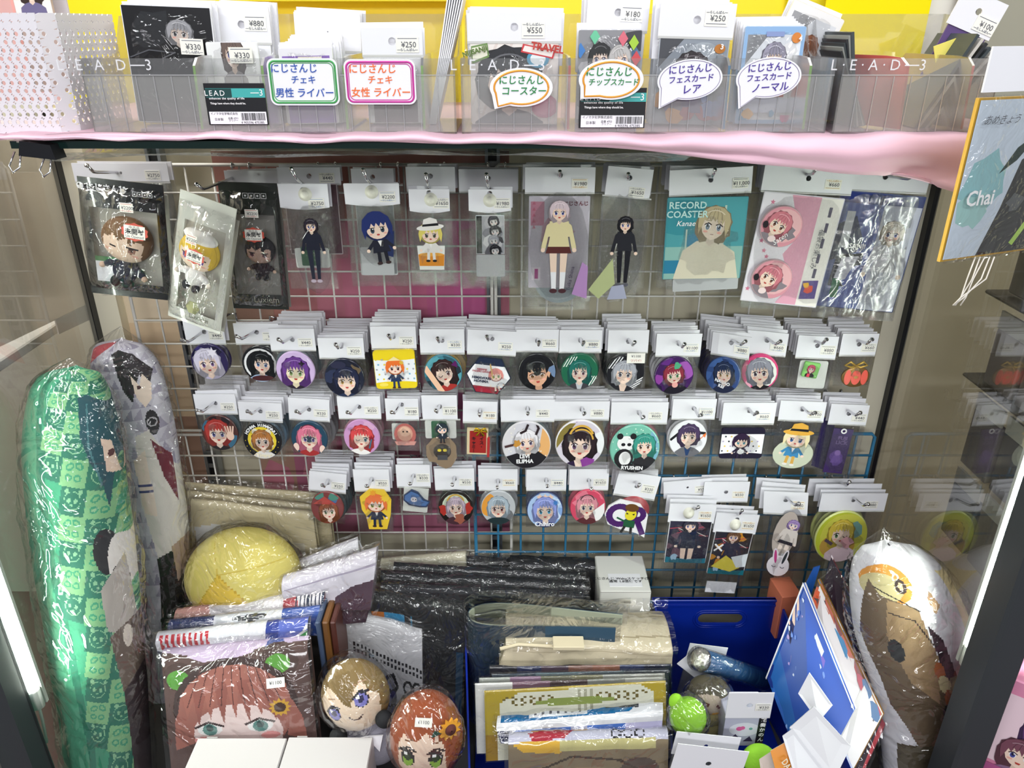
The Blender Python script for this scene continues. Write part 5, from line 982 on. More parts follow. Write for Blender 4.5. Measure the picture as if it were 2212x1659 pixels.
def bluebig(r, W, zh, zb):
    k = W / 185; o = plate(r, 180 * k, 262 * k, 2 * k, .0015, mat('blue_edge', '2a3c7c', .35), 'card', (0, -.001, zh - 136 * k), (0, R(2), 0)); a = Art(1, 1.45, seed=3); a.bg('5a6ab0'); a.rect(-1, 1.2, 1, 1.45, '24347c')
    for j in range(12): a.rect(-1 + .17 * j, -1.45, -.93 + .17 * j, 1.2, '6a7cc0' if j < 7 else 'c4cbe4')
    a.rect(.1, -1.45, 1, 1.2, 'd4d8ea'); a.poly([(-1, .6), (-.5, .9), (-.2, .3), (-.3, 0), (-1, -.3)], '2a3654'); a.rect(-.75, .1, -.55, 1.0, 'e4e6ea'); a.poly([(-.8, -.9), (-.75, -.1), (-.1, 0), (-.1, -.3), (-.6, -.5), (-.4, -.9)], '1c1e2a'); a.poly([(-.7, -.8), (-.6, -.15), (-.2, -.1), (-.4, -.7)], 'd8d8e4')
    a.rect(-.7, -1.2, -.5, -.7, '2a7a4a'); a.push(.45, .1, .32); figure(a, 'e0d4c4', 'dcdce4', 'c8ccd8'); a.pop()
    a.mesh('print', o, 88 * k, 89 * k, (0, -.0016, 0), m=PRINTG); text('NIJISANJI', 15 * k, WINK, o, (-40 * k, -.0045, 14 * k), bold=.02)
    film_front(r, W, (zh - zb), .006, film_mat('shiny_film', .96, .2, .9, .24, 12, .9), 12, z0=zh, amp=.005)
fr = dict(nb=3, bar=B1)
pack('charm_packet', 'dark suited walking figure charm under a white disc', 655, 410, 108, 397, 447, 625, 1.035, suit, 'charm packet', None, 1, '¥2750', (632, 380), sag=.003, ink=SHOPB, sx=.24, sz=-.28, hookd=.03, bar=B1, crimp=False)
pack('card_packet', 'large clear packet with a dull mauve card behind the suited figure', 668, 380, 136, 361, 396, 560, 1.085, flatart(splats(['6a5058', '5a4048'], 6), 1, 1.3, .86, 1.15, '604a52', edge='b8a8ac'), 'card packet', None, 1, '¥440', None, stop=True, bar=B1)
pack('charm_packet', 'blue haired black suited figure charm under a white disc', 803, 408, 118, 396, 440, 570, 1.035, bluechibi, 'charm packet', None, 1, '¥2200', (786, 382), sag=.003, ink=SHOPB, hookd=.03, bar=B1, crimp=False)
pack('card_packet', 'tall clear packet with a grey backing behind the blue haired figure', 805, 382, 92, 364, 398, 620, 1.085, flatart(lambda a: a.rect(-.5, -1, .5, .9, 'aaacae'), 1, 1.4, .9, 2.2, 'a0a2a6'), 'card packet', None, 1, '', None, bar=B1, wb=1.4)
pack('charm_packet', 'white hatted figure in a whisky glass, charm under a white disc', 927, 416, 88, 408, 455, 615, 1.035, whisky, 'charm packet', None, 1, '¥1650', (921, 392), sag=.003, stop=True, hookd=.03, bar=B1, crimp=False, wb=1.1)
pack('card_packet', 'grey headed clear packet behind the whisky glass charm', 930, 380, 106, 360, 412, 620, 1.085, None, 'card packet', None, 2, '', None, bar=B1)
pack('card_packet', 'black and white photo card of four faces under a white disc', 1058, 418, 92, 409, 455, 608, 1.035, photo, 'card packet', None, 1, '¥1980', (1051, 392), sag=.003, hookd=.03, bar=B1, crimp=False)
pack('card_packet', 'grey headed clear packet behind the black and white photo card', 1055, 385, 128, 365, 412, 625, 1.085, None, 'card packet', None, 2, '', None, bar=B1)
pack('figure_packet', 'standing girl in a cream cardigan on a pale pink card', 1210, 378, 152, 361, 415, 672, 1.05, tallgirl, 'figure packet', None, 4, '¥1980', (1209, 386), ink=SHOPO, hookd=.03, bar=B1)
pack('figure_packet', 'dark suited man on a narrow clear plate in a crumpled packet', 1360, 384, 98, 362, 424, 645, 1.05, darkfig, 'figure packet', None, 4, '¥1650', (1356, 391), stop=True, roll=5, hookd=.03, bar=B1, wb=1.1, sz=-.28, sx=.2)
pack('coaster_packet', 'teal square coaster of a blond man in a knitted vest', 1535, 388, 178, 363, 417, 635, 1.045, teal, 'coaster packet', None, 6, '¥11,000', (1542, 382), roll=-3, bar=B1, hookd=.035, sx=.36)
pack('badge_packet', 'tall pink sheet with two large round pink badges', 1746, 385, 194, 360, 415, 672, 1.04, pinksheet, 'badge packet', None, 4, '¥660', (1762, 375), yaw=-3, ink=SHOPO, bar=B1, stop=True, hookd=.05, roll=2)
pack('poster_packet', 'big glossy blue packet with white glare, far right', 1912, 382, 188, 362, 412, 690, 1.04, bluebig, 'packet', None, 3, '', (1978, 390), yaw=-4, bar=B1, roll=2, hookd=.07)
# ================================================================ on top of the shelf
# yellow boards behind the organisers
def board(name, label, x0, y0, x1, y1, Y, m, cat='board', th=.004, rot=0):
    a, b = P(x0, y0, Y), P(x1, y1, Y); W, H = b.x - a.x, a.z - b.z
    o = box(name, -W / 2, W / 2, 0, th, 0, H, m, loc=((a.x + b.x) / 2, Y, b.z), rot=(0, R(rot), 0)); return tag(o, label, cat)
YB = mat('yellow_board', 'e6d500', .45)
Yk = 1.0
def upto(Y, x0, x1, top, name, label, m, cat='board'):
    a, b = P(x0, 100, Y), P(x1, 100, Y); o = box(name, a.x, b.x, Y, Y + .004, ZS + .0014, P(1000, top, Y).z, m); return tag(o, label, cat)
upto(1.02, 120, 1700, -260, 'yellow_board', 'long yellow backing board behind the organisers', YB)
upto(.99, 1772, 1992, -260, 'yellow_board', 'glossy yellow board standing forward at the right', mat('yellow_gloss_board', 'f0e000', .12, coat=.5))
upto(1.0, 1960, 2062, -260, 'white_board', 'white backing strip right of the yellow boards', mat('strip_white', 'dcdad0', .5))
upto(1.01, 1690, 1780, -260, 'yellow_board', 'duller yellow board between the long one and the glossy one', mat('yellow_dull', 'cfc410', .5))
struct(box('trim_9', P(2052, 100, .985).x, P(2092, 100, .985).x, .985, .989, ZS + .0014, 1.5, BLACK))
upto(1.03, 2080, 2500, -260, 'grey_board', 'grey backing at the far right above the shelf', mat('grey_back_board', '9a9788', .5))
upto(1.03, -260, 125, -260, 'pink_poster', 'pale pink board at the far left above the shelf', mat('pink_board', 'd8a8a4', .5))
bb = box('shelf_lip', P(300, 0, 1.0).x, P(1000, 0, 1.0).x, .985, 1.018, P(1000, 3, 1.0).z, P(1000, 3, 1.0).z + .01, mat('yellow_dull', 'cfc410', .5)); tag(bb, 'olive yellow rail across the top of the backing board', 'rail')
# perforated basket, far left
r = empty('perforated_basket', (P(0, 270, .72).x, .72, ZS + .0016), label='translucent white perforated basket at the far left of the shelf', cat='basket')
BK = frosted('basket_plastic', 'f3f0f6', .12, .10, .3)
def perf(p0, p1, z0, z1, nx, nz, m, solid=.2):
    """wall with real round holes between two floor points"""
    v = []; f = []; p0, p1 = Vector(p0), Vector(p1); K = 10
    for i in range(nx):
        for j in range(nz):
            s0, s1, t0, t1 = i / nx, (i + 1) / nx, j / nz, (j + 1) / nz; cs, ct = (s0 + s1) / 2, (t0 + t1) / 2; b = len(v); hole = j > 0 and j < nz - 2 and (i + j) % 1 == 0
            if (j % 2): cs += .25 / nx
            else: cs -= .25 / nx
            for k in range(K):
                a = 2 * math.pi * k / K + math.pi / 4; c, d = math.cos(a), math.sin(a); q = max(abs(c), abs(d)); s, t = (s0 + s1) / 2 + c / q * .5 / nx, ct + d / q * .5 / nz; P_ = p0 + (p1 - p0) * s; v.append((P_.x, P_.y, z0 + (z1 - z0) * t))
            if hole:
                L = (p1 - p0).length; rr_ = .0019
                for k in range(K):
                    a = 2 * math.pi * k / K + math.pi / 4; s, t = cs + math.cos(a) * rr_ / L, ct + math.sin(a) * rr_ / (z1 - z0); P_ = p0 + (p1 - p0) * s; v.append((P_.x, P_.y, z0 + (z1 - z0) * t))
                for k in range(K): f.append((b + k, b + (k + 1) % K, b + K + (k + 1) % K, b + K + k))
            else: f.append(tuple(range(b, b + K)))
    o = mk('perforated_wall', v, f, m, r); md = o.modifiers.new('thick', 'SOLIDIFY'); md.thickness = .0012; return o
xb = P(140, 270, .72).x - r.location.x; Hb = P(0, 32, .72).z - ZS; 
perf((-.06, 0, 0), (xb - .004, 0, 0), 0, Hb, 16, 15, BK)
perf((xb - .004, 0, 0), (xb + .006, .014, 0), 0, Hb, 1, 15, BK)
xk = P(226, 60, .80).x - r.location.x
perf((xb + .006, .014, 0), (xk, .10, 0), 0, Hb, 10, 15, BK); box('base', -.06, xb, .002, .10, 0, .002, BK, r)
for k, (x, c, lb) in enumerate(((100, 'b8a49c', 'small portrait card packet standing in the perforated basket'), (126, 'c8c4c8', 'thin grey packet in the basket beside the portrait card'), (60, 'e0a098', 'pink card standing in the perforated basket, leftmost'))):
    p = P(x, 20, .79 + k * .015); o = box('card', -.017 + .004 * k, .017, 0, .002, -.07, .032 + .004 * k, mat('bcard' + c, c, .4), loc=(p.x, .77 + k * .02, p.z)); tag(o, lb, 'card')
    if k == 0:
        a = Art(1, 1); a.bg('e8e2dc'); a.push(0, .2, .5); portrait(a, '4a3a34', cloth='6a6488'); a.pop(); a.mesh('print', o, .0165, loc=(0, -.0004, .012))
# clear organisers
OF = frosted('organiser_front', 'f6f6f4', .80, .02, .2); OC = film_mat('clear_plastic', .93, .10, .6, .06, 2, 0, .05); RIB = film_mat('rib_plastic', .93, .35, .8, .2, 2, 0, .25)
YF = .72
def organiser(label, x0, x1, dividers, txt_x=None, dim=0):
    a, b = P(x0, 200, YF), P(x1, 200, YF); zt = P(1000, 126, YF).z; z0 = ZS + .0018; W = b.x - a.x
    r = empty('clear_organiser', (a.x, YF, z0), label=label, cat='organiser'); H = zt - z0; zs = P(1000, 162, YF).z - z0
    box('front_panel', 0, W, 0, .0016, .0015, zs, OF, r); box('front_rim', 0, W, -.0006, .0010, zs, H, OC, r)
    box('base', 0, W, 0, .115, 0, .0014, OC, r); box('back_panel', 0, W, .1135, .115, .0015, H + .036, OC, r)
    for x in (0, W - .0016): prism('side_panel', [(0, 0), (.115, 0), (.115, H + .036), (.085, H + .034), (.06, H), (0, H)], x, x + .0016, OC, r, None, (0, 0, R(90))) if False else side(r, x, H)
    n = int(W / .0148)
    rv, rf = box_vf(-.0004, .0004, -.0008, 0, .002, zs - .001); me = None
    for k in range(1, n):
        if me is None: me = mk('rib', rv, rf, RIB, r, loc=(k * W / n, 0, 0)).data
        else: inst('rib', me, r, (k * W / n, 0, 0))
    box('ridge', 0, W, -.001, 0, zs - .0006, zs + .0004, RIB, r)
    for px, c, tilt in dividers:
        x = P(px, 200, YF + .01).x - a.x; m = frosted('divider' + c, c, .1, .1, .3)
        pts = [(.006, .003), (.105, .003), (.105, H * .92), (.10, H * 1.02), (.03, H * 1.02), (.016, H * 1.0), (.009, H * .9)]
        v = [(x + tilt * p[0], p[0], p[1]) for p in pts] + [(x + .0022 + tilt * p[0], p[0], p[1]) for p in pts]; q = len(pts)
        mk('divider', v, [tuple(range(q)), tuple(range(2 * q - 1, q - 1, -1))] + [(i, q + i, q + (i + 1) % q, (i + 1) % q) for i in range(q)], m, r)
    if txt_x: text('L · E · A · D ―3', .0125, mat('embossed', 'dcdce0', .2), r, (P(txt_x, 150, YF).x - a.x, -.0012, (zs + H) / 2 + .001))
    return r
def side(r, x, H):
    pts = [(0, 0), (.115, 0), (.115, H + .036), (.09, H + .034), (.07, H + .004), (.06, H), (0, H)]; q = len(pts)
    v = [(x, p[0], p[1]) for p in pts] + [(x + .0016, p[0], p[1]) for p in pts]
    return mk('side_panel', v, [tuple(range(q)), tuple(range(2 * q - 1, q - 1, -1))] + [(i, q + i, q + (i + 1) % q, (i + 1) % q) for i in range(q)], OC, r)
LG, RD, BLU = '9ed85c', 'e4665c', '3f93c8'
o1 = organiser('left clear organiser box on the pink cloth, with green dividers', 186, 984, [(424, LG, .1), (570, LG, .05), (744, LG, .0), (912, LG, -.02)], 228)
o2 = organiser('middle clear organiser box with red, blue and green dividers', 996, 1796, [(1226, RD, 0), (1568, BLU, -.08), (1742, LG, -.1)], 1075)
o3 = organiser('right clear organiser box with red dividers', 1812, 2150, [(1958, RD, -.5), (2090, RD, -.2)], 1895)
# brand label stickers on the organisers
def leadlabel(parent, x0, y0, x1, y1, label):
    a, b = P(x0, y0, YF - .003), P(x1, y1, YF - .003); W, H = b.x - a.x, a.z - b.z
    o = box('product_label', 0, W, -.0006, 0, 0, H, BLACK, loc=(a.x, YF - .0012, b.z)); tag(o, label, 'label')
    box('teal_stripe', W * .02, W, -.0008, -.0005, H * .66, H * .88, mat('teal_label', '3fa8a4', .4), o); box('dark_fade', W * .02, W * .45, -.0009, -.0005, H * .665, H * .875, mat('teal_dark', '14403f', .4), o)
    box('white_part', W * .03, W * .98, -.0009, -.0005, H * .02, H * .32, CARD, o)
    text('LEAD', W * .12, WINK, o, (W * .17, -.0012, H * .76), space=1.3); text('―3', W * .14, WINK, o, (W * .87, -.0012, H * .77)); text('enhances the quality of life', W * .046, WINK, o, (W * .36, -.0012, H * .64), bold=.02, space=1.15); text('Things have where they should be.', W * .042, WINK, o, (W * .37, -.0012, H * .52), bold=.02)
    text('イノマタ化学株式会社', W * .046, BLACK, o, (W * .28, -.0012, H * .27)); text('日本製', W * .05, BLACK, o, (W * .18, -.0012, H * .13)); text('品番 4753\nクリアー', W * .04, BLACK, o, (W * .42, -.0012, H * .13)); text('4 905596 475385', W * .055, BLACK, o, (W * .74, -.0012, H * .055))
    a_ = Art(1, 1, seed=3); x = -1
    while x < 1: w_ = a_.rnd.choice([.02, .03, .05]); a_.rect(x, -1, x + w_, 1, '101012'); x += w_ + a_.rnd.choice([.02, .03, .045])
    a_.mesh('barcode', o, W * .2, H * .09, (W * .76, -.0011, H * .2), eps=0)
    return o
leadlabel(o1, 437, 180, 580, 270, 'black, teal and white product label stuck on the left organiser')
leadlabel(o2, 1253, 190, 1392, 277, 'black, teal and white product label on the middle organiser under a bubble sign')
# handwritten signs
def sign_rect(x0, y0, x1, y1, c, ink, lines, label):
    a, b = P(x0, y0, YF - .006), P(x1, y1, YF - .006); W, H = b.x - a.x, a.z - b.z
    o = prism('price_sign', rrect(W, H, .006), -.0008, 0, CARD, None, ((a.x + b.x) / 2, YF - .004, (a.z + b.z) / 2)); tag(o, label, 'sign')
    for k, (d, t) in enumerate(((.0022, .0009), (.0038, .0004))):
        pts = rrect(W - 2 * d, H - 2 * d, .0045); tube('border', [(p[0], -.0008, p[1]) for p in pts + pts[:2]], t, mat('bd' + c, c, .5), o, 5)
    m = mat('hand' + ink, ink, .5)
    for s, x, z, sz in lines: text(s, sz * W, m, o, (x * W, -.0014, z * H), bold=.012, shear=.08)
    return o
sign_rect(573, 126, 735, 228, '3f9a52', '2450a8', [('にじさんじ', -.12, .28, .135), ('チェキ', .0, .04, .12), ('男性 ライバー', .0, -.24, .135)], 'white sign with a green border and blue handwriting')
sign_rect(740, 128, 900, 226, 'c22f96', 'ec6a22', [('にじさんじ', -.1, .28, .135), ('チェキ', .0, .04, .12), ('女性 ライバー', .0, -.24, .135)], 'white sign with a magenta border and orange handwriting')
def bubble(cx, cy, rx, ry, c, ink, lines, label, tail, dY=.006, bw=.0009, rot=0):
    Y = YF - dY; o0 = P(cx, cy, Y); k = P(cx + 1, cy, Y).x - o0.x; kz = o0.z - P(cx, cy + 1, Y).z
    def outline(q):
        pts = []
        for t in range(0, 360, 8):
            if 205 <= t <= 245: 
                if t == 221: pass
                continue
            pts.append((rx * q * k * math.cos(R(t)), ry * q * kz * math.sin(R(t))))
        i = [j for j, p in enumerate(pts) if p[0] < 0 and p[1] < 0]
        tx, ty = (tail[0] - cx) * k * (q * .97 + .03), -(tail[1] - cy) * kz * (q * .97 + .03); cut = next(j for j in range(len(pts)) if math.degrees(math.atan2(pts[j][1] / ry, pts[j][0] / rx)) % 360 > 246)
        return pts[:cut] + [(tx, ty)] + pts[cut:]
    o = prism('bubble_sign', outline(1)[::-1], -.0008, 0, CARD, None, o0, (0, R(rot), 0)); tag(o, label, 'sign'); ins = outline(.86 if bw > .0005 else .93)
    tube('border', [(p[0], -.0008, p[1]) for p in ins + ins[:2]], bw, mat('bd' + c, c, .5), o, 5); m = mat('hand' + ink, ink, .5)
    for s, x, z, sz in lines: text(s, sz * rx * k, m, o, (x * rx * k, -.0014, z * ry * kz), bold=.014, shear=.08)
bubble(1126, 189, 68, 42, 'e39a2c', '17803c', [('にじさんじ', .0, .36, .29), ('コースター', .08, -.2, .29)], 'speech bubble sign with an orange line, lower middle', (1068, 236))
bubble(1320, 172, 70, 44, 'e39a2c', '17803c', [('にじさんじ', -.08, .36, .29), ('チップスカード', .08, -.14, .225)], 'speech bubble sign with an orange line above the label', (1255, 214), .008)
bubble(1490, 172, 70, 44, '8a80a0', '3f2490', [('にじさんじ', .0, .5, .27), ('フェスカード', .03, .02, .235), ('レア', .05, -.5, .3)], 'plain speech bubble sign with purple handwriting, left one', (1423, 231), bw=.0003, rot=-4)
bubble(1660, 168, 70, 44, '8a80a0', '3f2490', [('にじさんじ', .0, .5, .27), ('フェスカード', .0, .02, .235), ('ノーマル', .05, -.5, .29)], 'plain speech bubble sign with purple handwriting, right one', (1598, 232), bw=.0003, rot=-4)
# goods standing in the organisers
def stand(name, label, x0, y0, x1, Y, art=None, c='ececf0', header=0, price=None, hole=False, tilt=0, n=0, th=.0016, cat='card packet', px=.25, pz=None, roll=0, step=.004, film=True, nd=0, ptop=False, backlab=None):
    """a flat packet standing on the organiser base; x0,x1,y0: seen edges of its top"""
    a, b = P(x0, y0, Y), P(x1, y0, Y); W = b.x - a.x; H = a.z - (ZS + .004); cx = (a.x + b.x) / 2
    r = empty(name, (cx, Y, ZS + .004), (R(tilt), R(roll), 0), label, cat); hh = H * header
    if header:
        me = card_mesh(W, hh, .0035 if hole else .0006, hz=-hh * .5); inst('header_card', me, r, (0, -.001, H)); box('seal', -W / 2, W / 2, -.0022, -.0015, H - hh - .002, H - hh, MATS['seal_film'], r)
    o = plate(r, W * (.94 if header else 1), H - hh - .002, .002, th, mat('cardc' + c, c, .45), 'card', (0, 0, (H - hh) / 2))
    if art: art.mesh('print', o, W * (.46 if header else .49) / art.hx, (H - hh - .003) / 2 / art.hy, (0, -th - .0002, 0))
    if film: film_front(r, W * .99, H - hh, .003, FILM, x0 * .1, 'bag', H - hh, amp=.001, n=12)
    if price: sticker(r, price, W * px, H + (pz if pz is not None else -hh * .5), -.0055 if not header else -.0024, w=.021, top=ptop)
    rnd = random.Random(int(x0))
    for k in range(1, n + 1):
        q = empty(name, (cx + rnd.uniform(-.002, .002) + nd * k, Y + step * k, ZS + .004), (R(tilt), R(roll + rnd.uniform(-1.5, 1.5)), 0), ORD[k - 1] + ' white packet behind the ' + short(backlab or label), cat, 'packets behind the ' + short(backlab or label))
        box('header_card', -W / 2, W / 2, 0, .001, H * .55, H + rnd.uniform(-.001, .003) + .0008 * k, CARD, q); box('card', -W * .47, W * .47, 0, .0014, 0, H * .55, mat('cardc' + c, c, .45), q)
    return r
def P_(hair, bg, x=0, y=0, k=.6, extra=None, hy=1, **kw):
    a = Art(1, hy, seed=int(k * 100)); a.bg(bg)
    if extra: extra(a)
    a.push(x, y, k); portrait(a, hair, **kw); a.pop(); return a
a = Art(1, 1.5, seed=2); a.bg('17171b'); a.splat(-.3, .9, .5, '26282c'); a.push(.25, .85, .25, -5); portrait(a, '9a9a9e', 'd8c8bc', '5a5a5e', '101014', long=.1, smile=0); a.pop(); a.poly([(-1, -.1), (-.4, .42), (.2, .38), (.8, .3), (.95, -.2)], '0e0e12'); a.line([(-.95, .2), (-.5, .4), (.1, .35)], .03, '55565c'); a.line([(-.2, .2), (.1, .36)], .03, '6a6b70')
stand('art_card', 'large black card of a grey haired figure in the left organiser', 252, 10, 446, .775, a, 'e4e4e8', n=3, price='¥330', px=.26, pz=-.034, roll=2, cat='card', step=.006)
stand('card_packet', 'holed white header behind the small portrait card', 452, 14, 576, .80, None, header=.3, price='¥880', hole=True, n=5, ptop=False, pz=-.014, roll=1)
stand('card_packet', 'small portrait card with a price sticker in front of the holed header', 444, 88, 556, .765, P_('6a5a54', 'ececec', 0, .75, .35, cloth='8a8484', hy=1), price='¥330', px=.18, pz=-.012)
a = Art(1, 1); a.bg('e6e4ea'); a.rect(-.9, -1, .9, .8, '8a6ab8'); a.rect(-.3, .55, .6, .78, 'eee6d8')
stand('photo_card', 'purple framed photo card among white ones in the left organiser', 603, 100, 720, .77, a, 'f0f0f2', n=9, cat='photo card', step=.004, nd=.0004, roll=-1)
stand('card_packet', 'tall plain white packet behind the photo cards', 628, 28, 770, .825, None, header=.34, n=3, roll=2, step=.003)
a = Art(1, 1); a.bg('e6e6ea'); a.rect(-.8, -1, .8, -.3, '55464e')
stand('card_packet', 'plain white headed packet behind the magenta bordered sign', 779, 60, 912, .775, a, header=.27, price='¥250', hole=True, n=4, pz=-.014, px=.25)
for k in range(7):
    p = P(975 - 3 * k, 10, .80); o = box('leaning_packet', 0, .0012, 0, .045, 0, .125, mat('cardcececf0', 'ececf0', .45), loc=(p.x - .023 + .0022 * k, .775, ZS + .004), rot=(0, R(11 + .7 * k), 0)); tag(o, ORD[k] + ' thin white packet leaning from the left in the organiser gap', 'packet', 'leaning packets between the organisers')
a = Art(1, 1, seed=4); a.bg('e9e2dc')
for k in range(8): a.line([(-1.2 + .35 * k, -1), (-.4 + .35 * k, 1)], .06, 'dccfc8')
a.push(-.12, .1, .6); portrait(a, '1c1f26', cloth='23303c', long=.2, eye='6a4a7a'); a.pop(); a.ell(.72, -.55, .32, .3, 'b04070'); a.ell(.72, -.55, .24, .22, 'c46088'); a.ell(.55, .62, .26, .22, '4a94b4'); a.ell(.55, .62, .18, .15, 'dfe8ea'); a.poly([(.2, .98), (.95, .82), (.9, .62), (.15, .78)], 'c8323a'); a.poly([(.24, .94), (.91, .8), (.87, .66), (.19, .81)], 'ece4de'); a.poly([(-1, .92), (-.62, 1), (-.58, .66), (-.98, .5)], '6a8a4c'); a.poly([(-.98, .88), (-.65, .95), (-.62, .7), (-.96, .56)], 'e6e6d2')
r = stand('coaster_packet', 'travel themed coaster of a black haired figure, ¥550', 1008, 28, 1214, .765, a, 'efe9e4', header=.24, price='¥550', hole=True, n=5, px=.2, pz=-.014, step=.005, ptop=True)
Hh = P(1100, 28, .765).z - ZS - .004; text('TRAVEL', .0085, REDI, r, (.030, -.0052, Hh * .70), (0, R(8), 0), bold=.04); text('NIJISANJI', .0058, mat('moss_ink', '55702c', .5), r, (-.036, -.0052, Hh * .67), (0, R(-16), 0), bold=.04)
a = Art(1, 1.2, seed=4); a.bg('8c8c90'); splats(['3a3a40', 'b8b8bc', '5a7a9c', '202024'], 14, .3)(a); a.push(-.3, .5, .3); portrait(a, '1f2024', cloth='2a2a30'); a.pop(); a.push(.35, .45, .3, 20); portrait(a, 'b8b6b4', cloth='44444c'); a.pop()
for x, y, c in ((-.5, 1.05, '6ac49a'), (.4, 1.0, 'd86a7a'), (.75, .9, 'a4cc3c'), (.85, .5, 'cc4a50'), (-.95, .7, '3f7cc0'), (.75, .1, 'd85050')): a.poly([(x, y + .2), (x + .16, y), (x, y - .2), (x - .16, y)], c)
stand('card_packet', 'grey collage card with coloured diamonds in the middle organiser', 1250, 62, 1388, .77, a, '9c9ca0', n=4, step=.006, backlab='grey collage card with coloured diamonds')
stand('card_packet', 'white ¥180 header above the grey collage card', 1262, -12, 1396, .80, None, header=.27, price='¥180', hole=True, n=6, px=.22, pz=-.016, roll=2)
a = Art(1, 1.3, seed=4); a.bg('8a929c'); a.poly([(-1, 1.3), (-.3, 1.3), (-1, .4)], '44464c'); a.ell(.3, .7, .6, .5, 'a4acb4'); a.push(.0, .35, .42); portrait(a, '2c2228', cloth='6a5a7a', long=1); a.pop(); a.ell(.75, 1.02, .16, .14, 'b8742c'); splats(['9a3a4a', 'c88a30', '7a8ac0', '5a4a7a'], 10, .25, -1, 1, -1.3, -.5)(a)
r = stand('card_packet', 'framed black haired trading card numbered three', 1421, 6, 1585, .765, a, 'aeb4bc', header=.265, price='¥250', hole=True, n=7, px=.25, pz=-.012, roll=1.5, step=.006, ptop=True)
text('3', .006, WINK, r, (.0245, -.0058, (P(1100, 6, .765).z - ZS - .004) * .66), bold=.03)
a = Art(1, 1.3, seed=5); a.bg('8fb4dc'); a.rect(-.9, -1.2, .9, 1.1, 'e8ecf2'); a.poly([(-.9, 1.1), (-.2, 1.1), (-.9, .3)], '8a8c90'); a.ell(.55, .6, .3, .3, 'f4f4f6'); a.push(.05, .45, .34); portrait(a, '9a96a8', cloth='c8503c', long=.1); a.pop(); a.ell(.72, 1.02, .16, .14, 'd8843a'); a.rect(-.3, 1.05, .3, 1.18, '8a9ac8'); a.rect(-.8, -1, .8, -.6, 'c8cce0'); splats(['d83a8a', '5a9ac0', 'e0a84a'], 5, .16, -.8, .8, -1.2, -1)(a)
r = stand('card_packet', 'light blue edged trading card numbered four, grey haired', 1610, 54, 1742, .768, a, 'a8c4e4', n=6, step=.006, cat='card packet', backlab='light blue edged trading card')
text('4', .006, WINK, r, (.0225, -.0052, (P(1100, 54, .768).z - ZS - .004) * .87), bold=.03)
a = Art(1, 1.3, seed=7); a.bg('eceae8'); a.rect(-.85, -1.2, .85, 1.1, 'd8dade'); a.poly([(-.85, 1.1), (0, 1.1), (-.85, .1)], '9a9a9c'); a.push(.2, .3, .34); portrait(a, '9a5a34', cloth='7a6a5a', long=.4); a.pop()
stand('card_packet', 'tilted trading card with brown hair behind the light blue card', 1628, 2, 1752, .81, a, 'f0e4cc', n=3, roll=20, step=.004, backlab='tilted brown haired card')
# right organiser: leaning dark packets and dividers
rnd = random.Random(9)
for k in range(6):
    p = P(1830 + 6 * k, 110, .78); o = box('leaning_packet', 0, .0026, 0, .07, 0, .082 - .002 * k, mat(['pk_dark', 'pk_grey', 'pk_dark2'][k % 3], ['3a4246', '9a9c98', '2c2e32'][k % 3], .35), loc=(p.x + .004, .745 + .002 * k, ZS + .004), rot=(0, R(-12 - 3 * k), 0)); tag(o, ORD[k] + ' dark packet from the left, leaning left in the right organiser', 'packet', 'dark packets leaning left')
for k in range(6):
    p = P(1990 + 8 * k, 250, .76); o = box('leaning_packet', 0, .0028, 0, .07, 0, .088 - .002 * k, mat(['pk_dark', 'pk_pale', 'pk_dark2'][k % 3], 'c4c0b8', .35), loc=(p.x - .012, .745 + .002 * k, ZS + .004), rot=(0, R(26 + 2.5 * k), 0)); tag(o, ORD[k] + ' dark packet from the left, leaning right in the right organiser', 'packet', 'dark packets leaning right')
p = P(2105, 40, .79); r = empty('card_packet', (p.x, .79, p.z), (0, R(20), 0), 'beige headed packet tilted at the top right corner', 'card packet')
inst('header_card', card_mesh(.046, .032, .003, hz=-.014), r, (0, 0, .02)); box('card', -.02, .02, 0, .0015, -.06, -.012, mat('lilac_dark', '5a4478', .4), r); sticker(r, '¥100', .012, -.002, -.0015)
pc = P(2140, 200, .70); tr_ = box('yellow_tag', -.016, .016, 0, .001, -.008, .01, mat('pale_yellow', 'e8dc6a', .5), loc=(P(2052, 110, .78).x, .775, P(2052, 110, .78).z), rot=(0, R(-20), 0)); tag(tr_, 'pale yellow tag among the leaning packets, top right', 'tag')
# hanging art board on the right, nearer the camera
Yh = .62; q = [P(2112, 212, Yh), P(2290, 190, Yh), P(2330, 470, Yh), P(2030, 568, Yh)]
c0 = q[0]; ex = (q[1] - q[0]); W = .118; H = P(2112, 212, Yh).z - P(2030, 566, Yh).z
r = empty('art_board', (P(2030, 566, Yh).x, Yh, P(2112, 212, Yh).z), (0, 0, R(22)), 'gold edged art board with dark hair print hanging at the right edge', 'art board')
box('board', 0, W, 0, .003, -H, 0, mat('gold_edge', 'cfa23c', .35, .3), r); a = Art(1, 1.25, seed=4); a.bg('c4d0dc'); a.splat(-.55, 0, .45, '8cb8bc', 14, .3); a.splat(-.65, -.5, .3, '9cc4c0', 12); a.poly([(-.35, -1.25), (-.1, -.5), (.1, .3), (.6, .6), (1, .5), (1, -1.25)], '3a3a38'); a.poly([(-.3, .1), (-.05, .5), (.4, .8), (0, .3)], '2a3a34')
a.poly([(.1, .8), (.6, 1.25), (1, 1.25), (1, .5), (.35, .35)], '6ab45c'); a.line([(.35, -1.1), (.6, -.7), (.75, -.2)], .1, 'a8cc5c'); a.splat(.2, -.4, .16, '5a5c5c')
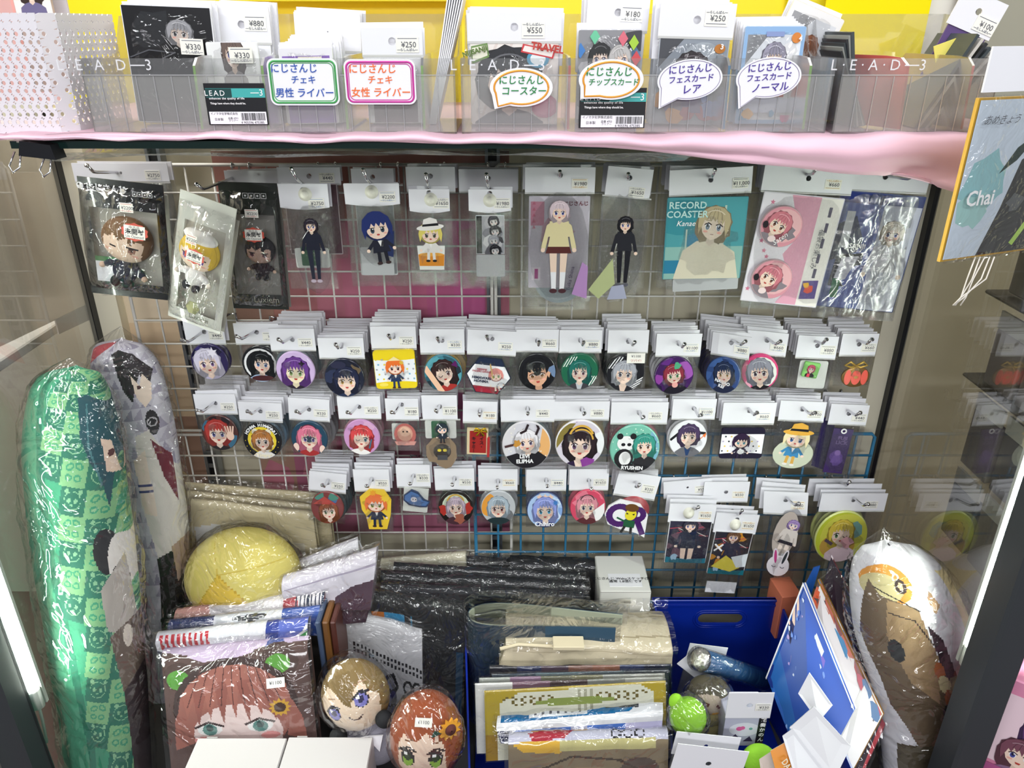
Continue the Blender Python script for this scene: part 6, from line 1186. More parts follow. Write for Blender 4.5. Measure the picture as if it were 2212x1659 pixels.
a.mesh('print', r, W * .485, H * .487 / 1.25, (W / 2, -.0006, -H / 2), m=PRINTG); text('Chai', .017, WINK, r, (W * .2, -.004, -H * .60), bold=.02); text('あめきょう', .008, INK, r, (W * .22, -.004, -H * .13), shear=.4)
film_front(r, W * 1.02, H * 1.02, .006, FILM, 5, 'sleeve', .002, W / 2, .001).location.y = -.004
hd = box('header_card', .0, W * .9, -.0015, 0, .004, .036, CARD, r)

q0 = P(2110, 556, Yh + .012); sv = []; sf = []; rs_ = random.Random(4)
for k in range(5):
    v_, f_ = tube_vf([(q0.x + .004 * k, Yh + .014, q0.z), (q0.x + .004 * k - .004 * rs_.random(), Yh + .016, q0.z - .02), (q0.x - .004 + .006 * rs_.random(), Yh + .014, q0.z - .036), (q0.x - .010 + .012 * rs_.random(), Yh + .016, q0.z - .044)], .0006, 5, len(sv)); sv += v_; sf += f_
tag(mk('string', sv, sf, mat('white_string', 'e6e0d6', .8), None, True), 'tangled white string hanging under the gold edged art board', 'string')
# ================================================================ the pile at the bottom
def Q(px, py, Y): return P(px, py, Y)
def soft(name, label, cat, c4, thick, art, nx=70, ny=40, topf=.25, rnd_=.35, amp=.0015, puff=0, film='loose', m=None, base=None, seed=1, fn=None, freq=9, group=None, ext=1.05, fold=0, ftop=.012):
    """a soft slab: c4 = seen corners TL, TR, BR, BL of its front face as (px, py, Y); its top turns back by `thick`.
    art covers top (upper share topf) and front; V=+1 is the back of the top"""
    q = [Q(*c) for c in c4]; n = (q[1] - q[0]).cross(q[3] - q[0]).normalized(); n = n if n.y > 0 else -n   # n points away from the viewer
    back = Vector((n.x, n.y, max(0, n.z) * .3)).normalized() * thick; c = (q[2] + q[3]) / 2; r = empty(name, c, label=label, cat=cat, group=group)
    rad = min(.5, rnd_)
    def S(s, t, off=0, nz=1, e=1.0):
        ss = .5 + (s - .5) * e
        if t < topf:                       # top surface, rounded over the front edge
            u = t / topf; a = math.pi * u; f_ = 1 - u
            p = q[0].lerp(q[1], ss) + back * f_; up = rad * thick * (math.sin(math.pi * u) ** .7 if 0 < u < 1 else 0) * .8
            p = p + Vector((0, 0, up + off * (1 if .02 < u else .3))) + back.normalized() * (-off * u)
        else:
            u = (t - topf) / (1 - topf); p = q[0].lerp(q[1], ss).lerp(q[3].lerp(q[2], ss), u); e_ = (4 * s * (1 - s)) ** .5 * math.sin(math.pi * min(1, u + .15))
            p = p - n * (off + puff * e_)
        w_ = noise.noise((p.x * freq * 3 + seed * 7, p.z * freq * 2, t * 2.5 + seed)) + .5 * noise.noise((p.x * freq * 8, p.z * freq * 6 + seed, t * 5))
        if fold: w_ += fold * math.sin(s * 9 + t * 4 + seed) * .6
        return p - n * (w_ * amp * nz)
    v = []; f = []
    for i in range(nx + 1):
        for j in range(ny + 1): v.append(S(i / nx, j / ny) - c)
    for i in range(nx):
        for j in range(ny): a = i * (ny + 1) + j; f.append((a, a + 1, a + ny + 2, a + ny + 1))
    nf = len(f); s_ = (np.arange(nx) + .5) / nx; t_ = (np.arange(ny) + .5) / ny; U, V = np.meshgrid(2 * s_ - 1, 1 - 2 * t_, indexing='ij'); col = art.raster(U * art.hx, V * art.hy).reshape(-1, 4)
    # back and ends close the slab
    b0 = len(v)
    for i in range(nx + 1):
        top = v[i * (ny + 1)]; low = v[i * (ny + 1) + ny] + back; v += [low]
    for i in range(nx): f.append((i * (ny + 1), (i + 1) * (ny + 1), b0 + i + 1, b0 + i))
    f.append(tuple(range(0, ny + 1)) + (b0,)); f.append((b0 + nx,) + tuple(nx * (ny + 1) + j for j in range(ny, -1, -1)))
    edge = np.array(base or lin('8a8680'), np.float32) if not isinstance(base, str) else np.array(lin(base), np.float32)
    col = np.concatenate([col, np.tile(edge, (len(f) - nf, 1))]); o = mk('body', v, f, m or PRINTM, r, True, col)
    if film:
        v = []; f = []; nx2, ny2 = 44, 30
        for i in range(nx2 + 1):
            for j in range(ny2 + 1):
                s, t = i / nx2, j / ny2; p = S(s, max(.0, t), .0035, .5, ext)
                w_ = .0022 * (noise.noise((s * 7 + seed, t * 6, 3.)) + 1.4 * abs(noise.noise((s * 12 + t * 6 + seed, t * 8 - s * 5, 5.)))); p = p - n * w_ * .8 + Vector((0, 0, w_ * .7 + (ftop if t < .03 else 0)))
                v.append(p - c)
        for i in range(nx2):
            for j in range(ny2): a = i * (ny2 + 1) + j; f.append((a, a + 1, a + ny2 + 2, a + ny2 + 1))
        mk('clear_bag', v, f, {'loose': CRINK2, 'crisp': CRINK, 'flat': FILM}[film], r, True)
    r['_'] = 0; del r['_']; r.update_tag(); SURF[r.name] = (S, c, n); return r
SURF = {}
def put(r, s, t, off=.005):
    S, c, n = SURF[r.name]; p = S(s, t, off, 1); dx = (S(min(1, s + .03), t, off) - S(s - .03, t, off)).normalized(); dz = (S(s, t - .03, off) - S(s, t + .03, off)).normalized(); ny_ = dx.cross(dz).normalized()
    if ny_.dot(n) < 0: ny_ = -ny_
    dz = ny_.cross(dx) ; dz = -dz if dz.z < -.1 and False else dz
    Mx = Matrix((dx, ny_, dx.cross(ny_))).transposed().to_4x4(); Mx.translation = p - c; return Mx
def sticker_on(r, s, t, price, off=.006, w=.022, ink=None):
    e = box('price_sticker', -w / 2, w / 2, -.0003, 0, -.007, .007, PAPER, r); e.matrix_local = put(r, s, t, off); text(price, .007, INK, e, (0, -.0006, 0), bold=.01); return e
def text_on(r, words, s, t, size, m, off=.0016, bold=.02, rot=0):
    e = text(words, size, m, r, (0, 0, 0), bold=bold); e.matrix_local = put(r, s, t, off) @ Matrix.Rotation(R(rot), 4, 'Y'); return e
# canvas bags at the back left
a = Art(1, 1, seed=2); a.bg('d3c6a0'); a.rect(-1, .2, 1, .3, 'c4b690')
soft('tote_bag', 'cream canvas tote bag in clear film, rearmost of three at the left', 'bag', [(398, 1050, 1.118), (700, 1074, 1.118), (705, 1300, 1.11), (400, 1310, 1.11)], .012, a, 50, 30, .15, seed=3, base='c9bb94', fold=.8)
soft('tote_bag', 'cream canvas tote bag in clear film, middle one of three', 'bag', [(404, 1068, 1.098), (712, 1102, 1.098), (735, 1300, 1.09), (410, 1320, 1.09)], .012, a, 50, 30, .15, seed=5, base='c9bb94', fold=.8)
a = Art(1, 1, seed=2); a.bg('d8cba6'); a.rect(-.92, -1, .8, .3, 'e2dac4'); a.poly([(-.95, .42), (-.55, .5), (-.4, .1), (-.9, -.1)], 'e9e8e4'); a.poly([(-.7, .0), (-.55, .25), (-.08, .42), (.18, -.02), (.05, -.3), (-.6, -.4)], 'b8682a'); a.splat(-.5, -.28, .3, 'd9b8a4', 10); a.poly([(-1, -.1), (-.8, .25), (-.62, .2), (-.5, .0), (-.75, -.2), (-1, -.4)], '4c5450'); a.ell(-.7, .12, .06, .06, '8a9a94')
a.line([(.05, -.15), (.25, -.05), (.4, -.1), (.5, 0)], .05, '8a7a50'); a.rect(-.2, -1, .9, -.45, 'b48a70')
soft('tote_bag', 'cream canvas tote bag with an orange and grey print, foremost of three', 'bag', [(412, 1086, 1.07), (676, 1116, 1.07), (706, 1330, 1.06), (420, 1340, 1.06)], .014, a, 90, 70, .12, seed=8, base='c9bb94', fold=.7)
# yellow plush
r = empty('yellow_plush', P(525, 1245, 1.0), (R(-18), R(-12), 0), 'big round yellow plush in crinkled clear film', 'plush'); k = P(526, 1245, 1.0).x - P(525, 1245, 1.0).x
a = Art(1, 1, seed=1); a.backcol = lin('e6d466'); a.bg('ecdc78'); a.poly([(-.9, -1), (-.85, -.5), (-.15, .3), (.2, -.3), (.3, -1)], 'f0cc48'); a.line([(-.15, .3), (.15, -.2), (.25, -1)], .02, 'd8b030'); a.line([(-.15, .3), (-.9, -.55)], .02, 'd8b83a'); a.line([(-.15, .3), (.95, .3)], .015, 'e0c858'); a.line([(-.15, .3), (-.2, 1)], .015, 'e0c858')
head_mesh('body', 128 * k, 70 * k, 108 * k, a, PRINTM, r, n=150, mm=110)
def blob_film(r, rx, ry, rz, seed=2, m=None, amp=.06, name='clear_bag', loc=(0, 0, 0), knot=None):
    v, f = ell_vf(rx, ry, rz, 56, 40); out = []
    for x, y, z in v:
        d = Vector((x / rx, y / ry, z / rz)); w_ = 1 + amp * (noise.noise(d * 2.2 + Vector((seed, 0, 0))) + 1.3 * abs(noise.noise(d * 4 + Vector((0, seed, 0)))))
        if knot and d.z > .6: w_ += (d.z - .6) * knot
        out.append((x * w_, y * w_, z * w_))
    return mk(name, out, f, m or CRINK, r, True, None, loc)
blob_film(r, 134 * k, 80 * k, 116 * k, 3, amp=.06)
# white and lilac towels
a = Art(1, 1, seed=2); a.bg('e9e7ee'); a.rect(-1, .35, 1, .5, 'cfccd8')
soft('folded_towel', 'white folded towel in clear film, behind the lilac one', 'towel', [(615, 1248, 1.0), (775, 1186, 1.03), (790, 1215, 1.03), (625, 1262, 1.0)], .03, a, 60, 30, .55, .5, seed=4, base='dedce6')
a = Art(1, 1, seed=3); a.bg('e2dce8'); a.rect(-1, .3, 1, .38, 'b8aec4'); a.poly([(.1, -1), (.15, -.5), (.5, -.2), (1, -.1), (1, -1)], '4a2c40')
soft('folded_towel', 'lilac white folded towel with a maroon lower half', 'towel', [(608, 1276, .95), (812, 1214, .97), (800, 1318, .95), (618, 1318, .94)], .035, a, 80, 60, .3, .45, seed=6, base='d8d0e0')
a = Art(1, 1, seed=4); a.bg('3c2434'); a.rect(-.5, -1, .2, 1, '472a3c')
soft('folded_towel', 'dark maroon folded cloth beneath the lilac towel', 'towel', [(705, 1290, .955), (812, 1268, .965), (790, 1345, .95), (712, 1350, .945)], .03, a, 30, 24, .2, seed=7, base='3a2432')
# striped towels
a = Art(1, 1, seed=5); a.bg('ece6ea'); a.poly([(-1, 1), (-.6, 1), (-.4, -1), (-1, -1)], 'c8948c')
for k_ in range(3): a.ell(-.1 + .3 * k_, -.3, .16, .35, 'a84a4c')
a.poly([(.45, 1), (.55, 1), (.8, -1), (.45, -1)], 'b83440')
for k_ in range(8): a.rect(.62 + .05 * k_, -1, .645 + .05 * k_, 1, '1f2a48')
soft('folded_towel', 'white towel with red shapes and navy stripes, rearmost of the towels', 'towel', [(375, 1345, .93), (700, 1302, .94), (708, 1352, .94), (380, 1380, .92)], .03, a, 110, 40, .45, .5, seed=9, base='8a3a44', film='crisp')
a = Art(1, 1, seed=5); a.bg('dfe2ea'); a.rect(-1, -1, -.4, 1, '2a3668'); a.rect(.3, -1, .75, 1, 'e8e8ec'); a.rect(.5, -1, 1, 1, '3a5aa8'); a.splat(.1, .2, .2, '2c3038', 9)
soft('folded_towel', 'navy and white towel between the red and the green striped ones', 'towel', [(362, 1362, .91), (690, 1330, .92), (695, 1372, .92), (365, 1395, .91)], .022, a, 80, 30, .5, .5, seed=10, base='2a3668', film='crisp')
a = Art(1, 1, seed=6); a.bg('e8e8ee'); a.poly([(-1, -.2), (-.6, -1), (-1, -1)], '24284c')
for k_ in range(9): a.poly([(-.95 + .075 * k_, .6), (-.91 + .075 * k_, .6), (-.87 + .075 * k_, -.9), (-.91 + .075 * k_, -.9)], 'c8303c')
a.poly([(-.2, -.7), (0, -.35), (.2, -.35), (.4, -.8)], '24262e'); a.rect(.45, -1, .62, 1, '2a3e94'); a.poly([(.62, 1), (1, 1), (1, .4), (.62, -.6)], '5a6ac0'); a.poly([(.6, -.95), (1, .35), (1, -.95)], '2f9a44'); a.line([(.56, -.95), (1, .5)], .04, 'f0f0f0')
soft('folded_towel', 'striped towel with red stripes at one end and green and blue at the other', 'towel', [(336, 1392, .885), (664, 1360, .895), (662, 1408, .89), (345, 1425, .88)], .026, a, 130, 44, .3, .5, seed=11, base='c8c8d0', film='crisp')
# brown orange side packs between the towels and the white bag
for x0, x1, c, lb, Y in ((694, 708, '7c5228', 'ochre slim packet standing right of the towels', .90), (711, 724, '5a3028', 'dark rust slim packet right of the ochre one', .905), (680, 690, '4a5a78', 'blue edged slim clear packet beside the towels', .895)):
    p, q_ = P(x0, 1345, Y), P(x1, 1345, Y); o = box('slim_packet', 0, q_.x - p.x, 0, .06, .195, p.z, mat('slim' + c, c, .4, var=.3, bscale=120), b=.002, loc=(p.x, Y, 0)); tag(o, lb, 'packet')
# cushion with a brown hooded face
a = Art(1, 1, seed=7); a.bg('5a4440'); a.poly([(-1, 1), (1, 1), (1, .86), (.4, .84), (.1, .76), (-.4, .72), (-.6, .8), (-1, .86)], 'ccb8d4'); a.poly([(.45, .95), (.65, .93), (.7, .8), (.42, .8)], '4c5c9c'); a.ell(-.74, .52, .24, .22, '4c3834'); a.ell(.6, .62, .28, .26, '4c3834'); a.ell(-.76, .47, .17, .15, '5a9a3c'); a.ell(.6, .6, .17, .15, '5a9a3c')
a.push(0, .34, 1.0); a.ell(-.02, -.35, .85, .78, '3e2c2a'); a.ell(-.02, -.42, .78, .74, 'a06458'); a.ell(-.02, -.78, .6, .5, 'ecd4d0')
for k_ in range(9): x = -.62 + .15 * k_; a.poly([(x - .09, .1 - abs(k_ - 4) * .04), (x + .12, .12 - abs(k_ - 4) * .04), (x * 1.15 + .02, -.52 - .1 * (k_ % 2))], ['a8695c', '96594e'][k_ % 2]); a.line([(x * .7, .28), (x * 1.05, -.3)], .014, '5a302c')
for s_ in (-1, 1): a.ell(.34 * s_ - .05, -.68, .17, .11, 'f8f6f4'); a.ell(.34 * s_ - .05, -.69, .1, .1, '5f8f88'); a.ell(.34 * s_ - .05, -.66, .05, .06, '2a4a48'); a.line([(.34 * s_ - .24, -.64), (.34 * s_ - .05, -.56), (.34 * s_ + .14, -.64)], .035, '3a2424'); a.ell(.45 * s_ - .05, -.86, .13, .06, 'e89a98')
a.poly([(-.13, -.93), (.1, -.93), (.05, -1), (-.1, -1)], '9c3a40'); a.star(.58, -.42, .15, 'd8a83c', 12, .7); a.ell(.58, -.42, .08, .08, '4a3024'); a.poly([(-.85, -.5), (-.7, -.2), (-.62, -.9), (-.9, -1)], 'a06458'); a.poly([(.62, -.9), (.75, -.3), (.85, -.6), (.88, -1)], 'a06458'); a.pop()
cu = soft('printed_cushion', 'large square cushion printed with a pink haired face in a brown bear hood', 'cushion', [(348, 1424, .865), (664, 1396, .875), (690, 1640, .80), (370, 1668, .79)], .022, a, 170, 170, .10, .4, seed=13, puff=.018, base='4c3834', film='crisp', amp=.0012)
sticker_on(cu, .80, .32, '¥1100', .014, .026)
# white boxes at the very front
WB = mat('white_box_card', 'c9c6c6', .5)
for x0, x1, py, lb in ((428, 620, 1594, 'white cardboard box at the front edge, left of the two'), (624, 806, 1592, 'white cardboard box at the front edge, right of the two')):
    p, q_ = P(x0, py, .80), P(x1, py, .80); W = q_.x - p.x; r = empty('cardboard_box', (p.x, .80, .195), label=lb, cat='box'); H = p.z - .195
    box('carton', 0, W, -.10, 0, 0, H, WB, r, b=.001); box('lid_flap', .001, W - .001, -.099, -.002, H, H + .0008, WB, r); box('tuck_tab', W * .1, W * .22, -.001, .001, H - .004, H + .001, mat('box_shade', 'a9a6a4', .5), r)
# dolls
def doll(label, px, py, Y, rx, rz, art, cloth, rot, hair_m, mitts, extra=None, mit='1c1e22', body=None, seed=1):
    k = P(px + 1, py, Y).x - P(px, py, Y).x; r = empty('plush_doll', P(px, py, Y), rot, label, 'doll'); RX, RZ = rx * k, rz * k
    head_mesh('head', RX, RX * .72, RZ, art, PRINTM, r, n=110, mm=84)
    m = mat('knit' + cloth, cloth, .9, bump=.6, bscale=500); ellipsoid('torso', RX * .78, RX * .55, RZ * .75, m, r, (RX * .25, RX * .05, -RZ * 1.35), None, 24, 16)
    for x, z in mitts:
        ellipsoid('arm', RX * .42, RX * .24, RX * .26, m, r, (RX * (x * .85 + .12), -RX * .15, -RZ * 1.02 + z * RZ * .4), (0, R(25 if x > 0 else -20), 0), 14, 10); h = ellipsoid('mitten', RX * .26, RX * .22, RX * .26, mat('felt' + mit, mit, .8, bump=.4), r, (RX * x, -RX * .42, -RZ * .86 + z * RZ), None, 16, 12)
    if extra: extra(r, RX, RZ)
    blob_film(r, RX * 1.14, RX * .95, RZ * 1.1, seed, CRINK, .05, knot=.3)
    return r
a = Art(1, 1, seed=2); a.backcol = lin('8a7144'); a.bg('8a7144'); a.poly([(-.85, .2), (-.55, .55), (-.3, .35), (-.1, .05), (.05, -.05), (.2, .35), (.42, .62), (.62, .3), (.85, .1), (.75, -.6), (.3, -1), (-.35, -1), (-.8, -.5)], 'f1d9bf'); a.poly([(-.5, .75), (.15, .85), (.2, .3), (.02, -.02), (-.12, .1)], '80683c')
for x, y in ((-.5, -.18), (.38, .12)):
    a.ell(x, y, .21, .22, '22222e'); a.ell(x, y - .02, .18, .18, '7f7cc8'); a.ell(x, y + .02, .09, .1, '2a2850'); a.ell(x - .08, y + .08, .05, .05, 'ffffff'); a.line([(x - .24, y + .05), (x, y + .23), (x + .24, y + .16)], .06, '22202a'); a.line([(x - .15, y + .4), (x + .2, y + .44)], .025, 'b08a6a')
a.arc(.12, -.2, .22, 215, 330, .035, '4a2a24'); a.poly([(-.95, -.55), (-.6, -.5), (-.8, -.3)], '6a542c')
def d1(r, RX, RZ):
    for s_ in (-1, 1): prism('collar', [(0, 0), (.5 * RX * s_, -.05 * RX), (.3 * RX * s_, -.5 * RX)], -.003, 0, mat('collar_white', 'e6e4ea', .8), r, (RX * .22, -RX * .5, -RZ * .98))
    prism('tie', [(-.12 * RX, 0), (.12 * RX, 0), (0, -.45 * RX)], -.004, -.001, mat('tie_grey', '4a3a44', .7), r, (RX * .22, -RX * .52, -RZ * 1.0))
doll('brown blond plush doll with violet eyes in a grey knit, black mittens', 768, 1500, .85, 74, 78, a, '8c8a96', (R(-20), R(-13), 0), None, ((-.62, -.05), (.82, .22)), d1, seed=5)
a = Art(1, 1, seed=2); a.backcol = lin('9a4a24'); a.bg('9a4a24'); a.poly([(-.8, -.1), (-.6, .35), (-.2, .2), (.05, .5), (.3, .62), (.4, .2), (.7, .25), (.82, -.2), (.7, -.8), (.3, -1), (-.3, -1), (-.75, -.8)], 'f3d6c0'); a.poly([(-.6, .6), (.2, .8), (.3, .2), (.05, .45), (-.3, .2), (-.55, .3)], 'a04f28'); a.poly([(.3, .7), (.8, .5), (.95, -.9), (.7, -.9), (.6, .0)], '9a4a24'); a.poly([(-.95, .3), (-.75, .2), (-.7, -.9), (-.95, -.9)], '9a4a24')
for x in (-.45, .36):
    a.ell(x, -.22, .2, .24, '2a201e'); a.ell(x, -.3, .15, .16, '8fb83a'); a.ell(x, -.2, .1, .1, '2a3a1a'); a.ell(x - .06, -.12, .05, .05, 'ffffff'); a.line([(x - .26, -.06), (x, .06), (x + .24, -.02)], .06, '2a1c18'); a.line([(x - .1, .2), (x + .15, .24)], .03, '7a4a2a')
a.poly([(-.18, -.62), (.14, -.62), (.1, -.78), (-.02, -.84), (-.14, -.78)], 'e8788c'); a.arc(-.02, -.6, .17, 180, 360, .02, '8a3a34')
def d2(r, RX, RZ):
    h = ellipsoid('hair_back', RX * 1.08, RX * .7, RZ * 1.15, mat('felt_rust', '8f4522', .85, bump=.4), r, (0, RX * .22, -RZ * .1), None, 28, 20)
    fl = prism('sunflower', [((.34 if i % 2 else .22) * RX * math.cos(math.pi * i / 11), (.34 if i % 2 else .22) * RX * math.sin(math.pi * i / 11)) for i in range(22)], -.004, 0, mat('petal', 'dc9a2c', .7), r, (RX * .68, -RX * .52, RZ * .52), (0, 0, R(30))); lathe('flower_centre', [(RX * .17, -.004), (RX * .15, -.007), (.001, -.008)], mat('brown_felt', '5a2a24', .8), fl, 18); prism('leaf', [(0, 0), (-.22 * RX, .1 * RX), (-.3 * RX, -.06 * RX)], -.003, 0, mat('leaf_dark', '23463a', .7), fl, (-RX * .25, 0, -RX * .05))
    st = box('price_sticker', -.012, .012, -.0003, 0, -.006, .006, PAPER, r, loc=(-RX * .05, -RX * .62, RZ * .68), rot=(R(-28), 0, 0)); text('¥1100', .0065, INK, st, (0, -.0006, 0))
doll('rust haired plush doll with green eyes and a sunflower clip', 920, 1590, .79, 74, 92, a, '8a3a34', (R(-15), R(4), 0), None, ((-.6, -.1), (.6, -.1)), d2, mit='e8cdb4', seed=8)
# white cloth bag with black print
a = Art(1, 1, seed=8); a.bg('e3e3e6')
for i in range(19):
    for j in range(2): x = -.72 + .092 * i; y = .32 - .05 * i * .3 - .1 * j; a.rect(x, y, x + .05, y + .06, '24242a')
a.arc(.2, -.22, .14, 60, 300, .07, '1c1c20'); a.line([(.25, -.05), (.35, -.25), (.2, -.45)], .07, '1c1c20'); a.splat(-.35, -.1, .12, '1c1c20', 7); a.arc(.62, -.25, .1, 0, 360, .05, '1c1c20'); a.arc(.85, -.25, .1, 0, 360, .05, '1c1c20'); a.line([(.5, -.45), (.98, -.42)], .05, '1c1c20'); a.line([(-.85, 0), (-.75, -.25)], .05, '1c1c20')
wb_ = soft('cloth_packet', 'white folded cloth packet with black squares and brush lettering', 'packet', [(736, 1334, .97), (912, 1376, .97), (914, 1580, .93), (748, 1560, .93)], .03, a, 110, 90, .14, .5, seed=14, base='c8c8cc', fold=.5)
text_on(wb_, 'VALKYRIN', .62, .80, .008, BLACK)
# black packs
def dark(lb, c, thick=.02, col='17181c', seed=1, art=None, topf=.4, film='loose', name='black_packet'):
    a = art or Art(1, 1, seed=seed)
    if not art: a.bg(col); a.rect(-1, .2, 1, .25, '24262c')
    return soft(name, lb, 'packet', c, thick, a, 60, 30, topf, .5, seed=seed, base=col, film=film, fold=.8, amp=.002)
dark('black packet at the very back, under the blue wire panel, left half', [(1008, 1218, 1.10), (1110, 1222, 1.10), (1110, 1300, 1.09), (1008, 1300, 1.09)], .02, seed=2)
dark('black crinkled packet at the back beside the white box', [(1102, 1230, 1.075), (1296, 1236, 1.075), (1296, 1330, 1.06), (1102, 1330, 1.06)], .035, seed=3, film='crisp', topf=.45)
a = Art(1, 1, seed=2); a.bg('d9d2ba')
soft('cream_packet', 'cream cloth packet in film behind the black packets', 'packet', [(822, 1222, 1.10), (1006, 1206, 1.10), (1014, 1262, 1.09), (826, 1262, 1.09)], .02, a, 40, 24, .35, .5, seed=4, base='cfc8b0', film='crisp')
dark('flat black packet, rearmost of the three long ones', [(850, 1230, 1.06), (1256, 1254, 1.06), (1258, 1300, 1.05), (850, 1290, 1.05)], .018, '15181f', 5)
dark('flat black packet, middle of the three long ones', [(822, 1250, 1.035), (1264, 1276, 1.035), (1262, 1320, 1.03), (825, 1310, 1.03)], .02, '12151d', 6)
dark('flat navy black packet, foremost of the three long ones', [(834, 1276, 1.005), (1262, 1296, 1.005), (1255, 1360, 1.0), (830, 1350, 1.0)], .02, '10131c', 7)
a = Art(1, 1, seed=2); a.bg('1e2022'); a.rect(-1, .35, -.72, .62, 'c8742a'); a.rect(-.72, .35, -.3, .62, '2f8fc0'); a.line([(-.15, .1), (-.15, .6)], .02, '3a7a9a'); a.splat(.2, -.3, .3, '2c2420', 9); a.rect(.82, -1, 1, .1, '1c4a6a')
dark('charcoal cloth packet with an orange and a blue square', [(800, 1300, .985), (1004, 1330, .985), (996, 1560, .95), (830, 1560, .95)], .03, '1e2022', 8, art=a, topf=.14)
# small white carton at the back
p0, p1 = P(1297, 1278, 1.0), P(1407, 1278, 1.0); r = empty('cardboard_box', (p0.x, 1.0, .195), label='white carton with a printed slip, standing at the back by the blue panel', cat='box'); H = p0.z - .195; W = p1.x - p0.x
box('carton', 0, W, 0, .095, 0, H, mat('carton_white', 'deddd8', .5), r, b=.0015); box('slip', W * .2, W * .85, .012, .045, H, H + .0005, CARD, r)
e = text('にじさんじ Wakuスケッチ(各種)\n 通常 1.8倍使です', .0075, BLACK, r, (W * .52, .028, H + .001), (R(-90), 0, 0), bold=.01); box('lid_seam', 0, W, -.0006, 0, H - .0012, H - .0004, MATS['box_shade'], r); st = box('price_sticker', -.014, .014, -.0004, 0, -.006, .006, PAPER, r, loc=(W * .55, -.0002, H - .022)); text('¥330', .006, INK, st, (0, -.0007, 0))
# blue bins
BLU2 = mat('blue_plastic', '09268c', .28)
def bin_(label, X0, X1, Y0, Y1, z1, slot=False, t=.003, back=True, X0f=None, X1f=None):
    """open bin, wider at the front when X0f / X1f are given"""
    r = empty('blue_bin', (X0, Y0, .192), label=label, cat='bin'); W, D, H = X1 - X0, Y1 - Y0, z1 - .192; a0, a1 = (X0f or X0) - X0, (X1f or X1) - X0
    def wall(xb, xf, s):
        v = [(xf, 0, 0), (xf + s * t, 0, 0), (xb + s * t, D, 0), (xb, D, 0), (xf, 0, H * .62), (xf + s * t, 0, H * .62), (xb + s * t, D, H), (xb, D, H)]
        mk('side_wall', v, [(0, 3, 2, 1), (4, 5, 6, 7), (0, 1, 5, 4), (1, 2, 6, 5), (2, 3, 7, 6), (3, 0, 4, 7)], BLU2, r)
    wall(0, a0, 1); wall(W, a1, -1); box('base', max(0, a0), min(W, a1), 0, D, 0, t, BLU2, r); box('front_wall', a0, a1, 0, t, 0, H * .35, BLU2, r)
    if slot:
        # back wall with a real hand slot
        cx, cz, sw, sh = W * .55, H - .042, .038, .0105; n = 12; o = [(0, 0), (W, 0), (W, H), (cx, H)]; ins = []
        for s_, a0 in ((1, -90), (-1, 90)):
            for k_ in range(n + 1): a_ = R(a0 + 180 * k_ / n); ins.append((cx + s_ * (sw - sh) + sh * math.cos(a_), cz + sh * math.sin(a_)))
        i0 = max(range(len(ins)), key=lambda j: ins[j][1] - abs(ins[j][0] - cx)); ring = ins[i0:] + ins[:i0]
        poly = [(0, 0), (W, 0), (W, H), (cx, H)] + [(ring[-j % len(ring)]) for j in range(len(ring) + 1)] + [(cx, H), (0, H)]
        prism('back_wall', poly, D - t, D, BLU2, r)
        for g, rr_ in ((.004, .0012), (.008, .0009)):
            pts = []
            for s_, a0 in ((1, -90), (-1, 90)):
                for k_ in range(n + 1): a_ = R(a0 + 180 * k_ / n); pts.append((cx + s_ * (sw - sh) + (sh + g) * math.cos(a_), D - t - .0005, cz + (sh + g) * math.sin(a_)))
            tube('slot_rim', pts + pts[:1], rr_, BLU2, r, 6)
        box('rim', -.002, W + .002, D - .006, D + .003, H - .004, H, BLU2, r, b=.0008); box('rib', W * .02, W * .98, D - t - .002, D - t, H - .014, H - .011, BLU2, r)
    elif back: box('back_wall', 0, W, D - t, D, 0, H, BLU2, r, b=.0008)
    return r
pa, pb = P(1003, 1345, .985), P(1462, 1400, .985)
bin_('blue plastic bin full of folders and cloth, centre front', pa.x, P(1430, 1400, .985).x, .745, .985, pa.z, X0f=P(1012, 1640, .755).x, X1f=P(1462, 1640, .755).x)
pc, pd = P(1411, 1292, 1.02), P(1684, 1292, 1.02)
bin_('blue plastic bin with a hand slot, right of the centre', pc.x, pd.x, .745, 1.02, pc.z, True, X0f=P(1474, 1640, .755).x, X1f=P(1856, 1640, .755).x)
# mat folded in a U, standing in the bin
ztop = P(1020, 1325, .95).z
path = [(1345, 1328), (1250, 1318), (1150, 1307), (1080, 1303), (1040, 1306), (1018, 1316), (1012, 1328), (1022, 1342), (1045, 1349), (1090, 1352), (1200, 1352), (1330, 1356)]
pts = [PZ(x, y, ztop) for x, y in path]; r = empty('folded_mat', (pts[0].x, pts[0].y, .2), label='blue grey mat bent in a U with a sage inside, standing in the bin', cat='mat'); c = r.location
def ribbon(name, pts, z0, z1, th, m, parent, c):
    L = []
    for i, p in enumerate(pts):
        d = (pts[min(i + 1, len(pts) - 1)] - pts[max(i - 1, 0)]); nn = Vector((d.y, -d.x, 0)).normalized() * th; L.append((p, p + nn))
    v = []; f = []
    for p, q_ in L:
        for zz in (z0, z1):
            v.append((p.x - c.x, p.y - c.y, zz - c.z)); v.append((q_.x - c.x, q_.y - c.y, zz - c.z))
    for i in range(len(L) - 1):
        a = i * 4
        for j0, j1 in ((0, 1), (1, 3), (3, 2), (2, 0)): f.append((a + j0, a + j1, a + 4 + j1, a + 4 + j0))
    f.append((0, 2, 3, 1)); e = (len(L) - 1) * 4; f.append((e, e + 1, e + 3, e + 2)); return mk(name, v, f, m, parent)
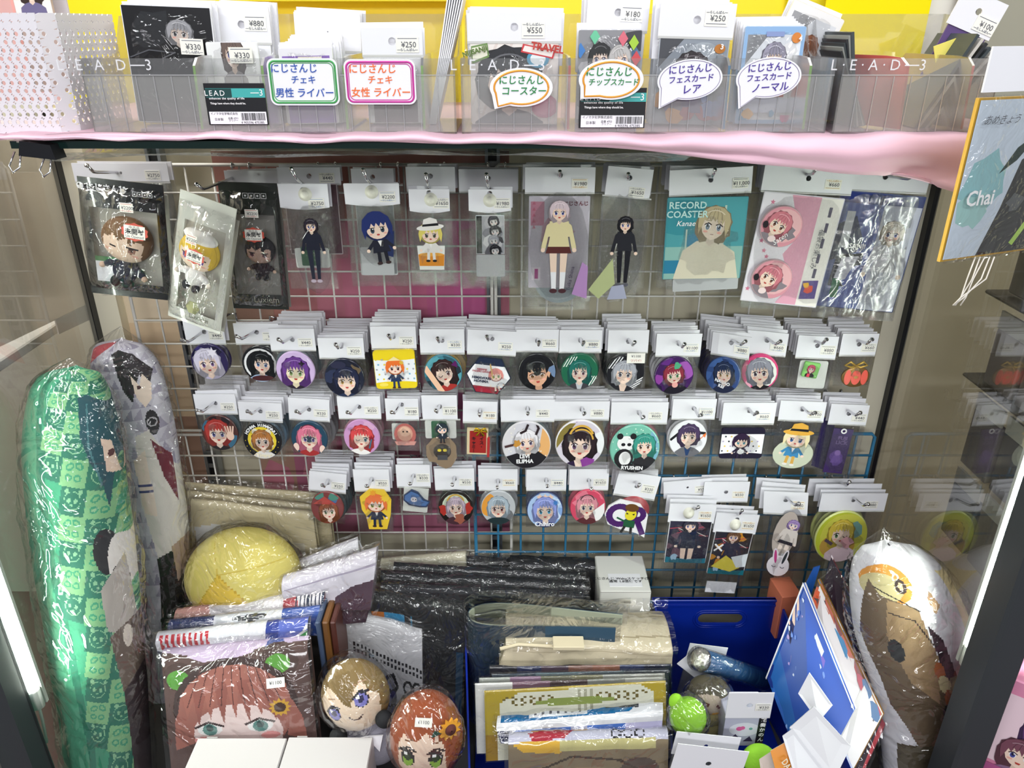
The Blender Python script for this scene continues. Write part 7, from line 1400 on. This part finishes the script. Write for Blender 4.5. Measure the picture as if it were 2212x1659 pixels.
def smooth_path(pts, k=4):
    out = []
    for i in range(len(pts) - 1):
        p0, p1, p2, p3 = pts[max(i - 1, 0)], pts[i], pts[i + 1], pts[min(i + 2, len(pts) - 1)]
        for j in range(k): t = j / k; out.append(.5 * ((2 * p1) + (p2 - p0) * t + (2 * p0 - 5 * p1 + 4 * p2 - p3) * t * t + (3 * p1 - p0 - 3 * p2 + p3) * t ** 3))
    return out + [pts[-1]]
sp_ = smooth_path(pts); ribbon('outer_layer', sp_, .24, ztop, .0016, mat('mat_blue', '33526a', .6, var=.2, bscale=60), r, c); ribbon('inner_layer', sp_, .24, ztop + .0004, -.0022, mat('mat_sage', 'aab09c', .6), r, c)
cb = [p + Vector((0, 0, 0)) for p in sp_]; ribbon('clear_bag', [p + (p - Vector((pts[8].x, (pts[0].y + pts[8].y) / 2, p.z))).normalized() * .008 for p in sp_], .24, ztop + .02, .0004, CRINK2, r, c)
ribbon('bag_mouth', [PZ(1012 + 25 * k_, 1296 - 3 * math.sin(k_), ztop + .018) for k_ in range(15)], ztop - .03, ztop + .02, .0004, CRINK, r, c)
# canvas bundle
a = Art(1, 1, seed=9); a.bg('dccfb2'); a.line([(-1, .62), (-.4, .55), (.1, .68), (1, .6)], .03, 'b8a888'); a.line([(-1, .1), (-.5, -.05), (-.2, .02)], .05, 'a89878'); a.line([(-.1, .0), (.4, -.1), (1, .0)], .04, 'b4a484'); a.poly([(-.35, -.0), (-.1, .2), (0, .05), (-.15, -.15)], '6a5a44'); a.rect(-.25, -.15, .1, .02, 'e6dcc4'); a.rect(-.9, -.5, 1, -.46, 'c4b698')
soft('canvas_bundle', 'folded cream canvas bag in wrinkled film, lying in the blue bin', 'bag', [(1092, 1400, .905), (1452, 1408, .905), (1450, 1438, .90), (1078, 1436, .90)], .085, a, 100, 60, .68, .22, seed=15, base='c4b696', amp=.005, film='crisp', fold=.9, freq=5, ext=1.06, ftop=.03)
tube('fold_edge', [P(1080, 1402, .90), P(1120, 1392, .905), P(1190, 1396, .9), P(1215, 1404, .895)], .003, mat('canvas', 'd9ccae', .85), None, 8)
tag(bpy.data.objects['fold_edge'], 'rolled cream canvas hem on top of the canvas bundle', 'cloth'); bpy.data.objects['fold_edge'].name = 'canvas_hem'
o = box('canvas_strap', 0, P(1262, 1400, .89).x - P(1195, 1400, .89).x, -.004, .02, -.004, .003, MATS['canvas'], b=.001, loc=P(1195, 1397, .89)); tag(o, 'short cream canvas strap end on the canvas bundle', 'strap')
# folders standing in the bin
def folder(lb, x0, y0, x1, y1, Y, col, art=None, th=.002, name='folder', dy=150, gl=True):
    a = art or Art(1, 1, seed=int(x0))
    if not art: a.bg(col[0]); [a.rect(-1 + 2 * j / len(col), -1, -1 + 2 * (j + 1) / len(col), 1, c_) for j, c_ in enumerate(col)]
    return soft(name, lb, 'folder', [(x0, y0, Y), (x1, y1, Y), (x1 + 2, y1 + dy, Y - .03), (x0 + 4, y0 + dy, Y - .03)], th, a, 60, 40, .06, .2, seed=int(y0), base='c8c8cc', film='flat', m=PRINTG, amp=.0006, ext=1.01, ftop=.002)
folder('dark clear folder with brown skin tones, first behind the pale ones', 1058, 1442, 1450, 1436, .875, ['23232c', '2a3050', '4a3a48', '7a5548', '8a5c48', '2a3458', '1e2438'])
folder('slate blue folder second in the bin', 1062, 1458, 1444, 1448, .862, ['3a4654', '5c7078', '46545c', '3a4048'])
folder('mauve and olive tinted folder third in the bin', 1035, 1466, 1436, 1456, .85, ['a4a8a0', '8a6a84', '6a6a54', '7c7a5c', '9a9c94', 'a4a49c'])
folder('white edged folder with maroon tint fourth in the bin', 1026, 1478, 1432, 1464, .84, ['dcdcd8', '7a5a6a', '4a3a3a', '8a8c84', 'b4b4ac'])
a = Art(1, 1, seed=3); a.bg('b09a2c'); a.poly([(-.9, -1), (-.82, .55), (-.6, .8), (.7, .86), (.88, .6), (.85, -1)], 'dcdcc8')
for k_ in range(20): a.rect(-.6 + .065 * k_, -.2, -.595 + .065 * k_, .82, 'a9a890')
for s_ in (-1, 1):
    for k_ in range(5): a.arc(.72 * s_ - .1 * s_ * k_, .62 - .09 * (k_ % 2), .07, 0, 300, .02, '6a5c24', 8)
a.ell(.0, .5, .45, .1, '8a9a4a'); a.rect(-1, -1, -.85, -.3, '9c7a20')
folder('gold framed folder with scroll corners, in front of the clear folders', 1046, 1494, 1438, 1472, .825, None, a)
# white blue tapestry
a = Art(1, 1, seed=5); a.bg('e6e8ee'); a.rect(-1, .55, -.3, 1, 'b4dcb8'); a.rect(-.4, .6, .1, 1, 'd8dcb0'); a.poly([(-.95, .35), (-.3, .4), (.3, .4), (.6, .5), (.75, .3), (.6, -.05), (-.95, -.1)], '1f6aa0'); a.poly([(.15, .35), (.75, .45), (.7, .05), (.3, .1)], '0f1c2c'); a.rect(-.62, -.02, .1, .3, 'dfe4ea')
for k_ in range(7): a.rect(-.55 + .09 * k_, .04, -.52 + .09 * k_, .24, '4a4e58')
a.rect(-1, -.35, 1, -.1, 'e9eaee'); a.rect(-1, -1, 1, -.35, '3f6cc0'); a.rect(-1, -1, -.8, -.35, '262a4a'); a.rect(-.55, -1, -.25, -.5, '3a8ac8'); a.rect(-.1, -.6, .1, -.35, 'a8aac4'); a.rect(.55, -1, 1, -.35, 'c8c4e8'); a.rect(-1, -1, 1, -.9, '6a6c84')
soft('folded_tapestry', 'white and blue glossy folded tapestry in film, in the centre bin', 'cloth', [(1072, 1574, .80), (1432, 1546, .80), (1428, 1600, .785), (1082, 1606, .785)], .06, a, 130, 90, .6, .22, seed=17, base='d8dae4', amp=.003, film='crisp', fold=.6, m=PRINTG)
# front packet
a = Art(1, 1, seed=6); a.bg('8a7a60'); a.rect(-1, .72, 1, 1, 'c8c8dc'); a.rect(-.7, .86, .0, 1, 'd8a86a'); a.poly([(-.75, .84), (-.55, .9), (-.15, .9), (-.3, .76), (-.7, .72)], 'b02238'); a.poly([(-.95, .72), (-.3, .74), (-.35, .56), (-.8, .6)], 'e0b03c'); a.rect(-.35, .6, .85, .74, 'c8c084'); a.ell(0, -.6, .8, .9, '9a8468'); a.ell(0, -.8, .6, .7, 'b8a08c'); a.ell(.65, .2, .25, .25, '5a4a40'); a.line([(-.7, .2), (-.2, .5), (.4, .4), (.8, .1)], .04, '4a3c30'); a.rect(.25, -.05, .6, .12, 'dcdccc')
for x in (.35, .5, .65): a.arc(x, .8, .06, 0, 330, .02, '1c1c20', 8)
soft('cloth_packet', 'beige brown printed cloth in film at the very front of the centre bin', 'packet', [(1098, 1618, .775), (1444, 1606, .775), (1440, 1800, .75), (1100, 1800, .75)], .03, a, 90, 90, .16, .5, seed=19, base='b8a060', film='crisp')
# right bin contents
def qbox(name, label, cat, x0, y0, x1, Y, depth, H, m, rot=(0, 0, 0), b=.001):
    p, q_ = P(x0, y0, Y), P(x1, y0, Y); r = empty(name, (p.x, Y, p.z), rot, label, cat); box('carton', 0, q_.x - p.x, 0, depth, -H, 0, m, r, b=b); return r, q_.x - p.x
def hcard(label, corners, Y, cat='packet', hole=.0035, m=CARD, name='header_packet', price='¥330', dY=0, bodyc='8a8c94', lower=.05):
    """white header on a small packet; corners TL, TR, BR in the photo"""
    q = [P(*corners[0], Y), P(*corners[1], Y + dY), P(*corners[2], Y + dY - .004)]; W = (q[1] - q[0]).length; H = (q[2] - q[1]).length; ex = (q[1] - q[0]).normalized(); ez = (q[1] - q[2]).normalized(); ey = ez.cross(ex).normalized(); ey = -ey if ey.y < 0 else ey; ez = ex.cross(ey)
    if ez.z < 0: ez = -ez
    Mx = Matrix((ex, ey, ez)).transposed().to_4x4(); Mx.translation = (q[0] + q[1]) / 2; r = empty(name, (0, 0, 0), label=label, cat=cat); r.matrix_world = Mx
    inst('header_card', card_mesh(W, H, hole, hz=-H * .5), r, (0, -.001, 0)); box('card', -W * .46, W * .46, 0, .003, -H - lower, -H, mat('hc' + bodyc, bodyc, .4, var=.3, bscale=100), r)
    film_front(r, W * .98, lower + .004, .006, CRINK, int(W * 999) % 7, 'clear_bag', -H, amp=.002, n=14)
    if price: sticker(r, price, W * .3, -H * .55, -.0025, w=min(.02, W * .3)); 
    return r, W, H
hcard('white headed packet under the silver tube, upper left of the right bin', [(1490, 1388), (1572, 1398), (1570, 1450)], .93, lower=.06, price='')
hcard('white tilted header card left of the silver ended tube', [(1462, 1432), (1508, 1395), (1520, 1450)], .90, lower=.03, price='¥1650')
r = empty('poster_tube', P(1512, 1424, .88), label='blue printed poster tube with a silver foil end', cat='tube'); c = r.location; e1 = P(1650, 1468, .93) - c
tube('tube_body', [e1 * .0, e1], .0165, mat('tube_blue', '3b6a9c', .25, var=.5, bscale=100), r, 28); d = e1.normalized(); tube('foil_end', [d * -.007, d * -.003, d * .004], [.012, .0175, .0178], mat('foil', 'dcdcd4', .22, .9, bump=.8, bscale=200), r, 24)
tube('clear_wrap', [d * -.008, e1 * 1.05], .0185, CRINK, r, 28)
r = empty('plush_doll', P(1532, 1500, .85), (R(-15), R(20), 0), 'olive brown small plush lying in the right bin', 'doll'); k = P(1533, 1500, .85).x - P(1532, 1500, .85).x
a = Art(1, 1); a.backcol = lin('4a4434'); a.bg('4a4434'); a.ell(-.1, -.2, .75, .6, 'b4a494'); a.ell(-.35, -.2, .16, .13, '5a2a2c'); a.ell(-.35, -.2, .07, .07, 'd8c8c0'); a.line([(.1, .0), (.3, -.2)], .08, '5a2a2c'); a.poly([(.1, -.6), (.5, -.4), (.4, -.9)], 'e0a030')
head_mesh('head', 50 * k, 36 * k, 42 * k, a, PRINTM, r, n=60, mm=44); ellipsoid('torso', 36 * k, 30 * k, 40 * k, mat('felt_olive', '8c8458', .85, bump=.3), r, (22 * k, 0, -58 * k)); blob_film(r, 58 * k, 44 * k, 56 * k, 4, amp=.07, loc=(5 * k, 0, -14 * k))
r = empty('green_plush', P(1486, 1548, .80), (R(-10), R(-8), 0), 'lime green plush in shiny film at the left of the right bin', 'plush'); k = P(1487, 1548, .80).x - P(1486, 1548, .80).x
ellipsoid('body', 40 * k, 32 * k, 46 * k, mat('felt_lime', '8cc82c', .8, bump=.3), r); ellipsoid('ear', 16 * k, 12 * k, 20 * k, MATS['felt_lime'], r, (-22 * k, 0, 40 * k), None, 14, 10); blob_film(r, 46 * k, 38 * k, 54 * k, 6, amp=.08)
r, W = qbox('product_box', 'lilac box with a printed pink heart under a holed white header', 'box', 1568, 1546, 1658, .80, .045, .06, mat('lilac_box', 'b4b4c8', .35)); a = Art(1, 1, seed=3); a.bg('b8bacc'); a.ell(0, .1, .75, .45, 'dadce6'); a.ell(-.25, .15, .16, .14, 'd8609c'); a.ell(-.1, .2, .12, .12, 'd8609c'); a.ell(.3, .15, .09, .08, '6aa49c'); a.poly([(-.7, -.6), (-.4, -.2), (-.1, -.6)], '3a3450'); a.poly([(.0, -.7), (.3, -.35), (.5, -.7)], '3a3450'); a.rect(.62, -1, 1, 1, '1c1e24'); a.mesh('print', r, W / 2, .03, (W / 2, -.0006, -.03))
for j, ch in enumerate('花奏かのん'): text(ch, .0085, WINK, r, (W * .91, -.003, -.006 - .0098 * j), bold=.03)
H_ = P(1563, 1492, .80).z - P(1563, 1546, .80).z; hm = inst('header_card', card_mesh(W * 1.06, H_, .0045, hz=-H_ * .5), r, (W * .5, -.003, H_)); sticker(r, '¥330', W * .82, H_ * .45, -.0048, w=.022)
hcard('white headed packet behind the foremost header in the right bin', [(1462, 1578), (1600, 1592), (1600, 1640)], .775, price='', lower=.04, hole=.003)
hcard('foremost white header with a round hole, right bin', [(1464, 1604), (1618, 1622), (1622, 1690)], .755, price='', lower=.05, hole=.0042)
r = empty('green_pouch', P(1640, 1640, .775), (R(-30), R(12), 0), 'lime green pouch peeking out by the foremost headers', 'pouch'); ellipsoid('body', .026, .012, .022, MATS['felt_lime'], r)
# tilted boards at the right
def quadslab(name, label, cat, c4, th, art, m=None, edge='e8e8ea', film=None, fr_=0):
    q = [Q(*c_) for c_ in c4]; c = sum(q, Vector()) / 4; n = (q[1] - q[0]).cross(q[3] - q[0]).normalized(); n = n if n.y > 0 else -n; r = empty(name, c, label=label, cat=cat)
    v = [p - c for p in q] + [p - c + n * th for p in q]; f = [(0, 1, 2, 3), (7, 6, 5, 4)] + [(i, 4 + i, 4 + (i + 1) % 4, (i + 1) % 4) for i in range(4)]; mk('board', v, f, mat('bedge' + edge, edge, .4), r)
    def W(x, y, z):
        s, t = (x + 1) / 2, (1 - z) / 2; p = q[0].lerp(q[1], s).lerp(q[3].lerp(q[2], s), t); return p - c - n * (.0006 - y)
    if art: art.mesh('print', r, 1 / art.hx * (1 - fr_), 1 / art.hy * (1 - fr_), warp=W, m=m or PRINTG, eps=4e-5)
    if film:
        v = []; f = []; N_ = 26
        for i in range(N_ + 1):
            for j in range(N_ + 1):
                s, t = -.03 + 1.06 * i / N_, -.04 + 1.08 * j / N_; p = q[0] + (q[1] - q[0]) * s; b_ = q[3] + (q[2] - q[3]) * s; p = p + (b_ - p) * t; v.append(p - c - n * (.004 + .0025 * noise.noise((s * 6, t * 7, 2.)) + .002 * abs(noise.noise((s * 12 + t * 8, t * 5, 1.)))))
        for i in range(N_):
            for j in range(N_): a_ = i * (N_ + 1) + j; f.append((a_, a_ + 1, a_ + N_ + 2, a_ + N_ + 1))
        mk('clear_bag', v, f, film, r, True)
    return r
q_ = quadslab
a = Art(1, 1, seed=3); a.bg('3a2c38'); splats(['4a3452', '2c2438', '5a3a4a', '241c2c'], 9, .4)(a); a.poly([(.8, .9), (.86, .9), (.97, -.5), (.92, -.5)], 'b83a50'); a.poly([(.5, -.75), (1, -.5), (1, -1), (.5, -1)], 'dcd8cc'); a.rect(-1, -1, 1, -.9, 'c8404c')
q_('art_board', 'dark film wrapped board with a red stripe, rearmost of the tilted boards', 'art board', [(1730, 1420, .93), (1796, 1204, .985), (1946, 1492, .86), (1850, 1700, .79)], .005, a, film=CRINK, edge='8a3440')
a = Art(1, 1, seed=4); a.bg('ece8e6'); splats(['c8502c', '3a9ac8', 'd8603c', '5a4a4a', 'b83a3c', '2f8ac0', 'c86a50', '8a3a3a'], 80, .17, .2, 1, -.45, 1)(a); a.rect(-1, -1, 1, -.5, 'eceae8'); a.rect(.96, -1, 1, 1, 'a8782c')
for k_ in range(9): a.rect(.7, -.55 - .045 * k_, .84, -.575 - .045 * k_, '3c3c44')
splats(['b83a50', '3a6a9a'], 4, .12, .8, .95, -1, -.4)(a)
q_('art_board', 'gold edged white art board with orange and blue splashes', 'art board', [(1706, 1458, .90), (1770, 1250, .953), (1908, 1542, .825), (1812, 1720, .765)], .004, a, edge='a8782c', m=PRINT)
a = Art(1, 1, seed=5); a.bg('1f4fae'); a.rect(-1, -1, -.35, 1, '2468b8'); splats(['1a3c94', '2f6ac4', '2a6ac0', '16348a'], 12, .35)(a); splats(['8ac0e8', '6aa8dc', '5a9ad8'], 7, .2, -1, .3, -1, -.4)(a); splats(['d8e8f4', '8ab0e8'], 22, .04)(a)
a.splat(-.1, .5, .16, '6a5fb0', 9, .3); a.splat(.1, .2, .12, '16348a', 9); a.push(.08, .62, .15, 126); figure(a, '8a7ab8', '2c2c54', '2a3060', skirt=1); a.pop(); a.poly([(.5, .1), (.7, .2), (.75, -.1), (.55, -.15)], '7a6ac0'); a.ring(.5, .35, .1, .02, '8a7ac8', 4); a.rect(-1, .965, 1, 1, 'ececee'); a.rect(.965, -1, 1, 1, 'ececee'); a.rect(.7, .0, .82, .3, 'dfe3ec'); splats(['b8a8dc', 'd8e4f4', '7a9ae0'], 26, .035, -.3, .9, -.2, .9)(a)
q_('art_board', 'blue art board with a falling lilac haired figure, foremost of the tilted boards', 'art board', [(1657, 1464, .885), (1738, 1258, .938), (1848, 1530, .81), (1752, 1710, .75)], .004, a, edge='ececee', m=PRINT)
r, W = qbox('product_box', 'small salmon carton behind the blue art board', 'box', 1690, 1290, 1736, 1.0, .05, .09, mat('salmon', 'd87a5c', .45), rot=(0, 0, R(6)))
q_('blue_folder', 'narrow blue folder edge behind the tilted boards', 'folder', [(1758, 1226, .985), (1772, 1222, .985), (1748, 1300, .97), (1722, 1300, .97)], .002, None, edge='1f5ab0')
q_('header_card', 'small white tilted header card against the blue art board', 'card', [(1724, 1498, .795), (1748, 1453, .80), (1798, 1524, .775), (1768, 1560, .765)], .0015, None, edge='e6e6ea')
r = q_('header_packet', 'wide white tilted header with a small hole at the bottom right', 'packet', [(1706, 1572, .75), (1758, 1526, .755), (1838, 1612, .735), (1800, 1690, .715)], .0015, None, edge='e6e6ea')
r = q_('header_packet', 'white tilted header with a printed slip, lowest at the right', 'packet', [(1690, 1590, .745), (1712, 1574, .747), (1800, 1690, .712), (1730, 1720, .70)], .0015, None, edge='dcdce2')
a = Art(1, 1, seed=6); a.bg('d8892c'); a.splat(0, -.6, .4, '5a3424', 9)
r = q_('printed_card', 'orange lettered card at the bottom edge, right of the centre', 'card', [(1664, 1622, .74), (1706, 1598, .745), (1734, 1690, .715), (1690, 1720, .705)], .0015, a, edge='e6e0d0'); text('DAD', .013, mat('cream_ink', 'f0e6cc', .5), r, (-.001, -.004, .006), (R(-20), R(62), 0), bold=.02)
q_('clear_packet', 'beige film packet corner at the bottom edge left of the orange card', 'packet', [(1640, 1640, .745), (1664, 1624, .748), (1690, 1720, .71), (1650, 1720, .71)], .0015, None, edge='b4a49c')
# ---------------------------------------------------------------- long cushions in film
def bolster(name, label, rings, art, depth=.5, nu=150, nv=220, seed=1, m=None, film=CRINK, topk=.05, back='d8d8d4', filmr=1.07, cap=.02, cat='cushion', neck=None, pinch=.0):
    """rings: (px_left, px_right, py, Y); art U -1..1 across the seen width, V +1 top"""
    C = [];
    for xl, xr, py, Y in rings:
        a_, b_ = P(xl, py, Y), P(xr, py, Y); C.append(((a_ + b_) / 2, (b_.x - a_.x) / 2))
    n = len(C); r = empty(name, C[-1][0], label=label, cat=cat); base = C[-1][0]
    def at(t):
        x = t * (n - 1); i = min(int(x), n - 2); u = x - i; p0, p1, p2, p3 = [C[min(max(i + k_, 0), n - 1)] for k_ in (-1, 0, 1, 2)]
        cr = lambda a_, b_, c_, d_: .5 * ((2 * b_) + (c_ - a_) * u + (2 * a_ - 5 * b_ + 4 * c_ - d_) * u * u + (3 * b_ - a_ - 3 * c_ + d_) * u ** 3)
        return cr(p0[0], p1[0], p2[0], p3[0]), cr(p0[1], p1[1], p2[1], p3[1])
    def surf(th, t, k=1, nz=0):
        ctr, hw = at(t); sq = 1
        if t < topk: sq = math.sqrt(max(0, 1 - (1 - t / topk) ** 2)) * .97 + .03
        x = -math.cos(th) * hw * sq * k; y = -math.sin(th) * hw * depth * sq * k
        w_ = 0
        if nz: w_ = nz * (noise.noise((th * 2.0, t * 12, seed)) + 1.4 * abs(noise.noise((th * 4 + t * 10, t * 26 - th * 3, seed + 3))))
        else: w_ = .0022 * noise.noise((th * 1.6, t * 9, seed))
        return ctr + Vector((x, y, 0)) + Vector((-math.cos(th), -math.sin(th), .1)) * w_
    v = []; f = []
    for i in range(nu + 1):
        for j in range(nv + 1): v.append(surf(math.pi * (-.12 + 1.24 * i / nu), j / nv) - base)
    for i in range(nu):
        for j in range(nv): a_ = i * (nv + 1) + j; f.append((a_, a_ + 1, a_ + nv + 2, a_ + nv + 1))
    th = math.pi * (-.12 + 1.24 * (np.arange(nu) + .5) / nu); t_ = (np.arange(nv) + .5) / nv; U, V = np.meshgrid(-np.cos(th), 1 - 2 * t_, indexing='ij'); col = art.raster(U * art.hx, V * art.hy).reshape(-1, 4)
    b0 = len(v)
    for j in range(nv + 1):
        ctr, hw = at(j / nv); v.append(ctr + Vector((0, hw * depth * .8, 0)) - base)
    nf = len(f)
    for j in range(nv): f.append((j, b0 + j, b0 + j + 1, j + 1)); f.append((nu * (nv + 1) + j, nu * (nv + 1) + j + 1, b0 + j + 1, b0 + j))
    col = np.concatenate([col, np.tile(np.array(lin(back), np.float32), (len(f) - nf, 1))]); mk('cushion_body', v, f, m or PRINTM, r, True, col)
    if film:
        v = []; f = []; N1, N2 = 60, 120
        for i in range(N1 + 1):
            for j in range(N2 + 1):
                t = j / N2; p = surf(math.pi * (-.1 + 1.2 * i / N1), max(0, t), filmr, .0042)
                if neck and t < .06:
                    q2 = P(*neck); u = (1 - t / .06); p = p.lerp(q2 + (p - q2) * .12, u ** 1.2)
                v.append(p - base)
        for i in range(N1):
            for j in range(N2): a_ = i * (N2 + 1) + j; f.append((a_, a_ + 1, a_ + N2 + 2, a_ + N2 + 1))
        mk('clear_bag', v, f, film, r, True)
    return r
# green checked cushion
a = Art(1, 4.2, seed=3); a.bg('3f9a76'); a.poly([(-1, 4.2), (-.4, 4.2), (-.3, 1), (-.2, -1), (.1, -4.2), (-1, -4.2)], '4c9c7a'); a.poly([(-.52, 4.2), (-.34, 4.2), (-.16, 0), (.14, -4.2), (-.02, -4.2), (-.34, 0)], '2c7c62')
import math as _m
for i in range(-3, 9):
    for j in range(-26, 20):
        cx_, cy_ = .1 + .46 * i, .46 * j; ang = R(-14); x0 = cx_ * _m.cos(ang) - cy_ * _m.sin(ang) * .55 + 0; y0 = cx_ * _m.sin(ang) * 1.2 + cy_
        seam = -.34 + (4.2 - y0) / 8.4 * .46
        if x0 < seam + .05 or x0 > 1.15 or abs(y0) > 4.2: continue
        light = (i + j) % 2 == 0; a.push(x0, y0, 1, -14); a.poly([(-.232, -.25), (.232, -.25), (.232, .25), (-.232, .25)], '83b884' if light else '2c7560')
        if light: a.ell(-.08, .08, .085, .06, '3f9a76', 40); a.ell(-.08, .08, .05, .03, '83b884', 40); a.ell(.08, .1, .085, .06, '3f9a76', -40); a.ell(.08, .1, .05, .03, '83b884', -40); a.ell(-.08, -.1, .07, .06, '3f9a76'); a.ell(.08, -.1, .07, .06, '3f9a76'); a.ell(-.08, -.1, .04, .03, '83b884'); a.ell(.08, -.1, .04, .03, '83b884')
        else: a.ring(0, 0, .15, .015, '8cc096', 16); a.ell(-.06, .0, .03, .04, '8cc096'); a.ell(.06, .0, .03, .04, '8cc096'); a.ell(-.12, .15, .035, .04, '8cc096'); a.ell(.12, .15, .035, .04, '8cc096'); a.ell(0, -.07, .025, .02, '8cc096')
        a.pop()
# figure on the right side of the cushion
a.poly([(.55, 3.3), (.75, 3.35), (1, 3.0), (1, 1.9), (.85, 1.1), (.78, 1.6), (.62, 1.9), (.5, 2.4)], '24505a'); a.poly([(.82, 2.3), (.95, 2.2), (1, 1.6), (.85, 1.7)], 'ecd0bc'); a.line([(.7, 3.1), (.62, 2.2), (.78, 1.5)], .03, '4a7a80'); a.ell(.93, 1.98, .04, .07, '5a3030')
a.ell(.72, .35, .2, .42, '26262a'); a.ell(.9, .1, .18, .5, 'e6e0da'); a.ell(.85, -.25, .12, .3, '2c2a2a'); a.poly([(.55, -.3), (.95, .2), (1, -1.2), (.6, -1.0)], 'b4aca4'); a.poly([(.62, -1.1), (1, -.9), (1, -3), (.75, -2.2)], '6a5a50'); a.poly([(.75, -2.2), (1, -1.9), (1, -4.2), (.85, -4.2)], '3a2c30'); a.ell(.88, -1.2, .06, .2, 'd8ccc0')
g = bolster('long_cushion', 'tall green checked cushion in crinkled film along the left glass', [(96, 205, 800, .93), (66, 232, 850, .93), (56, 258, 950, .92), (60, 272, 1080, .91), (78, 290, 1200, .90), (98, 302, 1330, .885), (118, 312, 1450, .87), (138, 318, 1560, .855), (150, 325, 1700, .84)], a, .7, 150, 420, 3, back='3f9a76', neck=(150, 768, .93), filmr=1.09)
# second cushion
a = Art(1, 4.2, seed=6); a.bg('c6c2cc')
for i in range(10):
    for j in range(32):
        x, y = -1 + .22 * i, -4.2 + .27 * j; a.poly([(x, y), (x + .22, y), (x + (.11 if j % 2 else .22), y + .27)], a.rnd.choice(['b4aebc', 'd6d2da', 'a8a2b2', 'cfccd4', '9a94a6']))
a.poly([(-.9, 4.2), (0, 4.2), (-.3, 3.9), (-.9, 3.2)], 'b84a54'); a.poly([(.0, 3.75), (.3, 3.95), (.7, 3.7), (.95, 3.0), (.8, 2.5), (.65, 2.9), (.5, 2.6), (.38, 2.15), (.2, 2.5), (.1, 2.9)], '2a2428')
a.poly([(.42, 2.95), (.6, 2.6), (.72, 2.95), (.85, 2.6), (.8, 2.2), (.65, 2.0), (.48, 2.3)], 'ecd8c6'); a.ell(.58, 2.55, .05, .06, '4a3030'); a.ell(.72, 1.65, .13, .28, '222024'); a.ring(.72, 1.65, .09, .03, 'b8b4b8'); a.poly([(.3, 1.4), (.62, 1.5), (1, .6), (1, -1.2), (.35, -1.3), (.15, .0)], 'dcd6cc'); a.poly([(.62, 1.3), (.8, 1.1), (.95, .9), (.95, -.1), (.75, .5)], '6a1c2c')
a.poly([(.15, .9), (.45, 1.1), (.5, -.3), (.2, -.2)], 'e8d6c4'); a.rect(.16, .22, .5, .28, '3a4070'); a.rect(.16, .36, .5, .4, '3a4070'); a.poly([(.3, -1.2), (1, -1.0), (1, -4.2), (.35, -4.2), (.25, -2.6)], '24211c'); a.poly([(.7, -1.0), (1, -.9), (1, -1.6), (.78, -1.8)], 'b49a84')
bolster('long_cushion', 'tall grey triangle patterned cushion in film behind the green one', [(205, 300, 738, 1.05), (196, 340, 790, 1.05), (200, 365, 880, 1.045), (222, 388, 1000, 1.04), (250, 402, 1120, 1.03), (282, 408, 1240, 1.015), (300, 398, 1360, 1.0), (315, 392, 1500, .985)], a, .65, 130, 330, 7, back='c6c2cc', neck=(262, 700, 1.05), filmr=1.1)
# right cushion
a = Art(1, 3.0, seed=8); a.bg('e6e4ea'); a.ell(-.45, 1.9, .5, .62, 'd8923a'); a.ell(-.55, 1.75, .38, .45, 'c8bc8c'); a.poly([(-.8, 1.9), (-.6, 1.5), (-.1, 1.3), (.1, .6), (.2, -.6), (.1, -1.6), (-.4, -1.9), (-.8, -1.0), (-.95, .5)], '6a5844'); a.poly([(-.5, 1.4), (0, 1.3), (.15, .2), (.0, -.8), (-.4, -.4), (-.6, .6)], '9a7f5e')
a.line([(-.7, 1.7), (-.3, 1.45), (.05, 1.2)], .03, '2c2220'); a.ell(-.2, 1.85, .12, .22, '3a2a24'); a.ell(-.2, 1.85, .05, .12, 'd8b48a'); a.line([(-.5, 1.1), (-.1, 1.0), (.12, .5)], .025, '3a2c24'); a.ell(-.5, .3, .12, .25, '1f2024'); a.poly([(.1, .9), (.3, .6), (.45, -.6), (.4, -1.4), (.2, -.4)], '3a2630'); a.ell(.5, -.55, .1, .2, '3a2630'); a.ell(.5, -.55, .04, .1, 'd8c8a0')
a.ell(.12, -.1, .09, .2, 'b0643c'); a.ell(.15, -.4, .1, .2, 'd8cc9c'); a.ell(.2, -.75, .1, .25, 'b0643c'); a.ell(.15, -1.1, .14, .3, '24242a'); a.poly([(.3, -1.2), (.45, -1.0), (.5, -3), (.2, -3)], 'c47a2c'); a.poly([(.25, 1.5), (.35, 1.7), (.45, 1.3), (.3, 1.1)], 'c8a078'); a.poly([(-.8, -1.8), (.2, -1.6), (.25, -3), (-.9, -3)], '5c5240')
a.poly([(.78, 2.2), (1, 2.0), (1, -3), (.72, -3), (.8, -.4)], 'ecd8a0'); a.poly([(.84, -.4), (.98, -.2), (.98, -1.4), (.86, -1.4)], 'dca870'); a.poly([(.76, -2.0), (.98, -1.9), (.98, -2.15), (.76, -2.2)], 'e0a040'); a.poly([(.76, -2.5), (.98, -2.45), (.98, -2.7), (.76, -2.75)], 'e0a040')
rc = bolster('long_cushion', 'white cushion with a brown and orange print in film at the right', [(1868, 1975, 1178, .90), (1846, 2025, 1215, .90), (1836, 2065, 1270, .895), (1844, 2095, 1350, .885), (1866, 2112, 1430, .87), (1890, 2122, 1520, .855), (1904, 2124, 1610, .84), (1918, 2124, 1720, .82)], a, .55, 150, 260, 9, back='e6e4ea', neck=(1906, 1134, .905), filmr=1.1)
